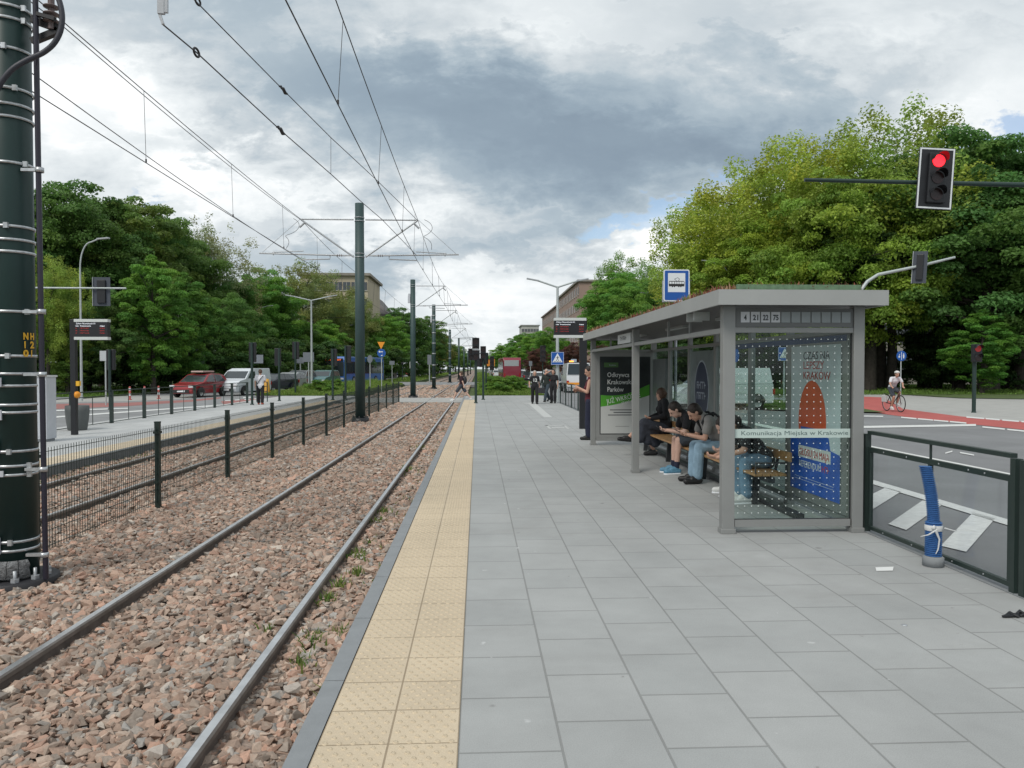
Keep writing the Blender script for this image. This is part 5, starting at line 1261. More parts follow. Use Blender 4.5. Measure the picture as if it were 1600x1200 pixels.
def housing(parent, z, n=3, w=.30, h=.32, lit=None, litm=None, face=-1, board=False, x=0.0, y=0.0, backlens=True):
    """signal housing with n lenses, face -1 looks at the camera (-Y)"""
    hd = MB().box(x - w / 2, x + w / 2, y - .09, y + .09, z, z + n * h).build('signal_head', m_sig, parent, bevel=.02)
    for i in range(n):
        zc = z + (n - 1 - i) * h + h / 2
        MB().disc((x, y + face * .091, zc), X_ if face < 0 else -X_, Z_, h * .36, .012, 18).build('lens', litm if (lit == i and litm) else m_lens_off, hd)
        v = MB(); ns = 12
        for k in range(ns + 1):
            pass
        pts0 = [(x + math.cos(a) * h * .42, y + face * .10, zc + math.sin(a) * h * .42) for a in [PI * .02 + k * PI * .96 / ns for k in range(ns + 1)]]
        pts1 = [(a, b + face * (.10 + .10 * math.sin(PI * k / ns)), c + .0) for k, (a, b, c) in enumerate(pts0)]
        v.add(pts0 + pts1, [(k, k + 1, ns + 2 + k, ns + 1 + k) for k in range(ns)]); v.build('visor', m_sig, hd)
    if board:
        bw, bh = w * 2.02, n * h + .22
        zz0 = z - .11
        MB().box(x - bw / 2, x + bw / 2, y - .02, y - .005, zz0, zz0 + bh).build('backboard', m_sig if face < 0 else m_sigback, parent)
        if face < 0:
            e = MB(); q = .028
            for (a, b, c, d) in ((x - bw / 2 + .012, x + bw / 2 - .012, zz0 + .012, zz0 + .012 + q), (x - bw / 2 + .012, x + bw / 2 - .012, zz0 + bh - .012 - q, zz0 + bh - .012), (x - bw / 2 + .012, x - bw / 2 + .012 + q, zz0 + .012 + q, zz0 + bh - .012 - q), (x + bw / 2 - .012 - q, x + bw / 2 - .012, zz0 + .012 + q, zz0 + bh - .012 - q)):
                e.box(a, b, y - .026, y - .0202, c, d)
            e.build('white_border', m_swhite, parent)
        else: MB().bar((x - bw / 2 - .01, y - .03, zz0), (x - bw / 2 - .01, y - .03, zz0 + bh), .02, .05).build('bracket', m_galv, parent)
    return hd
# big red signal on its green arm at the right
Ys = 14.0
pa, pb = D(1257, 281, Ys), D(1600, 289, Ys); dxy = (pb - pa)
t = empty('traffic_light', (12.6, Ys, -.15), label='large red traffic light with white border hanging from the long green arm at the right', cat='traffic light')
end = pa + dxy * ((12.6 - pa.x) / dxy.x)
MB().tube([pa - Vector((12.6, Ys, -.15)), end - Vector((12.6, Ys, -.15))], [.035, .055], 12).build('arm', m_sigp, t)
MB().tube([(0, 0, 0), (0, 0, 5.35)], [.12, .09], 14).build('pole', m_sigp, t)
c = D(1455, 281, Ys); h = empty('signal_unit', (c.x - 12.6, -.12, c.z + .15)); h.parent = t
housing(h, -.475, 3, .33, .31, lit=0, litm=m_red_on, board=True)
h.rotation_euler = (0, math.radians(3.5), math.radians(-4))
# second signal arm seen from behind, above the shelter roof
Ys = 26.0
pm = D(1352, 446, Ys); pts = [D(1338, 480, Ys), D(1342, 458, Ys), D(1355, 440, Ys), D(1372, 429, Ys), D(1435, 416, Ys), D(1492, 402, Ys)]
o = Vector((pts[0].x, Ys, zr)); t = empty('traffic_light', o, label='traffic light seen from behind on a pale curved arm above the shelter roof', cat='traffic light')
MB().tube([(0, 0, 0), pts[0] - o], [.09, .07], 12).build('pole', m_lamp, t)
MB().tube([p - o for p in pts], [.065, .06, .06, .055, .05, .04], 10).build('arm', m_lamp, t)
c = D(1436, 418, Ys) - o; h = empty('signal_unit', c + Vector((0, -.05, 0))); h.parent = t; h.rotation_euler = (0, .05, -.6); housing(h, -.45, 3, .22, .30, face=1, board=True)
# left signal arm seen from behind
Ys = 31.0
pa, pb = D(30, 449.5, Ys), D(197, 450.5, Ys); o = Vector((pa.x, Ys, zr)); t = empty('traffic_light', o, label='traffic light seen from behind on the thin arm beside the near mast', cat='traffic light')
MB().tube([(0, 0, 0), (0, 0, pa.z - zr + .1)], [.1, .08], 10).build('pole', m_lamp, t); MB().tube([pa - o, pb - o], .035, 8).build('arm', m_lamp, t)
c = D(157, 455, Ys) - o; h = empty('signal_unit', c + Vector((0, .12, 0))); h.parent = t; housing(h, -.47, 3, .33, .31, face=1, board=True)
# pole signals
def pole_signal(px, base, top, label, n=3, z=0, hw=.30, lit=None, litm=None, face=-1, dx=0.0, r=.055, extra=None, hh=None, ph=None):
    p = G(px, base, z); zt = D(px, top, p.y).z; hh = hh or .30
    t = empty('traffic_light', (p.x, p.y, z), label=label, cat='traffic light', group='pole traffic lights')
    MB().tube([(0, 0, 0), (0, 0, (ph or zt) - z)], r, 10).lathe([(.09, 0), (.09, .05), (0, .05)], n=10).build('pole', m_sigp, t)
    housing(t, zt - z - n * hh, n, hw, hh, lit=lit, litm=litm, face=face, x=dx, y=-.13 if face < 0 else .13)
    return t
def side_head(t, z, dx, n=3, hh=.3, face=-1):
    housing(t, z, n, .28, hh, face=face, x=dx, y=-.02); MB().bar((0, 0, z + .2), (dx, 0, z + .2), .04, .04).bar((0, 0, z + n * hh - .2), (dx, 0, z + n * hh - .2), .04, .04).build('bracket', m_sig, t)
s = pole_signal(743.5, 630, 528, 'tall black tram signal at the end of the tactile strip', n=3, lit=None, r=.06, hh=.36, hw=.34)
side_head(s, 2.05, -.22, 2, .28); MB().box(-.16, .16, -.26, -.24, 2.52, 2.60).build('white_plate', m_swhite, s)
s = pole_signal(755, 624.5, 541, 'dark pole signal just right of the tall tram signal', n=2, hh=.34, ph=2.6)
side_head(s, 1.75, -.32, 3, .3, face=1); MB().tube([(0, -.02, 1.9), (0, -.02, 2.85)], .03, 8).build('white_rod', m_swhite, s)
s = pole_signal(759.5, 616, 551, 'signal cluster on a black pole left of the yellow lorry', n=2, face=1, hh=.36); side_head(s, 1.55, .38, 3, .3); side_head(s, 1.75, -.3, 2, .28)
pole_signal(394, 632.5, 535, 'black signal seen from behind beside the man in the white shirt', face=1)
pole_signal(436.5, 626.5, 544, 'second black signal from the left on the opposite platform end', face=1, dx=-.1)
pole_signal(461.8, 617, 534, 'tall wide black signal at the tip of the left median', face=1, hw=.4, hh=.36)
pole_signal(520, 625.5, 545, 'black signal in front of the left median grass, left of two', face=1, dx=.05)
pole_signal(540, 625, 540, 'black signal in front of the left median grass, right of two', face=1, dx=.12)
pole_signal(172, 640, 546, 'black signal behind the left railing with a white sign beside it', face=1, z=zr, hw=.34)
pole_signal(1521.5, 645, 538, 'pole signal with a dim red lamp on the right footway', z=zr, n=2, lit=0, litm=m_red_dim, hh=.36, hw=.36, r=.075)
pole_signal(629, 596, 566, 'short black post in the far median grass', n=1, z=-.05, r=.05)
pole_signal(848, 606, 540, 'dark signal group in front of the copper beeches', z=zr, n=3, hh=.5, hw=.5)

def plate(name, label, px, py, Y, w, h, mfront, cat='sign', pole=True, base_z=-.1, back=False, shape='rect', pr=.035, mpole=m_lamp, polebot=None, group=None):
    c = D(px, py, Y); t = empty(name, (c.x, Y, base_z), label=label, cat=cat, group=group)
    zc = c.z - base_z
    if pole: MB().tube([(0, .05, 0), (0, .05, zc + h * .4)], pr, 8).build('pole', mpole, t)
    mb = MB(); O = Vector((0, 0, zc))
    if shape == 'rect': mb.box(-w / 2, w / 2, -.012, .012, zc - h / 2, zc + h / 2)
    elif shape == 'disc': mb.disc(O + Y_ * .01, X_, Z_, w / 2, .02, 28)
    elif shape == 'ell': mb.disc(O + Y_ * .01, X_, Z_, w / 2, .02, 28, ry=h / 2)
    elif shape == 'tri': mb.prism([(-w / 2, h / 2), (0, -h / 2), (w / 2, h / 2)], O + Y_ * .01, X_, Z_, .02)
    pl_ = mb.build('sign_plate', mfront, t)
    return t, pl_, zc
def crossing_sign(t, zc, s, x=0.0, y=-.012):
    """blue square, white triangle, black walking figure on stripes"""
    b = MB().box(x - s / 2, x + s / 2, y - .008, y, zc - s / 2, zc + s / 2).build('sign_plate', m_sblue, t)
    e = s / 2 - .012; q = .012; mb = MB()
    for (a0, a1, c0, c1) in ((-e, e, -e, -e + q), (-e, e, e - q, e), (-e, -e + q, -e + q, e - q), (e - q, e, -e + q, e - q)): mb.box(x + a0, x + a1, y - .0098, y - .0082, zc + c0, zc + c1)
    mb.build('white_border', m_swhite, b)
    O = Vector((x, y - .0085, zc)); MB().prism([(-s * .40, -s * .30), (s * .40, -s * .30), (0, s * .42)], O, X_, Z_, .002).build('white_triangle', m_swhite, b)
    O = Vector((x, y - .0112, zc)); f = MB(); k = s
    f.disc(O + Vector((.02 * k, 0, .16 * k)), X_, Z_, .035 * k, .001, 10); f.prism([(-.03 * k, .12 * k), (.04 * k, .12 * k), (.04 * k, -.02 * k), (-.02 * k, -.02 * k)], O, X_, Z_, .001)
    f.prism([(-.02 * k, -.025 * k), (.01 * k, -.025 * k), (-.07 * k, -.20 * k), (-.11 * k, -.20 * k)], O, X_, Z_, .001); f.prism([(.01 * k, -.025 * k), (.04 * k, -.025 * k), (.12 * k, -.20 * k), (.08 * k, -.20 * k)], O, X_, Z_, .001)
    f.prism([(-.035 * k, .11 * k), (-.035 * k, .08 * k), (-.12 * k, .0), (-.14 * k, .02 * k)], O, X_, Z_, .001); f.prism([(.04 * k, .08 * k), (.04 * k, .11 * k), (.13 * k, .04 * k), (.11 * k, .01 * k)], O, X_, Z_, .001)
    f.build('walking_figure', m_sblack, b)
    st = MB()
    for i in range(5): st.prism([((-.30 + i * .13) * k, -.27 * k), ((-.23 + i * .13) * k, -.27 * k), ((-.215 + i * .115) * k, -.215 * k), ((-.275 + i * .115) * k, -.215 * k)], O, X_, Z_, .0008)
    st.build('stripe_marks', m_sblack, b)
    return b
# crossing sign on the double lamp
c = D(871, 560, 37.6); t = empty('crossing_sign', (c.x, 37.6, c.z), label='blue pedestrian crossing sign mounted on the double street lamp', cat='sign', group='crossing signs'); crossing_sign(t, 0, .64)
# crossing sign across the road seen through the shelter glass
t, p_, zc = plate('crossing_sign', 'blue pedestrian crossing sign seen through the dotted shelter glass', 1226, 553, 36, .3, .3, m_sback, base_z=zr, group='crossing signs'); crossing_sign(t, zc, .66)
t, p_, zc = plate('road_sign', 'blue disc sign edge-on behind the left of the dotted glass', 1150, 555, 40, .35, .75, m_sblue, base_z=zr, shape='ell')
t, p_, zc = plate('cycle_path_sign', 'round blue cycle and foot path sign behind the cyclist', 1408.5, 556, 47.5, .66, .66, m_sblue, base_z=-.1, shape='disc')
MB().prism([(-.015, -.26), (.015, -.26), (.015, .26), (-.015, .26)], (0, -.012, zc), X_, Z_, .002).prism([(-.20, -.05), (-.17, -.05), (-.10, .10), (-.13, .12)], (0, -.012, zc), X_, Z_, .002).disc((-.15, -.012, zc - .06), X_, Z_, .06, .002, 12).disc((.14, -.012, zc + .11), X_, Z_, .04, .002, 12).prism([(.09, .06), (.19, .06), (.17, -.16), (.11, -.16)], (0, -.012, zc), X_, Z_, .002).build('pictogram', m_swhite, t)
# tram stop sign
Yt = 15.0; c = D(1057, 446, Yt); t = empty('tram_stop_sign', (c.x, Yt, 0), label='blue and white tram stop sign rising above the shelter roof', cat='sign')
MB().tube([(0, .05, 0), (0, .05, c.z + .2)], .032, 10).build('pole', m_galv, t)
def rrect(w, h, r, n=6):
    P = []
    for cx, cy, a0 in ((w / 2 - r, h / 2 - r, 0), (-w / 2 + r, h / 2 - r, PI / 2), (-w / 2 + r, -h / 2 + r, PI), (w / 2 - r, -h / 2 + r, 3 * PI / 2)):
        for i in range(n + 1): a = a0 + i / n * PI / 2; P.append((cx + r * math.cos(a), cy + r * math.sin(a)))
    return P
w, h = .525, .635; O = Vector((0, 0, c.z))
MB().box(-w / 2 - .02, w / 2 + .015, .012, .03, c.z - h / 2 - .015, c.z + .1).build('rear_frame', m_galv, t)
pl_ = MB().prism(rrect(w, h, .04), O + Y_ * .008, X_, Z_, .016).build('sign_plate', m_swhite, t)
MB().prism(rrect(w - .045, h - .045, .025), O - Y_ * .009, X_, Z_, .0015).build('blue_field', m_sblue, pl_)
MB().prism([(-.175, -.135), (.175, -.135), (.175, .245), (-.175, .245)], O - Y_ * .0108, X_, Z_, .0012).build('white_field', m_swhite, pl_)
tr = MB(); Q = O - Y_ * .0124
tr.prism([(-.15, .075), (.15, .075), (.15, .088), (-.15, .088)], Q, X_, Z_, .001)
tr.prism([(-.155, -.02), (.155, -.02), (.160, .03), (-.160, .03)], Q, X_, Z_, .001)
for x_ in (-.155, -.10, -.045, .0, .045, .10, .148): tr.prism([(x_, .03), (x_ + .009, .03), (x_ + .009, .075), (x_, .075)], Q, X_, Z_, .001)
for x_ in (-.085, -.045, .045, .085): tr.disc(Q + X_ * x_ - Z_ * .024, X_, Z_, .013, .001, 10)
for a, b in (((.0, .09), (-.045, .125)), ((-.045, .125), (.02, .155)), ((.02, .155), (.06, .125)), ((.06, .125), (.03, .09))):
    tr.bar(Q + X_ * a[0] + Z_ * a[1] - Y_ * .0006, Q + X_ * b[0] + Z_ * b[1] - Y_ * .0006, .001, .007)
tr.build('tram_pictogram', m_sblack, pl_)

# departure display boards
def display(px0, px1, pyt, pyb, Y, polex, label, base, polew, right_pole=False, extras=False):
    a, b = D(px0, pyt, Y), D(px1, pyb, Y); o = D(polex, 576, Y)
    t = empty('departure_board', (o.x, Y, 0), label=label, cat='display board', group='departure boards')
    ox = o.x; top = a.z; w = polew
    MB().box(-w / 2, w / 2, -.06, .06, 0, top - .0).build('pole', m_black, t, bevel=.01)
    x0, x1, z0, z1 = a.x - ox, b.x - ox, b.z, a.z; y = -.10
    s = MB().box(x0, x1, y, y + .16, z0, z1).build('display_case', m_black, t)
    hh = (z1 - z0)
    MB().box(x0 - .005, x1 + .005, y - .006, y + .166, z1 - hh * .135, z1 + .002).box(x0 - .005, x1 + .005, y - .006, y + .166, z0 - .002, z0 + hh * .135).build('light_trim', mat('trim_pale', (.58, .61, .60), .5), s)
    mw = mat('led_white', (.5, .5, .5), .5, emit=(.75, .8, .9), estr=.55); mr = mat('led_red', (.3, .02, .02), .5, emit=(.55, .05, .04), estr=.35)
    W_ = x1 - x0; yy = y - .008
    text('Zalew Nowohucki 01', (x0 + W_ * .06, yy, z1 - hh * .25), X_, Z_, hh * .075, mw, s, width=W_ * .58, depth=.002)
    text('Linia', (x0 + W_ * .05, yy, z1 - hh * .355), X_, Z_, hh * .045, mw, s, width=W_ * .09, depth=.002, bold=.001)
    text('Przeznaczenie', (x0 + W_ * .18, yy, z1 - hh * .355), X_, Z_, hh * .045, mw, s, width=W_ * .33, depth=.002, bold=.001)
    text('Odjazd', (x0 + W_ * .78, yy, z1 - hh * .355), X_, Z_, hh * .045, mw, s, width=W_ * .14, depth=.002, bold=.001)
    for i, (n_, d_, m_) in enumerate((('22', 'Walcownia', '3'), ('4', 'Kombinat', '7'), ('21', 'Pleszów', '12'))):
        zz = z1 - hh * (.47 + i * .12)
        smudge((x0 + W_ * .05, yy, zz), X_, Z_, W_ * .05, hh * .05, 2, mr, s, seed=i); smudge((x0 + W_ * .18, yy, zz), X_, Z_, W_ * .28, hh * .05, 9 - i, mr, s, seed=i); smudge((x0 + W_ * .78, yy, zz), X_, Z_, W_ * .15, hh * .05, 5, mr, s, seed=i)
    return t
t = display(119, 171, 499, 531, 19.3, 115.5, 'departure board on a black post on the opposite platform', 678, .13)
MB().box(.065, .14, -.05, .05, 1.22, 1.34).build('button_box', m_yel, t); MB().lathe([(0, 0), (.085, 0), (.085, .05), (.06, .09), (0, .1)], c=(.05, -.02, 1.0), n=16, axis='x').build('push_button', m_orange, t)
t = display(865.5, 915, 497, 528, 20.6, 911, 'departure board on a wide black post behind the far end of the shelter', 670, .20)

# other signs
plate('direction_sign', 'grey back of a large direction sign behind the red car', 304, 556, 60, 1.55, 1.25, m_sback, pr=.09)
plate('direction_sign', 'grey back of a square sign beside the double street lamp', 482, 558, 64, .9, .8, m_sback, pr=.05)
plate('direction_sign', 'small grey sign back left of the double street lamp', 469, 563, 70, .65, .55, m_sback, pr=.05)
plate('road_sign', 'grey sign back right of the first opposite signal', 404, 561, 38, .45, .42, m_sback, pole=False)
plate('road_sign', 'small white sign behind the left railing', 164, 556, 37, .48, .48, mat('sign_pale', (.45, .48, .50), .6))
t, _, zc = plate('give_way_sign', 'orange triangle sign above the round blue arrow sign, left median', 595.5, 540, 52, .50, .50, m_orange, shape='tri', pole=False)
t, _, zc = plate('arrow_sign', 'round blue sign with white left arrow in the left median', 596, 551.5, 52, .58, .58, m_sblue, shape='disc', pr=.03)
MB().bar((-.03, -.016, zc - .17), (.08, -.016, zc - .17), .004, .06).bar((.08, -.016, zc - .19), (.08, -.016, zc + .10), .004, .06, up=(0, 1, 0)).bar((.10, -.016, zc + .08), (-.12, -.016, zc + .08), .004, .06).prism([(-.10, .0), (-.10, .17), (-.21, .085)], (0, -.012, zc), X_, Z_, .003).build('arrow', m_swhite, t)
plate('road_sign', 'grey oval sign back left of the blue arrow sign', 578, 561, 60, .42, .62, m_sback, shape='ell')
plate('road_sign', 'small grey sign back right of the blue arrow sign', 612.5, 567, 75, .5, .38, m_sback)
plate('road_sign', 'tall narrow grey sign left of the third mast', 671, 562, 85, .45, 1.1, m_sback, shape='rect', pr=.06)
plate('road_sign', 'small white lamp sign in front of the copper beeches', 829, 568, 80, .35, .5, m_sback)
plate('parking_sign', 'small blue parking plate on a thin pole behind the end railing', 896.5, 565, 60, .45, .4, mat('pale_blue', (.35, .42, .50), .6))
plate('direction_sign', 'orange and yellow roadworks board in the distance beside the red coach', 766, 566.5, 150, 1.8, 1.4, mat('sign_orange', (.65, .24, .03), .6), pr=.1)

# red and white bollards, litter bin, planter and cabinet on the left
for i, px in enumerate((203, 226, 248)):
    c = G(px, 625 - i * .8, zr); t = empty('bollard', (c.x, c.y, zr), label=('left', 'middle', 'right')[i] + ' of three red and white bollards by the left road', cat='bollard', group='red and white bollards')
    MB().lathe([(.11, 0), (.11, .04), (.055, .06), (.055, .75), (.03, .78), (0, .78)], n=12).build('post', m_red, t)
    for z in (.25, .55): MB().lathe([(.058, z), (.058, z + .13)], n=12).build('white_band', m_swhite, t)
c = G(121, 672, 0); t = empty('planter', (c.x, c.y, 0), label='large round grey planter standing behind the display post', cat='planter')
MB().lathe([(0, 0), (.22, 0), (.235, .02), (.275, .30), (.295, .52), (.29, .66), (.265, .665), (.25, .60), (0, .60)], n=32).build('tub', mat('planter_grey', (.11, .12, .12), .8, var=.1), t)
MB().tube([(0, 0, .55), (.01, 0, .70), (.02, .0, .84)], [.02, .016, .01], 6).build('stem', m_bark, t)
c = G(66, 690, 0); t = empty('cabinet', (c.x, c.y, 0), label='tall light grey service cabinet behind the near mast', cat='cabinet')
b = MB().box(-.30, .17, -.12, .28, .06, 1.46).build('cabinet_body', m_lgrey, t, bevel=.01); MB().box(-.32, .19, -.14, .30, 1.46, 1.50).build('lid', mat('lid_pale', (.6, .62, .62), .6), t); MB().box(-.27, .14, -.1, .26, 0, .059).build('plinth', m_kerb, t)
MB().box(-.28, .15, -.127, -.121, .12, 1.40).build('door', m_lgrey, b)
c = G(417, 621, zr); t = empty('column', (c.x, c.y, zr), label='orange-yellow round column right of the man in the white shirt', cat='column')
MB().lathe([(0, 0), (.23, 0), (.22, .3), (.17, .8), (.13, 1.15), (0, 1.17)], n=16).build('body', mat('column_orange', (.62, .33, .05), .6), t)

# ---------------------------------------------------------------- vehicles
m_paint = mat('car_paint', (1, 1, 1), .32, objcol=True, spec=.5, coat=.5)
m_carglass = mat('car_glass', (.03, .04, .045), .08, spec=.9)
m_tyre = mat('tyre', (.018, .018, .018), .8)
m_rim = mat('rim', (.38, .39, .40), .35, .7)
m_hl = mat('headlight', (.62, .64, .66), .12, spec=.8)
m_tl = mat('tail_light', (.35, .015, .012), .25)
m_blackp = mat('black_plastic', (.02, .02, .022), .55)
def side_prism(mb, pts, hw, mi=0):
    n = len(pts); vs = [(x, s * hw(x, z), z) for s in (-1, 1) for x, z in pts]
    mb.add(vs, [tuple(range(n)), tuple(range(n, 2 * n))[::-1]] + [((i + 1) % n, i, n + i, n + (i + 1) % n) for i in range(n)], mi); return mb
def vehicle(name, L, W, body, top, glass_side, wheels, wr, paint, tumble=.16, rear_glass=True, front_glass=True, parts=True, lights=(.62, .8), split=None):
    """x points forward; body/top are side outlines, glass_side the window polygons"""
    t = empty(name)
    belt = min(z for x, z in top) if top else 9
    zt = max(z for x, z in (top or body))
    def hw(x, z):
        e = max(0, abs(x) - (L / 2 - .5)) / .5
        w = W / 2 * (1 - .14 * e * e)
        if z < .4: w *= .96
        if z > belt: w -= tumble * (z - belt) / (zt - belt)
        return w
    b = MB(); side_prism(b, body, hw); bo = b.build('body', m_paint, t, bevel=.05); bo.color = (*paint, 1)
    par = bo
    if top:
        c = MB(); side_prism(c, top, hw); co = c.build('cabin', m_paint, t, bevel=.03); co.color = (*paint, 1)
    for poly in glass_side:
        for s in (-1, 1):
            vs = [(x, s * (hw(x, z) + .006), z) for x, z in poly]; g = MB(); g.add(vs, [tuple(range(len(vs)))] if s < 0 else [tuple(range(len(vs)))[::-1]]); g.build('side_window', m_carglass, t)
    def screen(a, b_, nm):
        dx, dz = b_[0] - a[0], b_[1] - a[1]; l = math.hypot(dx, dz); nx, nz = dz / l * .008, -dx / l * .008
        if nm == 'windscreen': pass
        p = [(a[0] + dx * .06, a[1] + dz * .06), (a[0] + dx * .93, a[1] + dz * .93)]
        vs = []
        for (x, z) in p:
            for s in (-1, 1): vs.append((x + abs(nx) * (1 if nm == 'windscreen' else -1), s * (hw(x, z) - .07), z + abs(nz)))
        g = MB(); g.add(vs, [(0, 1, 3, 2)]); g.build(nm, m_carglass, t)
    if top and front_glass: screen(front_glass[0], front_glass[1], 'windscreen')
    if rear_glass: screen(rear_glass[0], rear_glass[1], 'rear_window')
    for x in wheels:
        for s in (-1, 1):
            w = MB().lathe([(wr * .62, -.09), (wr * .97, -.09), (wr, -.05), (wr, .05), (wr * .97, .09), (wr * .62, .09)], c=(0, 0, 0), n=20, axis='y').build('wheel', m_tyre, t)
            w.location = (x, s * (W / 2 - .10), wr)
            MB().lathe([(0, s * .075), (wr * .25, s * .085), (wr * .6, s * .06), (wr * .66, s * .09)], n=14, axis='y').build('rim', m_rim, w)
            k = 16; MB().add([(x + wr * 1.14 * math.cos(a), s * (W / 2 - .02 if s else 0) + s * .022, wr + wr * 1.14 * math.sin(a)) for a in [PI * i / k for i in range(k + 1)]] , [tuple(range(k + 1)) if s < 0 else tuple(range(k + 1))[::-1]]).build('wheel_arch', m_blackp, t)
    xf_, xr_ = max(x for x, z in body), min(x for x, z in body); z0, z1 = lights
    for s in (-1, 1):
        MB().box(xf_ - .12, xf_ - .0, s * W * .36 - .15, s * W * .36 + .15, z0, z1 - .02).build('headlight', m_hl, t, bevel=.02)
        MB().box(xr_ - .0, xr_ + .10, s * W * .41 - .10, s * W * .41 + .08, z0 + .05, z1 + .12).build('tail_light', m_tl, t, bevel=.02)
    MB().box(xf_ - .05, xf_ + .012, -W * .3, W * .3, .30, .50).build('grille', m_blackp, t)
    MB().box(xf_ + .013, xf_ + .02, -.26, .26, .36, .46).build('number_plate', m_swhite, t); MB().box(xr_ - .02, xr_ - .006, -.26, .26, .50, .61).build('number_plate', m_swhite, t)
    return t
hatch_b = [(2.02, .25), (2.08, .42), (2.04, .66), (1.9, .78), (.95, .94), (-1.75, 1.0), (-2.02, .92), (-2.08, .55), (-2.02, .25)]
hatch_t = [(1.0, .93), (.25, 1.42), (-.2, 1.49), (-1.1, 1.47), (-1.55, 1.38), (-1.95, .98)]
def hatch(paint): return vehicle('parked_car', 4.1, 1.76, hatch_b, hatch_t, [[(.72, .98), (.22, 1.36), (-.25, 1.42), (-.3, .98)], [(-.38, .98), (-.33, 1.42), (-1.1, 1.40), (-1.55, 1.0)]], (1.28, -1.28), .31, paint, rear_glass=((-1.95, .98), (-1.55, 1.38)), front_glass=((1.0, .93), (.25, 1.42)))
suv_b = [(2.2, .3), (2.26, .5), (2.2, .85), (2.0, .98), (1.15, 1.08), (-2.0, 1.12), (-2.22, 1.02), (-2.26, .5), (-2.2, .3)]
suv_t = [(1.2, 1.07), (.45, 1.58), (.0, 1.66), (-1.6, 1.63), (-1.95, 1.5), (-2.2, 1.1)]
def suv(paint): return vehicle('parked_car', 4.5, 1.84, suv_b, suv_t, [[(.9, 1.12), (.42, 1.52), (-.1, 1.58), (-.15, 1.12)], [(-.23, 1.12), (-.18, 1.58), (-1.1, 1.57), (-1.15, 1.12)], [(-1.22, 1.12), (-1.18, 1.56), (-1.75, 1.52), (-1.95, 1.14)]], (1.38, -1.38), .35, paint, rear_glass=((-2.2, 1.1), (-1.95, 1.5)), front_glass=((1.2, 1.07), (.45, 1.58)))
sedan_b = [(2.2, .24), (2.28, .4), (2.22, .66), (2.05, .76), (1.0, .92), (-1.5, .98), (-2.2, .96), (-2.3, .5), (-2.22, .24)]
sedan_t = [(1.05, .91), (.35, 1.36), (-.1, 1.43), (-.8, 1.40), (-1.6, .98)]
def sedan(paint): return vehicle('parked_car', 4.5, 1.8, sedan_b, sedan_t, [[(.78, .96), (.32, 1.31), (-.15, 1.37), (-.2, .96)], [(-.28, .96), (-.23, 1.37), (-.78, 1.34), (-1.3, .98)]], (1.38, -1.35), .32, paint, rear_glass=((-1.6, .98), (-.8, 1.40)), front_glass=((1.05, .91), (.35, 1.36)))
van_b = [(2.2, .28), (2.28, .5), (2.2, .82), (1.95, 1.0), (1.35, 1.12), (-2.15, 1.14), (-2.22, .5), (-2.15, .28)]
van_t = [(1.38, 1.11), (.72, 1.66), (.2, 1.82), (-2.0, 1.83), (-2.12, 1.13)]
def van(paint): return vehicle('van', 4.4, 1.82, van_b, van_t, [[(1.05, 1.16), (.62, 1.58), (.1, 1.62), (.05, 1.16)]], (1.4, -1.35), .33, paint, tumble=.10, rear_glass=False, front_glass=((1.38, 1.11), (.72, 1.66)))
bigvan_b = [(2.6, .3), (2.72, .55), (2.62, .95), (2.2, 1.18), (1.75, 1.28), (-2.6, 1.3), (-2.7, .5), (-2.6, .3)]
bigvan_t = [(1.8, 1.27), (1.1, 1.95), (.6, 2.18), (-2.5, 2.22), (-2.62, 1.29)]
def bigvan(paint, rw=False): return vehicle('van', 5.4, 2.0, bigvan_b, bigvan_t, [[(1.4, 1.32), (.95, 1.85), (.45, 1.88), (.4, 1.32)]], (1.75, -1.6), .35, paint, tumble=.14, rear_glass=rw, front_glass=((1.8, 1.27), (1.1, 1.95)))
def place(v, px, base, rz, label, z=zr, cat='car', group=None, Y=None):
    p = G(px, base, z) if Y is None else Vector((D(px, 576, Y).x, Y, z)); v.location = (p.x, p.y, z); v.rotation_euler = (0, 0, rz); tag(v, label, cat, group); return v
D2 = math.radians
c_ = hatch((.27, .015, .02)); c_.name = 'car'; place(c_, 313, 619.8, D2(258), 'red hatchback with a pale roof box crossing the junction')
MB().box(-.95, .35, -.42, .42, 1.56, 1.66).build('roof_box', mat('roof_box', (.5, .38, .34), .5), c_, bevel=.03); MB().bar((.1, -.6, 1.52), (.1, .6, 1.52), .04, .03).bar((-.8, -.6, 1.52), (-.8, .6, 1.52), .04, .03).build('roof_bar', m_blackp, c_)
v_ = van((.62, .66, .70)); place(v_, 382, 617.0, D2(256), 'small white delivery van waiting behind the red car', cat='van')
proto_c = {'h': hatch, 's': suv, 'd': sedan}
PROT = {k: f((.5, .5, .5)) for k, f in proto_c.items()}
used = {k: False for k in PROT}
def car(kind, px, Y, rz, col, label, group='cars queueing on the left road', z=zr):
    o = PROT[kind]
    if used[kind]: o = copy_tree(o)
    used[kind] = True
    for ch in o.children:
        if ch.name.split('.')[0] in ('body', 'cabin'): ch.color = (*col, 1)
    o.location = (D(px, 576, Y).x, Y, z); o.rotation_euler = (0, 0, D2(rz)); tag(o, label, 'car', group); return o
NAVY, SIL, BLU, YEL, WHT, GRY, BLK, REDC, TEAL = (.012, .016, .03), (.38, .40, .41), (.035, .07, .30), (.62, .42, .06), (.62, .64, .66), (.16, .17, .18), (.012, .012, .014), (.35, .02, .02), (.06, .16, .17)
car('d', 428, 60, 250, NAVY, 'dark navy saloon right of the man in the white shirt')
car('h', 452, 64, 262, SIL, 'silver hatchback right of the dark navy saloon')
car('s', 469, 70, 264, GRY, 'grey estate behind the silver hatchback')
car('h', 478, 79, 265, BLU, 'bright blue car behind the double lamp pole')
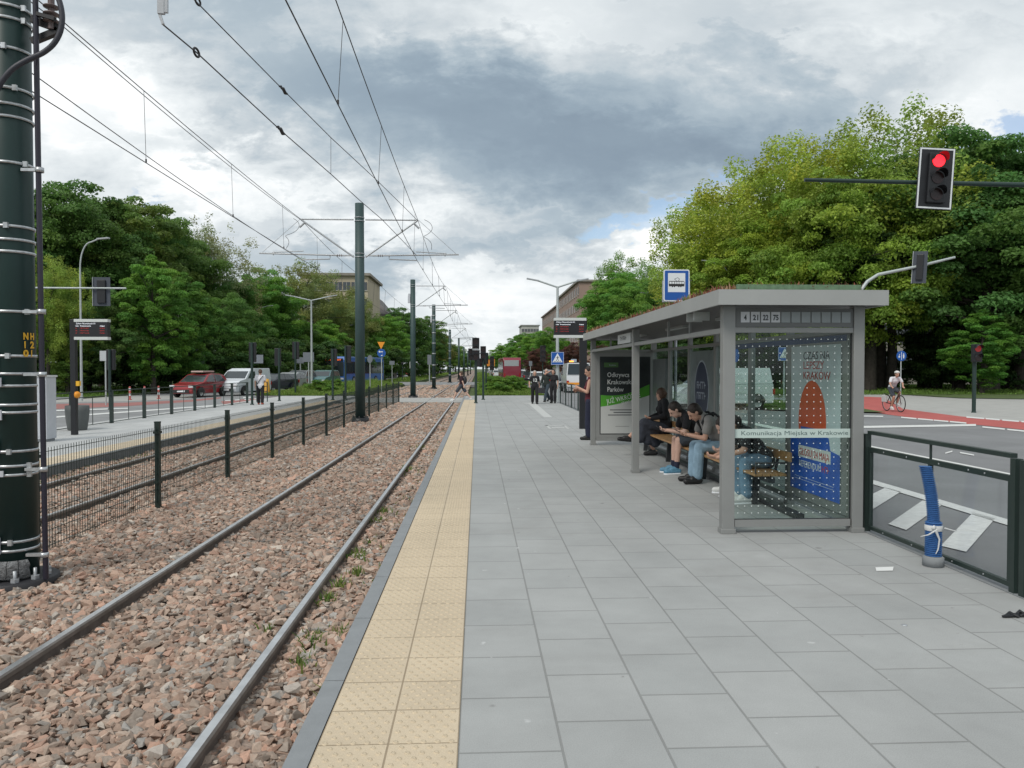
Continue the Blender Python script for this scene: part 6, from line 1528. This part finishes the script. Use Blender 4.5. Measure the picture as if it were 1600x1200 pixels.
car('d', 494, 76, 264, YEL, 'yellow taxi-like car right of the double lamp pole')
car('s', 507, 73, 262, TEAL, 'teal grey estate in front of the blue bus')
car('h', 515, 90, 265, GRY, 'small grey car left of the black signal pair')
car('h', 536, 92, 264, SIL, 'silver hatchback partly hidden by the left median grass'); car('s', 585, 98, 266, GRY, 'grey estate in front of the blue bus, right of the first mast')
k = 0
cols = [GRY, SIL, BLU, REDC, WHT, GRY, SIL, BLK, WHT, GRY, SIL, NAVY, WHT, SIL, GRY, WHT, BLK, SIL, GRY, REDC, WHT, SIL]
pxs = [592, 606, 620, 634, 642, 656, 664, 670, 676, 681, 686, 690, 694, 698, 702, 705, 708, 711, 714, 717, 720, 723]
for i, px in enumerate(pxs):
    Yc = -17.6 / ((px - 746) / F_PX) * (1.0 if i % 2 else 1.06)
    car(('h', 's', 'd')[i % 3], px, Yc, 268, cols[i], ORD[i] + ' car of the far left queue, counting away from the blue bus', 'far queue of cars on the left road')
# right road traffic
gR = 'cars on the right road'
car('s', 816, 112, 88, WHT, 'pale van-like car right of the red coach', gR); car('d', 827, 100, 88, BLK, 'black saloon behind the woman with the number shirt', gR); car('h', 839, 84, 86, WHT, 'white hatchback behind the walking group', gR)
car('h', 820, 140, 90, SIL, 'silver car ahead of the black saloon', gR); car('s', 776, 150, 92, WHT, 'white car left of the red coach', gR); car('d', 772, 190, 92, GRY, 'grey car farther left of the red coach', gR); car('h', 768, 240, 92, WHT, 'tiny white car near the roadworks board', gR)
car('d', 872, 72, 84, NAVY, 'navy car behind the post of the crossing sign', gR); car('s', 858, 95, 86, GRY, 'grey car between walking man and lamp pole', gR)
# big white van crossing, seen through the shelter
b_ = van((.60, .64, .66)); place(b_, 1124, 641, D2(186), 'white van standing side-on across the road, seen through the shelter', cat='van', Y=33)
# recovery van with orange beacons
b2 = bigvan((.62, .64, .66), rw=((-2.62, 1.29), (-2.5, 2.22))); place(b2, 899, 605, D2(88), 'white van with orange roof beacons driving away beyond the railing', cat='van', Y=58)
MB().box(-1.0, -.7, -.6, .6, 2.22, 2.30).build('light_bar', m_blackp, b2)
for s in (-.38, .38): MB().box(-.98, -.72, s - .16, s + .16, 2.30, 2.40).build('beacon', mat('beacon_lit', (.8, .3, .03), .4, emit=(1, .38, .06), estr=1.6), b2)
MB().box(-2.735, -2.725, -.85, .85, .62, .78).build('stripe', m_orange, b2)
# buses
def bus(name, L, W, H, paint, label, px, Y, rz, coach=False):
    t = empty(name); hw = lambda x, z: W / 2 * (1 - .05 * max(0, abs(x) - L / 2 + .4) / .4)
    b = MB(); side_prism(b, [(L / 2 - .1, .3), (L / 2, .6), (L / 2 - .05, H - .4), (L / 2 - .3, H), (-L / 2 + .25, H), (-L / 2, H - .4), (-L / 2, .6), (-L / 2 + .1, .3)], hw); b = b.build('body', m_paint, t, bevel=.08); b.color = (*paint, 1)
    n = 6
    for s in (-1, 1):
        for i in range(n):
            a, c = -L / 2 + .5 + i * (L - 1) / n, -L / 2 + .5 + (i + 1) * (L - 1) / n - .08
            MB().add([(a, s * (W / 2 + .006), 1.25), (c, s * (W / 2 + .006), 1.25), (c, s * (W / 2 + .006), H - .55), (a, s * (W / 2 + .006), H - .55)], [(0, 1, 2, 3) if s < 0 else (3, 2, 1, 0)]).build('side_window', m_carglass, t)
    MB().box(L / 2 - .04, L / 2 + .012, -W / 2 + .12, W / 2 - .12, .95, H - .62).build('windscreen', m_carglass, t)
    if coach: MB().box(-L / 2 - .012, -L / 2 + .03, -W / 2 + .35, W / 2 - .15, H - 1.15, H - .35).build('rear_window', mat('coach_glass', (.35, .38, .40), .2), t)
    else:
        d = MB().box(L / 2 - .02, L / 2 + .02, -W / 2 + .2, W / 2 - .2, H - .55, H - .22).build('destination_display', m_black, t)
        mr = mat('led_orange', (.5, .1, .03), .5, emit=(1, .16, .05), estr=1.2)
        smudge((L / 2 + .025, -.95, H - .48), Y_, Z_, .34, .19, 2, mr, d); smudge((L / 2 + .025, -.45, H - .47), Y_, Z_, 1.3, .16, 9, mr, d)
    for x in (L / 2 - 2.6, -L / 2 + 2.8):
        for s in (-1, 1):
            w = MB().lathe([(.3, -.13), (.47, -.13), (.48, 0), (.47, .13), (.3, .13)], n=18, axis='y').build('wheel', m_tyre, t); w.location = (x, s * (W / 2 - .13), .48); MB().lathe([(0, s * .1), (.3, s * .12)], n=12, axis='y').build('rim', m_rim, w)
    for s in (-1, 1):
        MB().box(-L / 2 - .01, -L / 2 + .05, s * (W / 2 - .2) - .1, s * (W / 2 - .2) + .1, .8, 1.15).build('tail_light', m_tl, t); MB().box(L / 2 - .05, L / 2 + .012, s * (W / 2 - .35) - .2, s * (W / 2 - .35) + .2, .6, .8).build('headlight', m_hl, t)
    MB().box(-L / 2 - .015, -L / 2, -.27, .27, .55, .68).build('number_plate', m_swhite, t)
    place(t, px, 600, D2(rz), label, cat='bus', Y=Y); return t
bus('city_bus', 12, 2.5, 3.15, (.03, .13, .42), 'blue city bus with lit orange destination display behind the first mast', 556, 90, 256)
bus('coach', 11, 2.5, 3.3, (.23, .02, .04), 'dark red coach seen from behind on the right road', 795.5, 108, 92, coach=True)
# ---------------------------------------------------------------- people
m_skin = mat('skin', (.50, .29, .21), .55, var=.06, vscale=12)
m_skin2 = mat('skin_pale', (.58, .37, .29), .55, var=.06, vscale=12)
m_eye = mat('eye_dark', (.02, .015, .012), .3); m_lip = mat('lips', (.34, .12, .10), .5)
def cloth(name, c, v=.12, speck=None): return mat('cloth_' + name, c, .9, var=v, vscale=9, speck=speck, bump=.5, bscale=22)
def remesh(mb, name, m, parent, voxel, smooth=4):
    """melt overlapping shapes into one continuous surface"""
    me = bpy.data.meshes.new(name); me.from_pydata(mb.v, [], mb.f); me.update()
    ob = bpy.data.objects.new('tmp', me); COL.objects.link(ob)
    r = ob.modifiers.new('r', 'REMESH'); r.mode = 'VOXEL'; r.voxel_size = voxel; r.use_smooth_shade = True
    s = ob.modifiers.new('s', 'SMOOTH'); s.iterations = smooth; s.factor = .5
    dg = bpy.context.evaluated_depsgraph_get(); out = bpy.data.meshes.new_from_object(ob.evaluated_get(dg))
    bpy.data.objects.remove(ob); bpy.data.meshes.remove(me)
    out.name = name; out.materials.clear(); out.materials.append(m)
    for p in out.polygons: p.use_smooth = True
    o = bpy.data.objects.new(name, out); COL.objects.link(o); o.parent = parent
    return o
V3 = lambda *a: Vector(a)
class HB(MB):
    def cap(s, a, b, ra, rb, n=10):
        a, b = Vector(a), Vector(b); s.ico(a, ra, 2); s.ico(b, rb, 2)
        if (a - b).length > 1e-4: s.tube([a, b], [ra, rb], n)
        return s
    def ell(s, c, ax, ay, az):
        """ellipsoid with half axes given as vectors"""
        bm = bmesh.new(); bmesh.ops.create_icosphere(bm, subdivisions=2, radius=1)
        vs = [Vector(c) + ax * v.co.x + ay * v.co.y + az * v.co.z for v in bm.verts]; fs = [tuple(v.index for v in f.verts) for f in bm.faces]; bm.free()
        return s.add(vs, fs)
def frame(up, side):
    up = up.normalized(); fw = side.cross(up).normalized(); sd = up.cross(fw).normalized(); return fw, sd, up
def hand(hb, wr, d, palm, side, curl=.5, sc=1.0):
    """palm along d, its inner face towards palm, thumb on side"""
    d = d.normalized(); palm = (palm - d * palm.dot(d)).normalized(); sd = side - d * side.dot(d) - palm * side.dot(palm); sd.normalize()
    L = .085 * sc; c = wr + d * (L * .55)
    hb.ell(c, d * .05 * sc, sd * .040 * sc, palm * .016 * sc)
    for i, (o, l) in enumerate(((.030, .070), (.010, .078), (-.010, .073), (-.029, .058))):
        b = wr + d * L + sd * o * sc; a1 = curl * .9; a2 = curl * 2.1
        m = b + (d * math.cos(a1) + palm * math.sin(a1)) * l * .5 * sc; e = m + (d * math.cos(a2) + palm * math.sin(a2)) * l * .5 * sc
        hb.cap(b - d * .012, m, .0095, .0088, 7); hb.cap(m, e, .0088, .0075, 7)
    b = wr + d * .025 * sc + sd * .034 * sc; m = b + (sd * .6 + d * .7 + palm * .35).normalized() * .036 * sc; hb.cap(b, m, .0115, .0105, 7); hb.cap(m, m + (d * .85 + palm * .5 * curl + sd * .1).normalized() * .030 * sc, .0105, .008, 7)
def person(label, loc, rz, J, top, bottom, shoes, hair, sleeve='short', legs='long', skin=m_skin, voxel=.010, hairlen=0.0, curl=.6, bare_top=False, socks=None, fem=False, cat='person', bun=False, bald=False, group=None, scale=1.0, hairwild=0.0):
    t = empty('person', loc, rz=rz, label=label, cat=cat, group=group); t.scale = (scale,) * 3
    J = {k: (v if k == 'skirt_low' else Vector(v)) for k, v in J.items()}
    pel, ch, nk, hd = J['pel'], J['chest'], J['neck'], J['head']
    fw, sd, up = frame(ch - pel, J['sh_l'] - J['sh_r'])
    f = J.get('face', V3(1, 0, 0)).normalized(); hs = V3(0, 0, 1).cross(f).normalized() if abs(f.z) < .9 else V3(0, 1, 0); hu = f.cross(hs)
    w = .92 if fem else 1.0
    def torso(b, e=0.0, hem=0.0):
        mid = pel.lerp(ch, .5)
        b.ell(ch - up * .03, fw * (.105 + e), sd * (.160 * w + e), up * (.165 + e)); b.ell(mid, fw * (.098 + e), sd * (.135 * w + e), up * (.17 + e))
        b.cap(J['sh_l'] - sd * .02, J['sh_r'] + sd * .02, .052 * w + e, .052 * w + e); b.ell(pel + up * .02, fw * (.108 + e), sd * (.155 + e), up * (.12 + e + hem))
        b.cap(ch, nk, .09 + e, .055 + e * .5)
        if fem:
            for s in (-1, 1): b.ell(ch - up * .06 + fw * .07 + sd * .065 * s, fw * (.055 + e), sd * (.06 + e), up * (.06 + e))
    def arm(b, s, e=0.0, upto=1.0):
        S_, E, Wr = J['sh_' + s], J['el_' + s], J['wr_' + s]
        if upto < 1: b.cap(S_, S_.lerp(E, upto), .050 * w + e, .044 * w + e * 1.6)
        else: b.cap(S_, E, .050 * w + e, .039 + e); b.cap(E, Wr, .039 + e, .027 + e * .9)
    def leg(b, s, e=0.0, upto='long', flare=0.0):
        H, K, A = J['hip_' + s], J['kn_' + s], J['an_' + s]
        if upto == 'short': b.cap(H, H.lerp(K, .82), .085 + e, .068 + e * 1.6); return
        b.cap(H, K, .083 + e, .056 + e); b.cap(K, K.lerp(A, .35), .056 + e, .055 + e + flare * .4); b.cap(K.lerp(A, .35), A - (A - K).normalized() * .03, .055 + e + flare * .4, .036 + e + flare)
    # the body: one continuous surface
    b = HB(); torso(b); 
    for s in 'lr':
        arm(b, s); leg(b, s)
        A, Tn = J['an_' + s], J.get('toe_' + s, J['an_' + s] + V3(.16, 0, -.07)); b.cap(A + V3(0, 0, -.02), Tn, .038, .03); b.cap(A, A - (Tn - A).normalized() * .04 - V3(0, 0, .03), .036, .03)
        E, Wr = J['el_' + s], J['wr_' + s]; d = J.get('hd_' + s, Wr - E); pm = J.get('pm_' + s, V3(0, -1 if s == 'l' else 1, 0)); th = J.get('th_' + s, V3(1, 0, 0))
        hand(b, Wr, d, pm, th, curl)
    b.cap(nk - up * .02, hd - hu * .07, .052, .050); b.ell(hd + hu * .02, f * .098, hs * .077, hu * .105); b.ell(hd - hu * .045 + f * .018, f * .078, hs * .060, hu * .075)
    b.ell(hd - hu * .098 + f * .058, f * .024, hs * .026, hu * .02)                                  # chin
    b.cap(hd + f * .090 + hu * .012, hd + f * .112 - hu * .030, .009, .0145, 7)                        # nose
    b.ell(hd + f * .083 + hu * .028, f * .016, hs * .05, hu * .010)                                   # brow
    for s in (-1, 1): b.ell(hd + hs * .079 * s - hu * .005 - f * .005, f * .018, hs * .010, hu * .031)
    bd = remesh(b, 'body', skin, t, voxel, 3)
    ey = MB()
    for s in (-1, 1): MB().ico(hd + f * .0855 + hs * .031 * s + hu * .004, .0115, 1, scale=(1, 1, .7)).build('eye', m_eye, bd)
    MB().ico((0, 0, 0), .02, 1, scale=(.4, 1.0, .3)).xf(Matrix.Translation(hd + f * .092 - hu * .062) @ Matrix((f, hs, hu)).transposed().to_4x4()).build('mouth', m_lip, bd)
    # clothes
    c = HB(); torso(c, .016, .05); 
    if not bare_top:
        for s in 'lr': arm(c, s, .013 if sleeve == 'short' else .016, .62 if sleeve == 'short' else 1.0)
    remesh(c, 'shirt' if sleeve == 'short' else 'jacket', top, t, max(voxel, .010), 4)
    c = HB(); c.ell(pel + up * .0, fw * .120, sd * .168, up * .12)
    if legs == 'skirt':
        km = (J['kn_l'] + J['kn_r']) / 2; hm = (J['hip_l'] + J['hip_r']) / 2; low = J['skirt_low']
        c.cap(J['hip_l'], J['kn_l'], .10, .11); c.cap(J['hip_r'], J['kn_r'], .10, .11); c.cap(hm, km, .1, .1)
        for q in low: c.cap(km.lerp(hm, .12), q, .13, .10); c.cap(J['kn_l'], q, .11, .08); c.cap(J['kn_r'], q, .11, .08)
        remesh(c, 'skirt', bottom, t, .012, 3)
    else:
        for s in 'lr': leg(c, s, .017, 'short' if legs == 'short' else 'long', flare=.022 if legs in ('wide', 'long') else 0)
        remesh(c, 'trousers' if legs != 'short' else 'shorts', bottom, t, max(voxel, .010), 3)
    for s in 'lr':
        A, Tn = J['an_' + s], J.get('toe_' + s, J['an_' + s] + V3(.16, 0, -.07)); fd = (Tn - A); fl = Vector((fd.x, fd.y, 0))
        sh = HB(); sh.cap(A - fl * .22 + V3(0, 0, -.045), Tn + fl * .12, .048, .040); sh.cap(A + V3(0, 0, -.01), A.lerp(Tn, .5) + V3(0, 0, .005), .046, .042)
        o = remesh(sh, 'shoe', shoes, t, .007 if voxel < .011 else .012, 2)
        if shoes.name in ('blue_shoe', 'white_shoe'): so = HB(); so.cap(A - fl * .22 + V3(0, 0, -.082), Tn + fl * .12 + V3(0, 0, -.034), .047, .043); q_ = remesh(so, 'sole', m_swhite, o, .010, 1); q_.scale = (1, 1, .55); q_.location.z = (Tn.z - .04) * .45
        if socks: k = HB(); k.cap(A, A + (J['kn_' + s] - A).normalized() * .09, .045, .045); remesh(k, 'sock', socks, t, .010, 2)
    if not bald:
        c = HB(); c.ell(hd + hu * .042 - f * .018, f * .104, hs * .090, hu * .100); c.ell(hd - f * .045 + hu * .0, f * .070, hs * .086, hu * .100)
        if hairlen > 0:
            e = hd - f * .075; c.cap(e, e - V3(0, 0, hairlen) - f * .02, .072, .055); c.cap(e + hs * .05, e + hs * .07 - V3(0, 0, hairlen * .9), .05, .035); c.cap(e - hs * .05, e - hs * .07 - V3(0, 0, hairlen * .9), .05, .035)
        if hairwild > 0:
            rr = random.Random(5)
            for _ in range(26):
                d = Vector((rr.gauss(0, 1), rr.gauss(0, 1), rr.gauss(.5, 1))).normalized()
                if d.dot(f) < .45: c.ico(hd + hu * .03 + d * .09, .03 * hairwild, 1)
        if bun: c.ico(hd - f * .11 + hu * .02, .04, 2)
        remesh(c, 'hair', hair, t, .009, 2)
    return t
def stand(h=1.68, stride=0.0, arml='down', armr='down', lean=0.0, bend=0.0):
    k = h / 1.72; J = {}
    J['pel'] = (0, 0, .93 * k); J['chest'] = (lean * .6, 0, 1.27 * k); J['neck'] = (lean, 0, 1.44 * k); J['head'] = (lean * 1.3 + .02, 0, 1.60 * k)
    for s, q in (('l', 1), ('r', -1)):
        J['sh_' + s] = (lean * .8, q * .185 * k, 1.395 * k); J['hip_' + s] = (0, q * .09, .90 * k); ph = stride * q
        J['kn_' + s] = (ph * .24 + (.03 if ph >= 0 else .02), q * .095, .49 * k + abs(ph) * .01); J['an_' + s] = (ph * .42 - (.10 * stride if ph < 0 else 0), q * .09, .085 * k + (.06 * stride if ph < 0 else .0))
        a = J['an_' + s]; J['toe_' + s] = (a[0] + .15, a[1] + q * .02, .04 if ph >= 0 else .035)
        mode = arml if s == 'l' else armr; sx = lean * .8
        if mode == 'down': J['el_' + s] = (sx - .02 - ph * .12, q * .23 * k, 1.11 * k); J['wr_' + s] = (sx + .06 - ph * .26, q * .24 * k, .87 * k)
        elif mode == 'fold': J['el_' + s] = (sx + .06, q * .22, 1.12 * k); J['wr_' + s] = (sx + .30, q * .04, 1.16 * k)
        elif mode == 'phone': J['el_' + s] = (sx + .05, q * .21, 1.12 * k); J['wr_' + s] = (sx + .26, q * .07, 1.22 * k)
        elif mode == 'head': J['el_' + s] = (sx + .10, q * .40, 1.50 * k); J['wr_' + s] = (sx + .08, q * .16, 1.63 * k)
        elif mode == 'bag': J['el_' + s] = (sx - .02, q * .25, 1.13 * k); J['wr_' + s] = (sx + .14, q * .26, .95 * k)
    return J
def sit(kx=.40, hunch=.42, hz=1.03, hand=(.50, .05, .70), foot=.40, el=None, kn_y=.12, split=0.0):
    J = {'pel': (0.02, 0, .545), 'chest': (hunch * .62, 0, .545 + (hz - .545) * .66), 'neck': (hunch * .84, 0, .545 + (hz - .545) * .90), 'head': (hunch * 1.12, 0, hz + .0), 'face': (.75, 0, -.62)}
    for s, q in (('l', 1), ('r', -1)):
        J['sh_' + s] = (hunch * .74, q * .175, .545 + (hz - .545) * .80); J['hip_' + s] = (.05, q * .09, .525); J['kn_' + s] = (kx + q * split, q * kn_y, .535)
        J['an_' + s] = (foot + q * split, q * (kn_y - .01), .095); J['toe_' + s] = (foot + q * split + .155, q * (kn_y + .02), .042)
        J['el_' + s] = (hunch * .9 if el is None else el[0], q * (.20 if el is None else el[1]), .66 if el is None else el[2]); J['wr_' + s] = (hand[0], q * hand[1], hand[2]); J['pm_' + s] = (0, -q * .6, .8); J['th_' + s] = (.2, -q, .3); J['hd_' + s] = (1, -q * .4, .1)
    return J
JEANS = cloth('light_jeans', (.24, .36, .46), .18); JEANS2 = cloth('mid_jeans', (.16, .27, .38), .2); BLKC = cloth('black', (.014, .014, .017)); NAVC = cloth('navy', (.016, .019, .042)); GRYC = cloth('grey_shirt', (.26, .25, .24)); WHC = cloth('white_shirt', (.66, .66, .70), .06)
FLOR = cloth('black_floral', (.014, .015, .018), .2, speck=(38, .60, (.26, .32, .32))); REDT = cloth('dark_red', (.09, .012, .022)); DKGR = cloth('dark_green', (.018, .026, .022)); SKRT = cloth('charcoal_skirt', (.035, .040, .055), .3); SHRT = cloth('dark_shorts', (.05, .06, .075))
BLS = mat('blue_shoe', (.09, .23, .34), .6, var=.2, vscale=30); WHS = mat('white_shoe', (.62, .63, .62), .6, var=.1); BKS = mat('black_shoe', (.012, .012, .013), .5)
HDK = mat('hair_dark', (.022, .014, .011), .6, var=.4, vscale=60); HBR = mat('hair_brown', (.075, .038, .022), .6, var=.4, vscale=60); HGR = mat('hair_grey', (.34, .30, .27), .7, var=.2, vscale=60)
def phone(t, c, tilt=.4):
    MB().box(-.04, .04, -.075, .075, -.004, .004).xf(Matrix.Translation(c) @ Matrix.Rotation(tilt, 4, 'Y')).build('phone', m_black, t)
# on the bench, facing the track
SXb = 3.58
J = sit(kx=.42, hunch=.40, hz=1.02, hand=(.56, .035, .70), foot=.44)
a = person('seated man in grey T-shirt and light blue jeans bent over a phone', (SXb, 10.75, 0), PI, J, GRYC, JEANS, BKS, HDK, voxel=.008)
p = empty('phone', (SXb - .67, 10.75, .735), label='dark phone held by the man in light blue jeans', cat='phone'); MB().box(-.07, .07, -.036, .036, -.004, .004).xf(Matrix.Rotation(.5, 4, 'Y')).build('case', m_black, p)
# his backpack straps
for s in (-1, 1): MB().tube([(.13, s * .12, .96), (.22, s * .13, 1.02), (.33, s * .13, .98), (.38, s * .13, .88), (.30, s * .13, .76)], [.02] * 5, 6).build('backpack_strap', m_black, a)
J = sit(kx=.44, hunch=.42, hz=1.00, hand=(.60, .03, .68), foot=.47, kn_y=.10)
person('seated person in shorts with bare legs, dark socks and light blue trainers', (SXb, 11.75, 0), PI, J, BLKC, SHRT, BLS, HDK, legs='short', socks=NAVC, voxel=.008, skin=m_skin2)
p = empty('phone', (SXb - .71, 11.75, .715), label='dark phone held by the person in shorts', cat='phone'); MB().box(-.07, .07, -.036, .036, -.004, .004).xf(Matrix.Rotation(.5, 4, 'Y')).build('case', m_black, p)
J = sit(kx=.42, hunch=.10, hz=1.16, hand=(.30, .10, .72), foot=.30, el=(.08, .22, .78)); J['face'] = (.55, -.8, -.05)
J['kn_l'] = (.44, .06, .62); J['an_l'] = (.72, -.02, .36); J['toe_l'] = (.88, -.02, .33); J['kn_r'] = (.42, -.08, .54); J['an_r'] = (.22, -.10, .10); J['toe_r'] = (.36, -.12, .042); J['skirt_low'] = [V3(.36, .0, .30), V3(.50, .03, .36), V3(.22, 0, .26), V3(.48, -.06, .34), V3(.10, 0, .34)]
person('seated woman in black jacket and long charcoal skirt with crossed legs, looking away', (3.56, 14.05, 0), PI, J, BLKC, SKRT, BKS, HBR, sleeve='long', legs='skirt', voxel=.010, fem=True, bun=True)
J = sit(kx=.30, hunch=.38, hz=.96, hand=(.62, .06, .56), foot=.27, el=(.34, .2, .66)); J['face'] = (.8, .1, -.6)
person('seated person with dark wavy hair in black patterned shirt, jeans and white trainers', (3.56, 9.18, 0), PI, J, FLOR, JEANS2, WHS, HDK, voxel=.008, hairlen=.05, hairwild=1.0)
J = sit(kx=.32, hunch=.34, hz=.90, hand=(.42, .05, .58), foot=.28)
person('seated person in black clothes half hidden behind the near left shelter post', (3.60, 9.72, 0), PI, J, BLKC, BLKC, WHS, HDK, voxel=.010, skin=m_skin2)
# standing woman beyond the far post
J = stand(1.70, 0.05, 'phone', 'fold'); J['face'] = (.9, .3, -.25)
c = G(915, 687, 0)
a = person('standing woman in a dark red top and navy trousers at the far shelter post', (c.x + .10, c.y, 0), PI - .2, J, REDT, NAVC, BKS, HDK, legs='wide', fem=True, hairlen=.34, bare_top=True, voxel=.010)
# walking group at the platform end
def at_px(px, py, z=0): c = G(px, py, z); return (c.x, c.y, z)
J = stand(1.54, .35, 'down', 'bag'); a = person('woman in black number shirt and wide black trousers walking towards the camera', at_px(835.5, 631), -PI / 2, J, BLKC, BLKC, BKS, HGR, legs='wide', fem=True, hairlen=.14, voxel=.014)
text('12', (.135, .09, 1.06), -Y_, Z_, .15, m_wht, a, width=.19, bold=.006) if False else text('12', (.142, -.10, 1.04), Y_, Z_, .15, m_wht, a, width=.20, bold=.006)
b = empty('handbag', (at_px(835.5, 631)[0] + .30, at_px(835.5, 631)[1] - .1, .50), label='black shoulder bag carried by the woman in the number shirt', cat='bag')
MB().box(-.05, .05, -.17, .17, 0, .26).xf(Matrix.Rotation(PI / 2, 4, 'Z')).build('bag_body', m_blk2, b, bevel=.02); MB().tube([(-.14, 0, .25), (-.08, 0, .55), (0, 0, .62), (.08, 0, .55), (.14, 0, .25)], .01, 6).build('strap', m_black, b)
J = stand(1.62, 1.0); J['face'] = (1, .2, 0); person('grey-haired man in dark jacket and dark jeans striding past the crossing sign', at_px(854, 627.5), -PI / 2 - .5, J, DKGR, cloth('dark_jeans', (.03, .045, .06)), BKS, HGR, sleeve='long', voxel=.014)
J = stand(1.60, .12, 'down', 'head'); person('person in black raising a hand to the head beside the lamp pole', at_px(864.5, 630), -PI / 2 - .3, J, BLKC, BLKC, BKS, HDK, fem=True, hairlen=.08, voxel=.014)
# man on the opposite platform
J = stand(1.60, .22, 'down', 'phone'); J['face'] = (.8, 0, -.5); a = person('man in white shirt and black trousers with a sling strap on the opposite platform', at_px(407, 632), PI / 2 + .15, J, WHC, BLKC, mat('red_shoe', (.35, .06, .03), .6), HBR, voxel=.014)
MB().tube([(-.06, -.14, 1.33), (-.125, -.05, 1.22), (-.13, .06, 1.05), (-.08, .15, .92)], .014, 6).build('sling_strap', m_black, a)
MB().tube([(.03, -.15, 1.36), (.10, -.08, 1.28), (.135, .03, 1.1), (.10, .15, .92)], .014, 6).build('sling_strap', m_black, a)
# pedestrian on the tram crossing
J = stand(1.60, 1.0); a = person('pedestrian in dark T-shirt and shorts striding over the tram crossing', at_px(721, 626, -.115), PI - .25, J, REDT if False else cloth('wine_black', (.03, .012, .018)), SHRT, WHS, HBR, legs='short', voxel=.014, skin=m_skin2)
c_ = at_px(721, 626, -.115); b = empty('backpack', (c_[0] + .17, c_[1], c_[2] + .93), rz=PI - .25, label='black backpack on the pedestrian crossing the tracks', cat='backpack')
HBx = HB(); HBx.ell((-.03, 0, .2), X_ * .11, Y_ * .15, Z_ * .23); remesh(HBx, 'bag_body', m_blk2, b, .014, 2)

# cyclist
cx = G(1396, 643, -.14); t = empty('bicycle', (cx.x, cx.y, -.14), rz=D2(-90), label='dark trekking bicycle ridden along the red cycle path', cat='bicycle')
for x in (-.52, .54):
    w = MB().tube([(x + .335 * math.cos(a), 0, .35 + .335 * math.sin(a)) for a in [i * 2 * PI / 28 for i in range(29)]], .017, 6, caps=False).build('wheel', m_tyre, t)
    r = MB().tube([(x + .31 * math.cos(a), 0, .35 + .31 * math.sin(a)) for a in [i * 2 * PI / 28 for i in range(29)]], .009, 5, caps=False)
    for i in range(14): a = i * PI / 7; r.tube([(x, 0, .35), (x + .31 * math.cos(a), 0, .35 + .31 * math.sin(a))], .002, 4)
    r.lathe([(0, -.04), (.02, -.04), (.02, .04), (0, .04)], c=(x, 0, .35), n=10, axis='y'); r.build('rim', m_rim, w)
fr = MB()
for a, b in (((.42, 0, .82), (-.12, 0, .80)), ((.40, 0, .74), (-.05, 0, .30)), ((-.15, 0, .88), (-.05, 0, .30)), ((-.13, 0, .78), (-.52, 0, .35)), ((-.05, 0, .30), (-.52, 0, .35)), ((.44, 0, .70), (.54, 0, .35)), ((.38, 0, .95), (.44, 0, .70))): fr.tube([a, b], .017, 7)
fr.build('frame', mat('bike_frame', (.05, .02, .02), .4), t)
MB().tube([(.28, -.28, 1.02), (.38, -.12, 1.0), (.38, .12, 1.0), (.28, .28, 1.02)], .014, 7).build('handlebar', m_black, t)
q = HB(); q.cap((-.25, 0, .93), (-.02, 0, .94), .06, .025); remesh(q, 'saddle', m_black, t, .012, 2)
MB().lathe([(0, -.05), (.09, -.05), (.09, -.035), (0, -.035)], c=(-.05, 0, .30), n=16, axis='y').bar((-.05, -.07, .30), (.08, -.07, .20), .02, .02).bar((-.05, .07, .30), (-.18, .07, .40), .02, .02).build('crankset', m_blackp, t)
MB().box(-.66, -.36, -.16, -.06, .38, .66).build('pannier', mat('pannier_white', (.55, .56, .57), .6), t, bevel=.02); MB().box(-.75, -.28, -.06, .06, .72, .735).build('rack', m_black, t)
J = {'pel': (-.14, 0, 1.0), 'chest': (.08, 0, 1.29), 'neck': (.17, 0, 1.43), 'head': (.25, 0, 1.56), 'face': (1, 0, -.15)}
for s, q in (('l', 1), ('r', -1)):
    J['sh_' + s] = (.13, q * .18, 1.39); J['el_' + s] = (.20, q * .27, 1.17); J['wr_' + s] = (.27, q * .24, 1.04); J['hip_' + s] = (-.12, q * .09, .98)
    J['hd_' + s] = (1, 0, -.2); J['pm_' + s] = (0, 0, -1); J['th_' + s] = (0, -q, 0)
J['kn_l'] = (.26, .10, .80); J['an_l'] = (.10, .10, .34); J['toe_l'] = (.25, .11, .26); J['kn_r'] = (.20, -.10, .62); J['an_r'] = (.02, -.10, .20); J['toe_r'] = (.17, -.11, .13)
a = person('cyclist in white T-shirt and white helmet riding on the red cycle path', (cx.x, cx.y, -.14), D2(-90), J, WHC, SHRT, WHS, HBR, legs='short', voxel=.012, curl=1.1)
hm = HB(); hm.ell((.24, 0, 1.635), X_ * .135, Y_ * .10, Z_ * .075); remesh(hm, 'helmet', mat('helmet_white', (.62, .62, .60), .4), a, .010, 2)
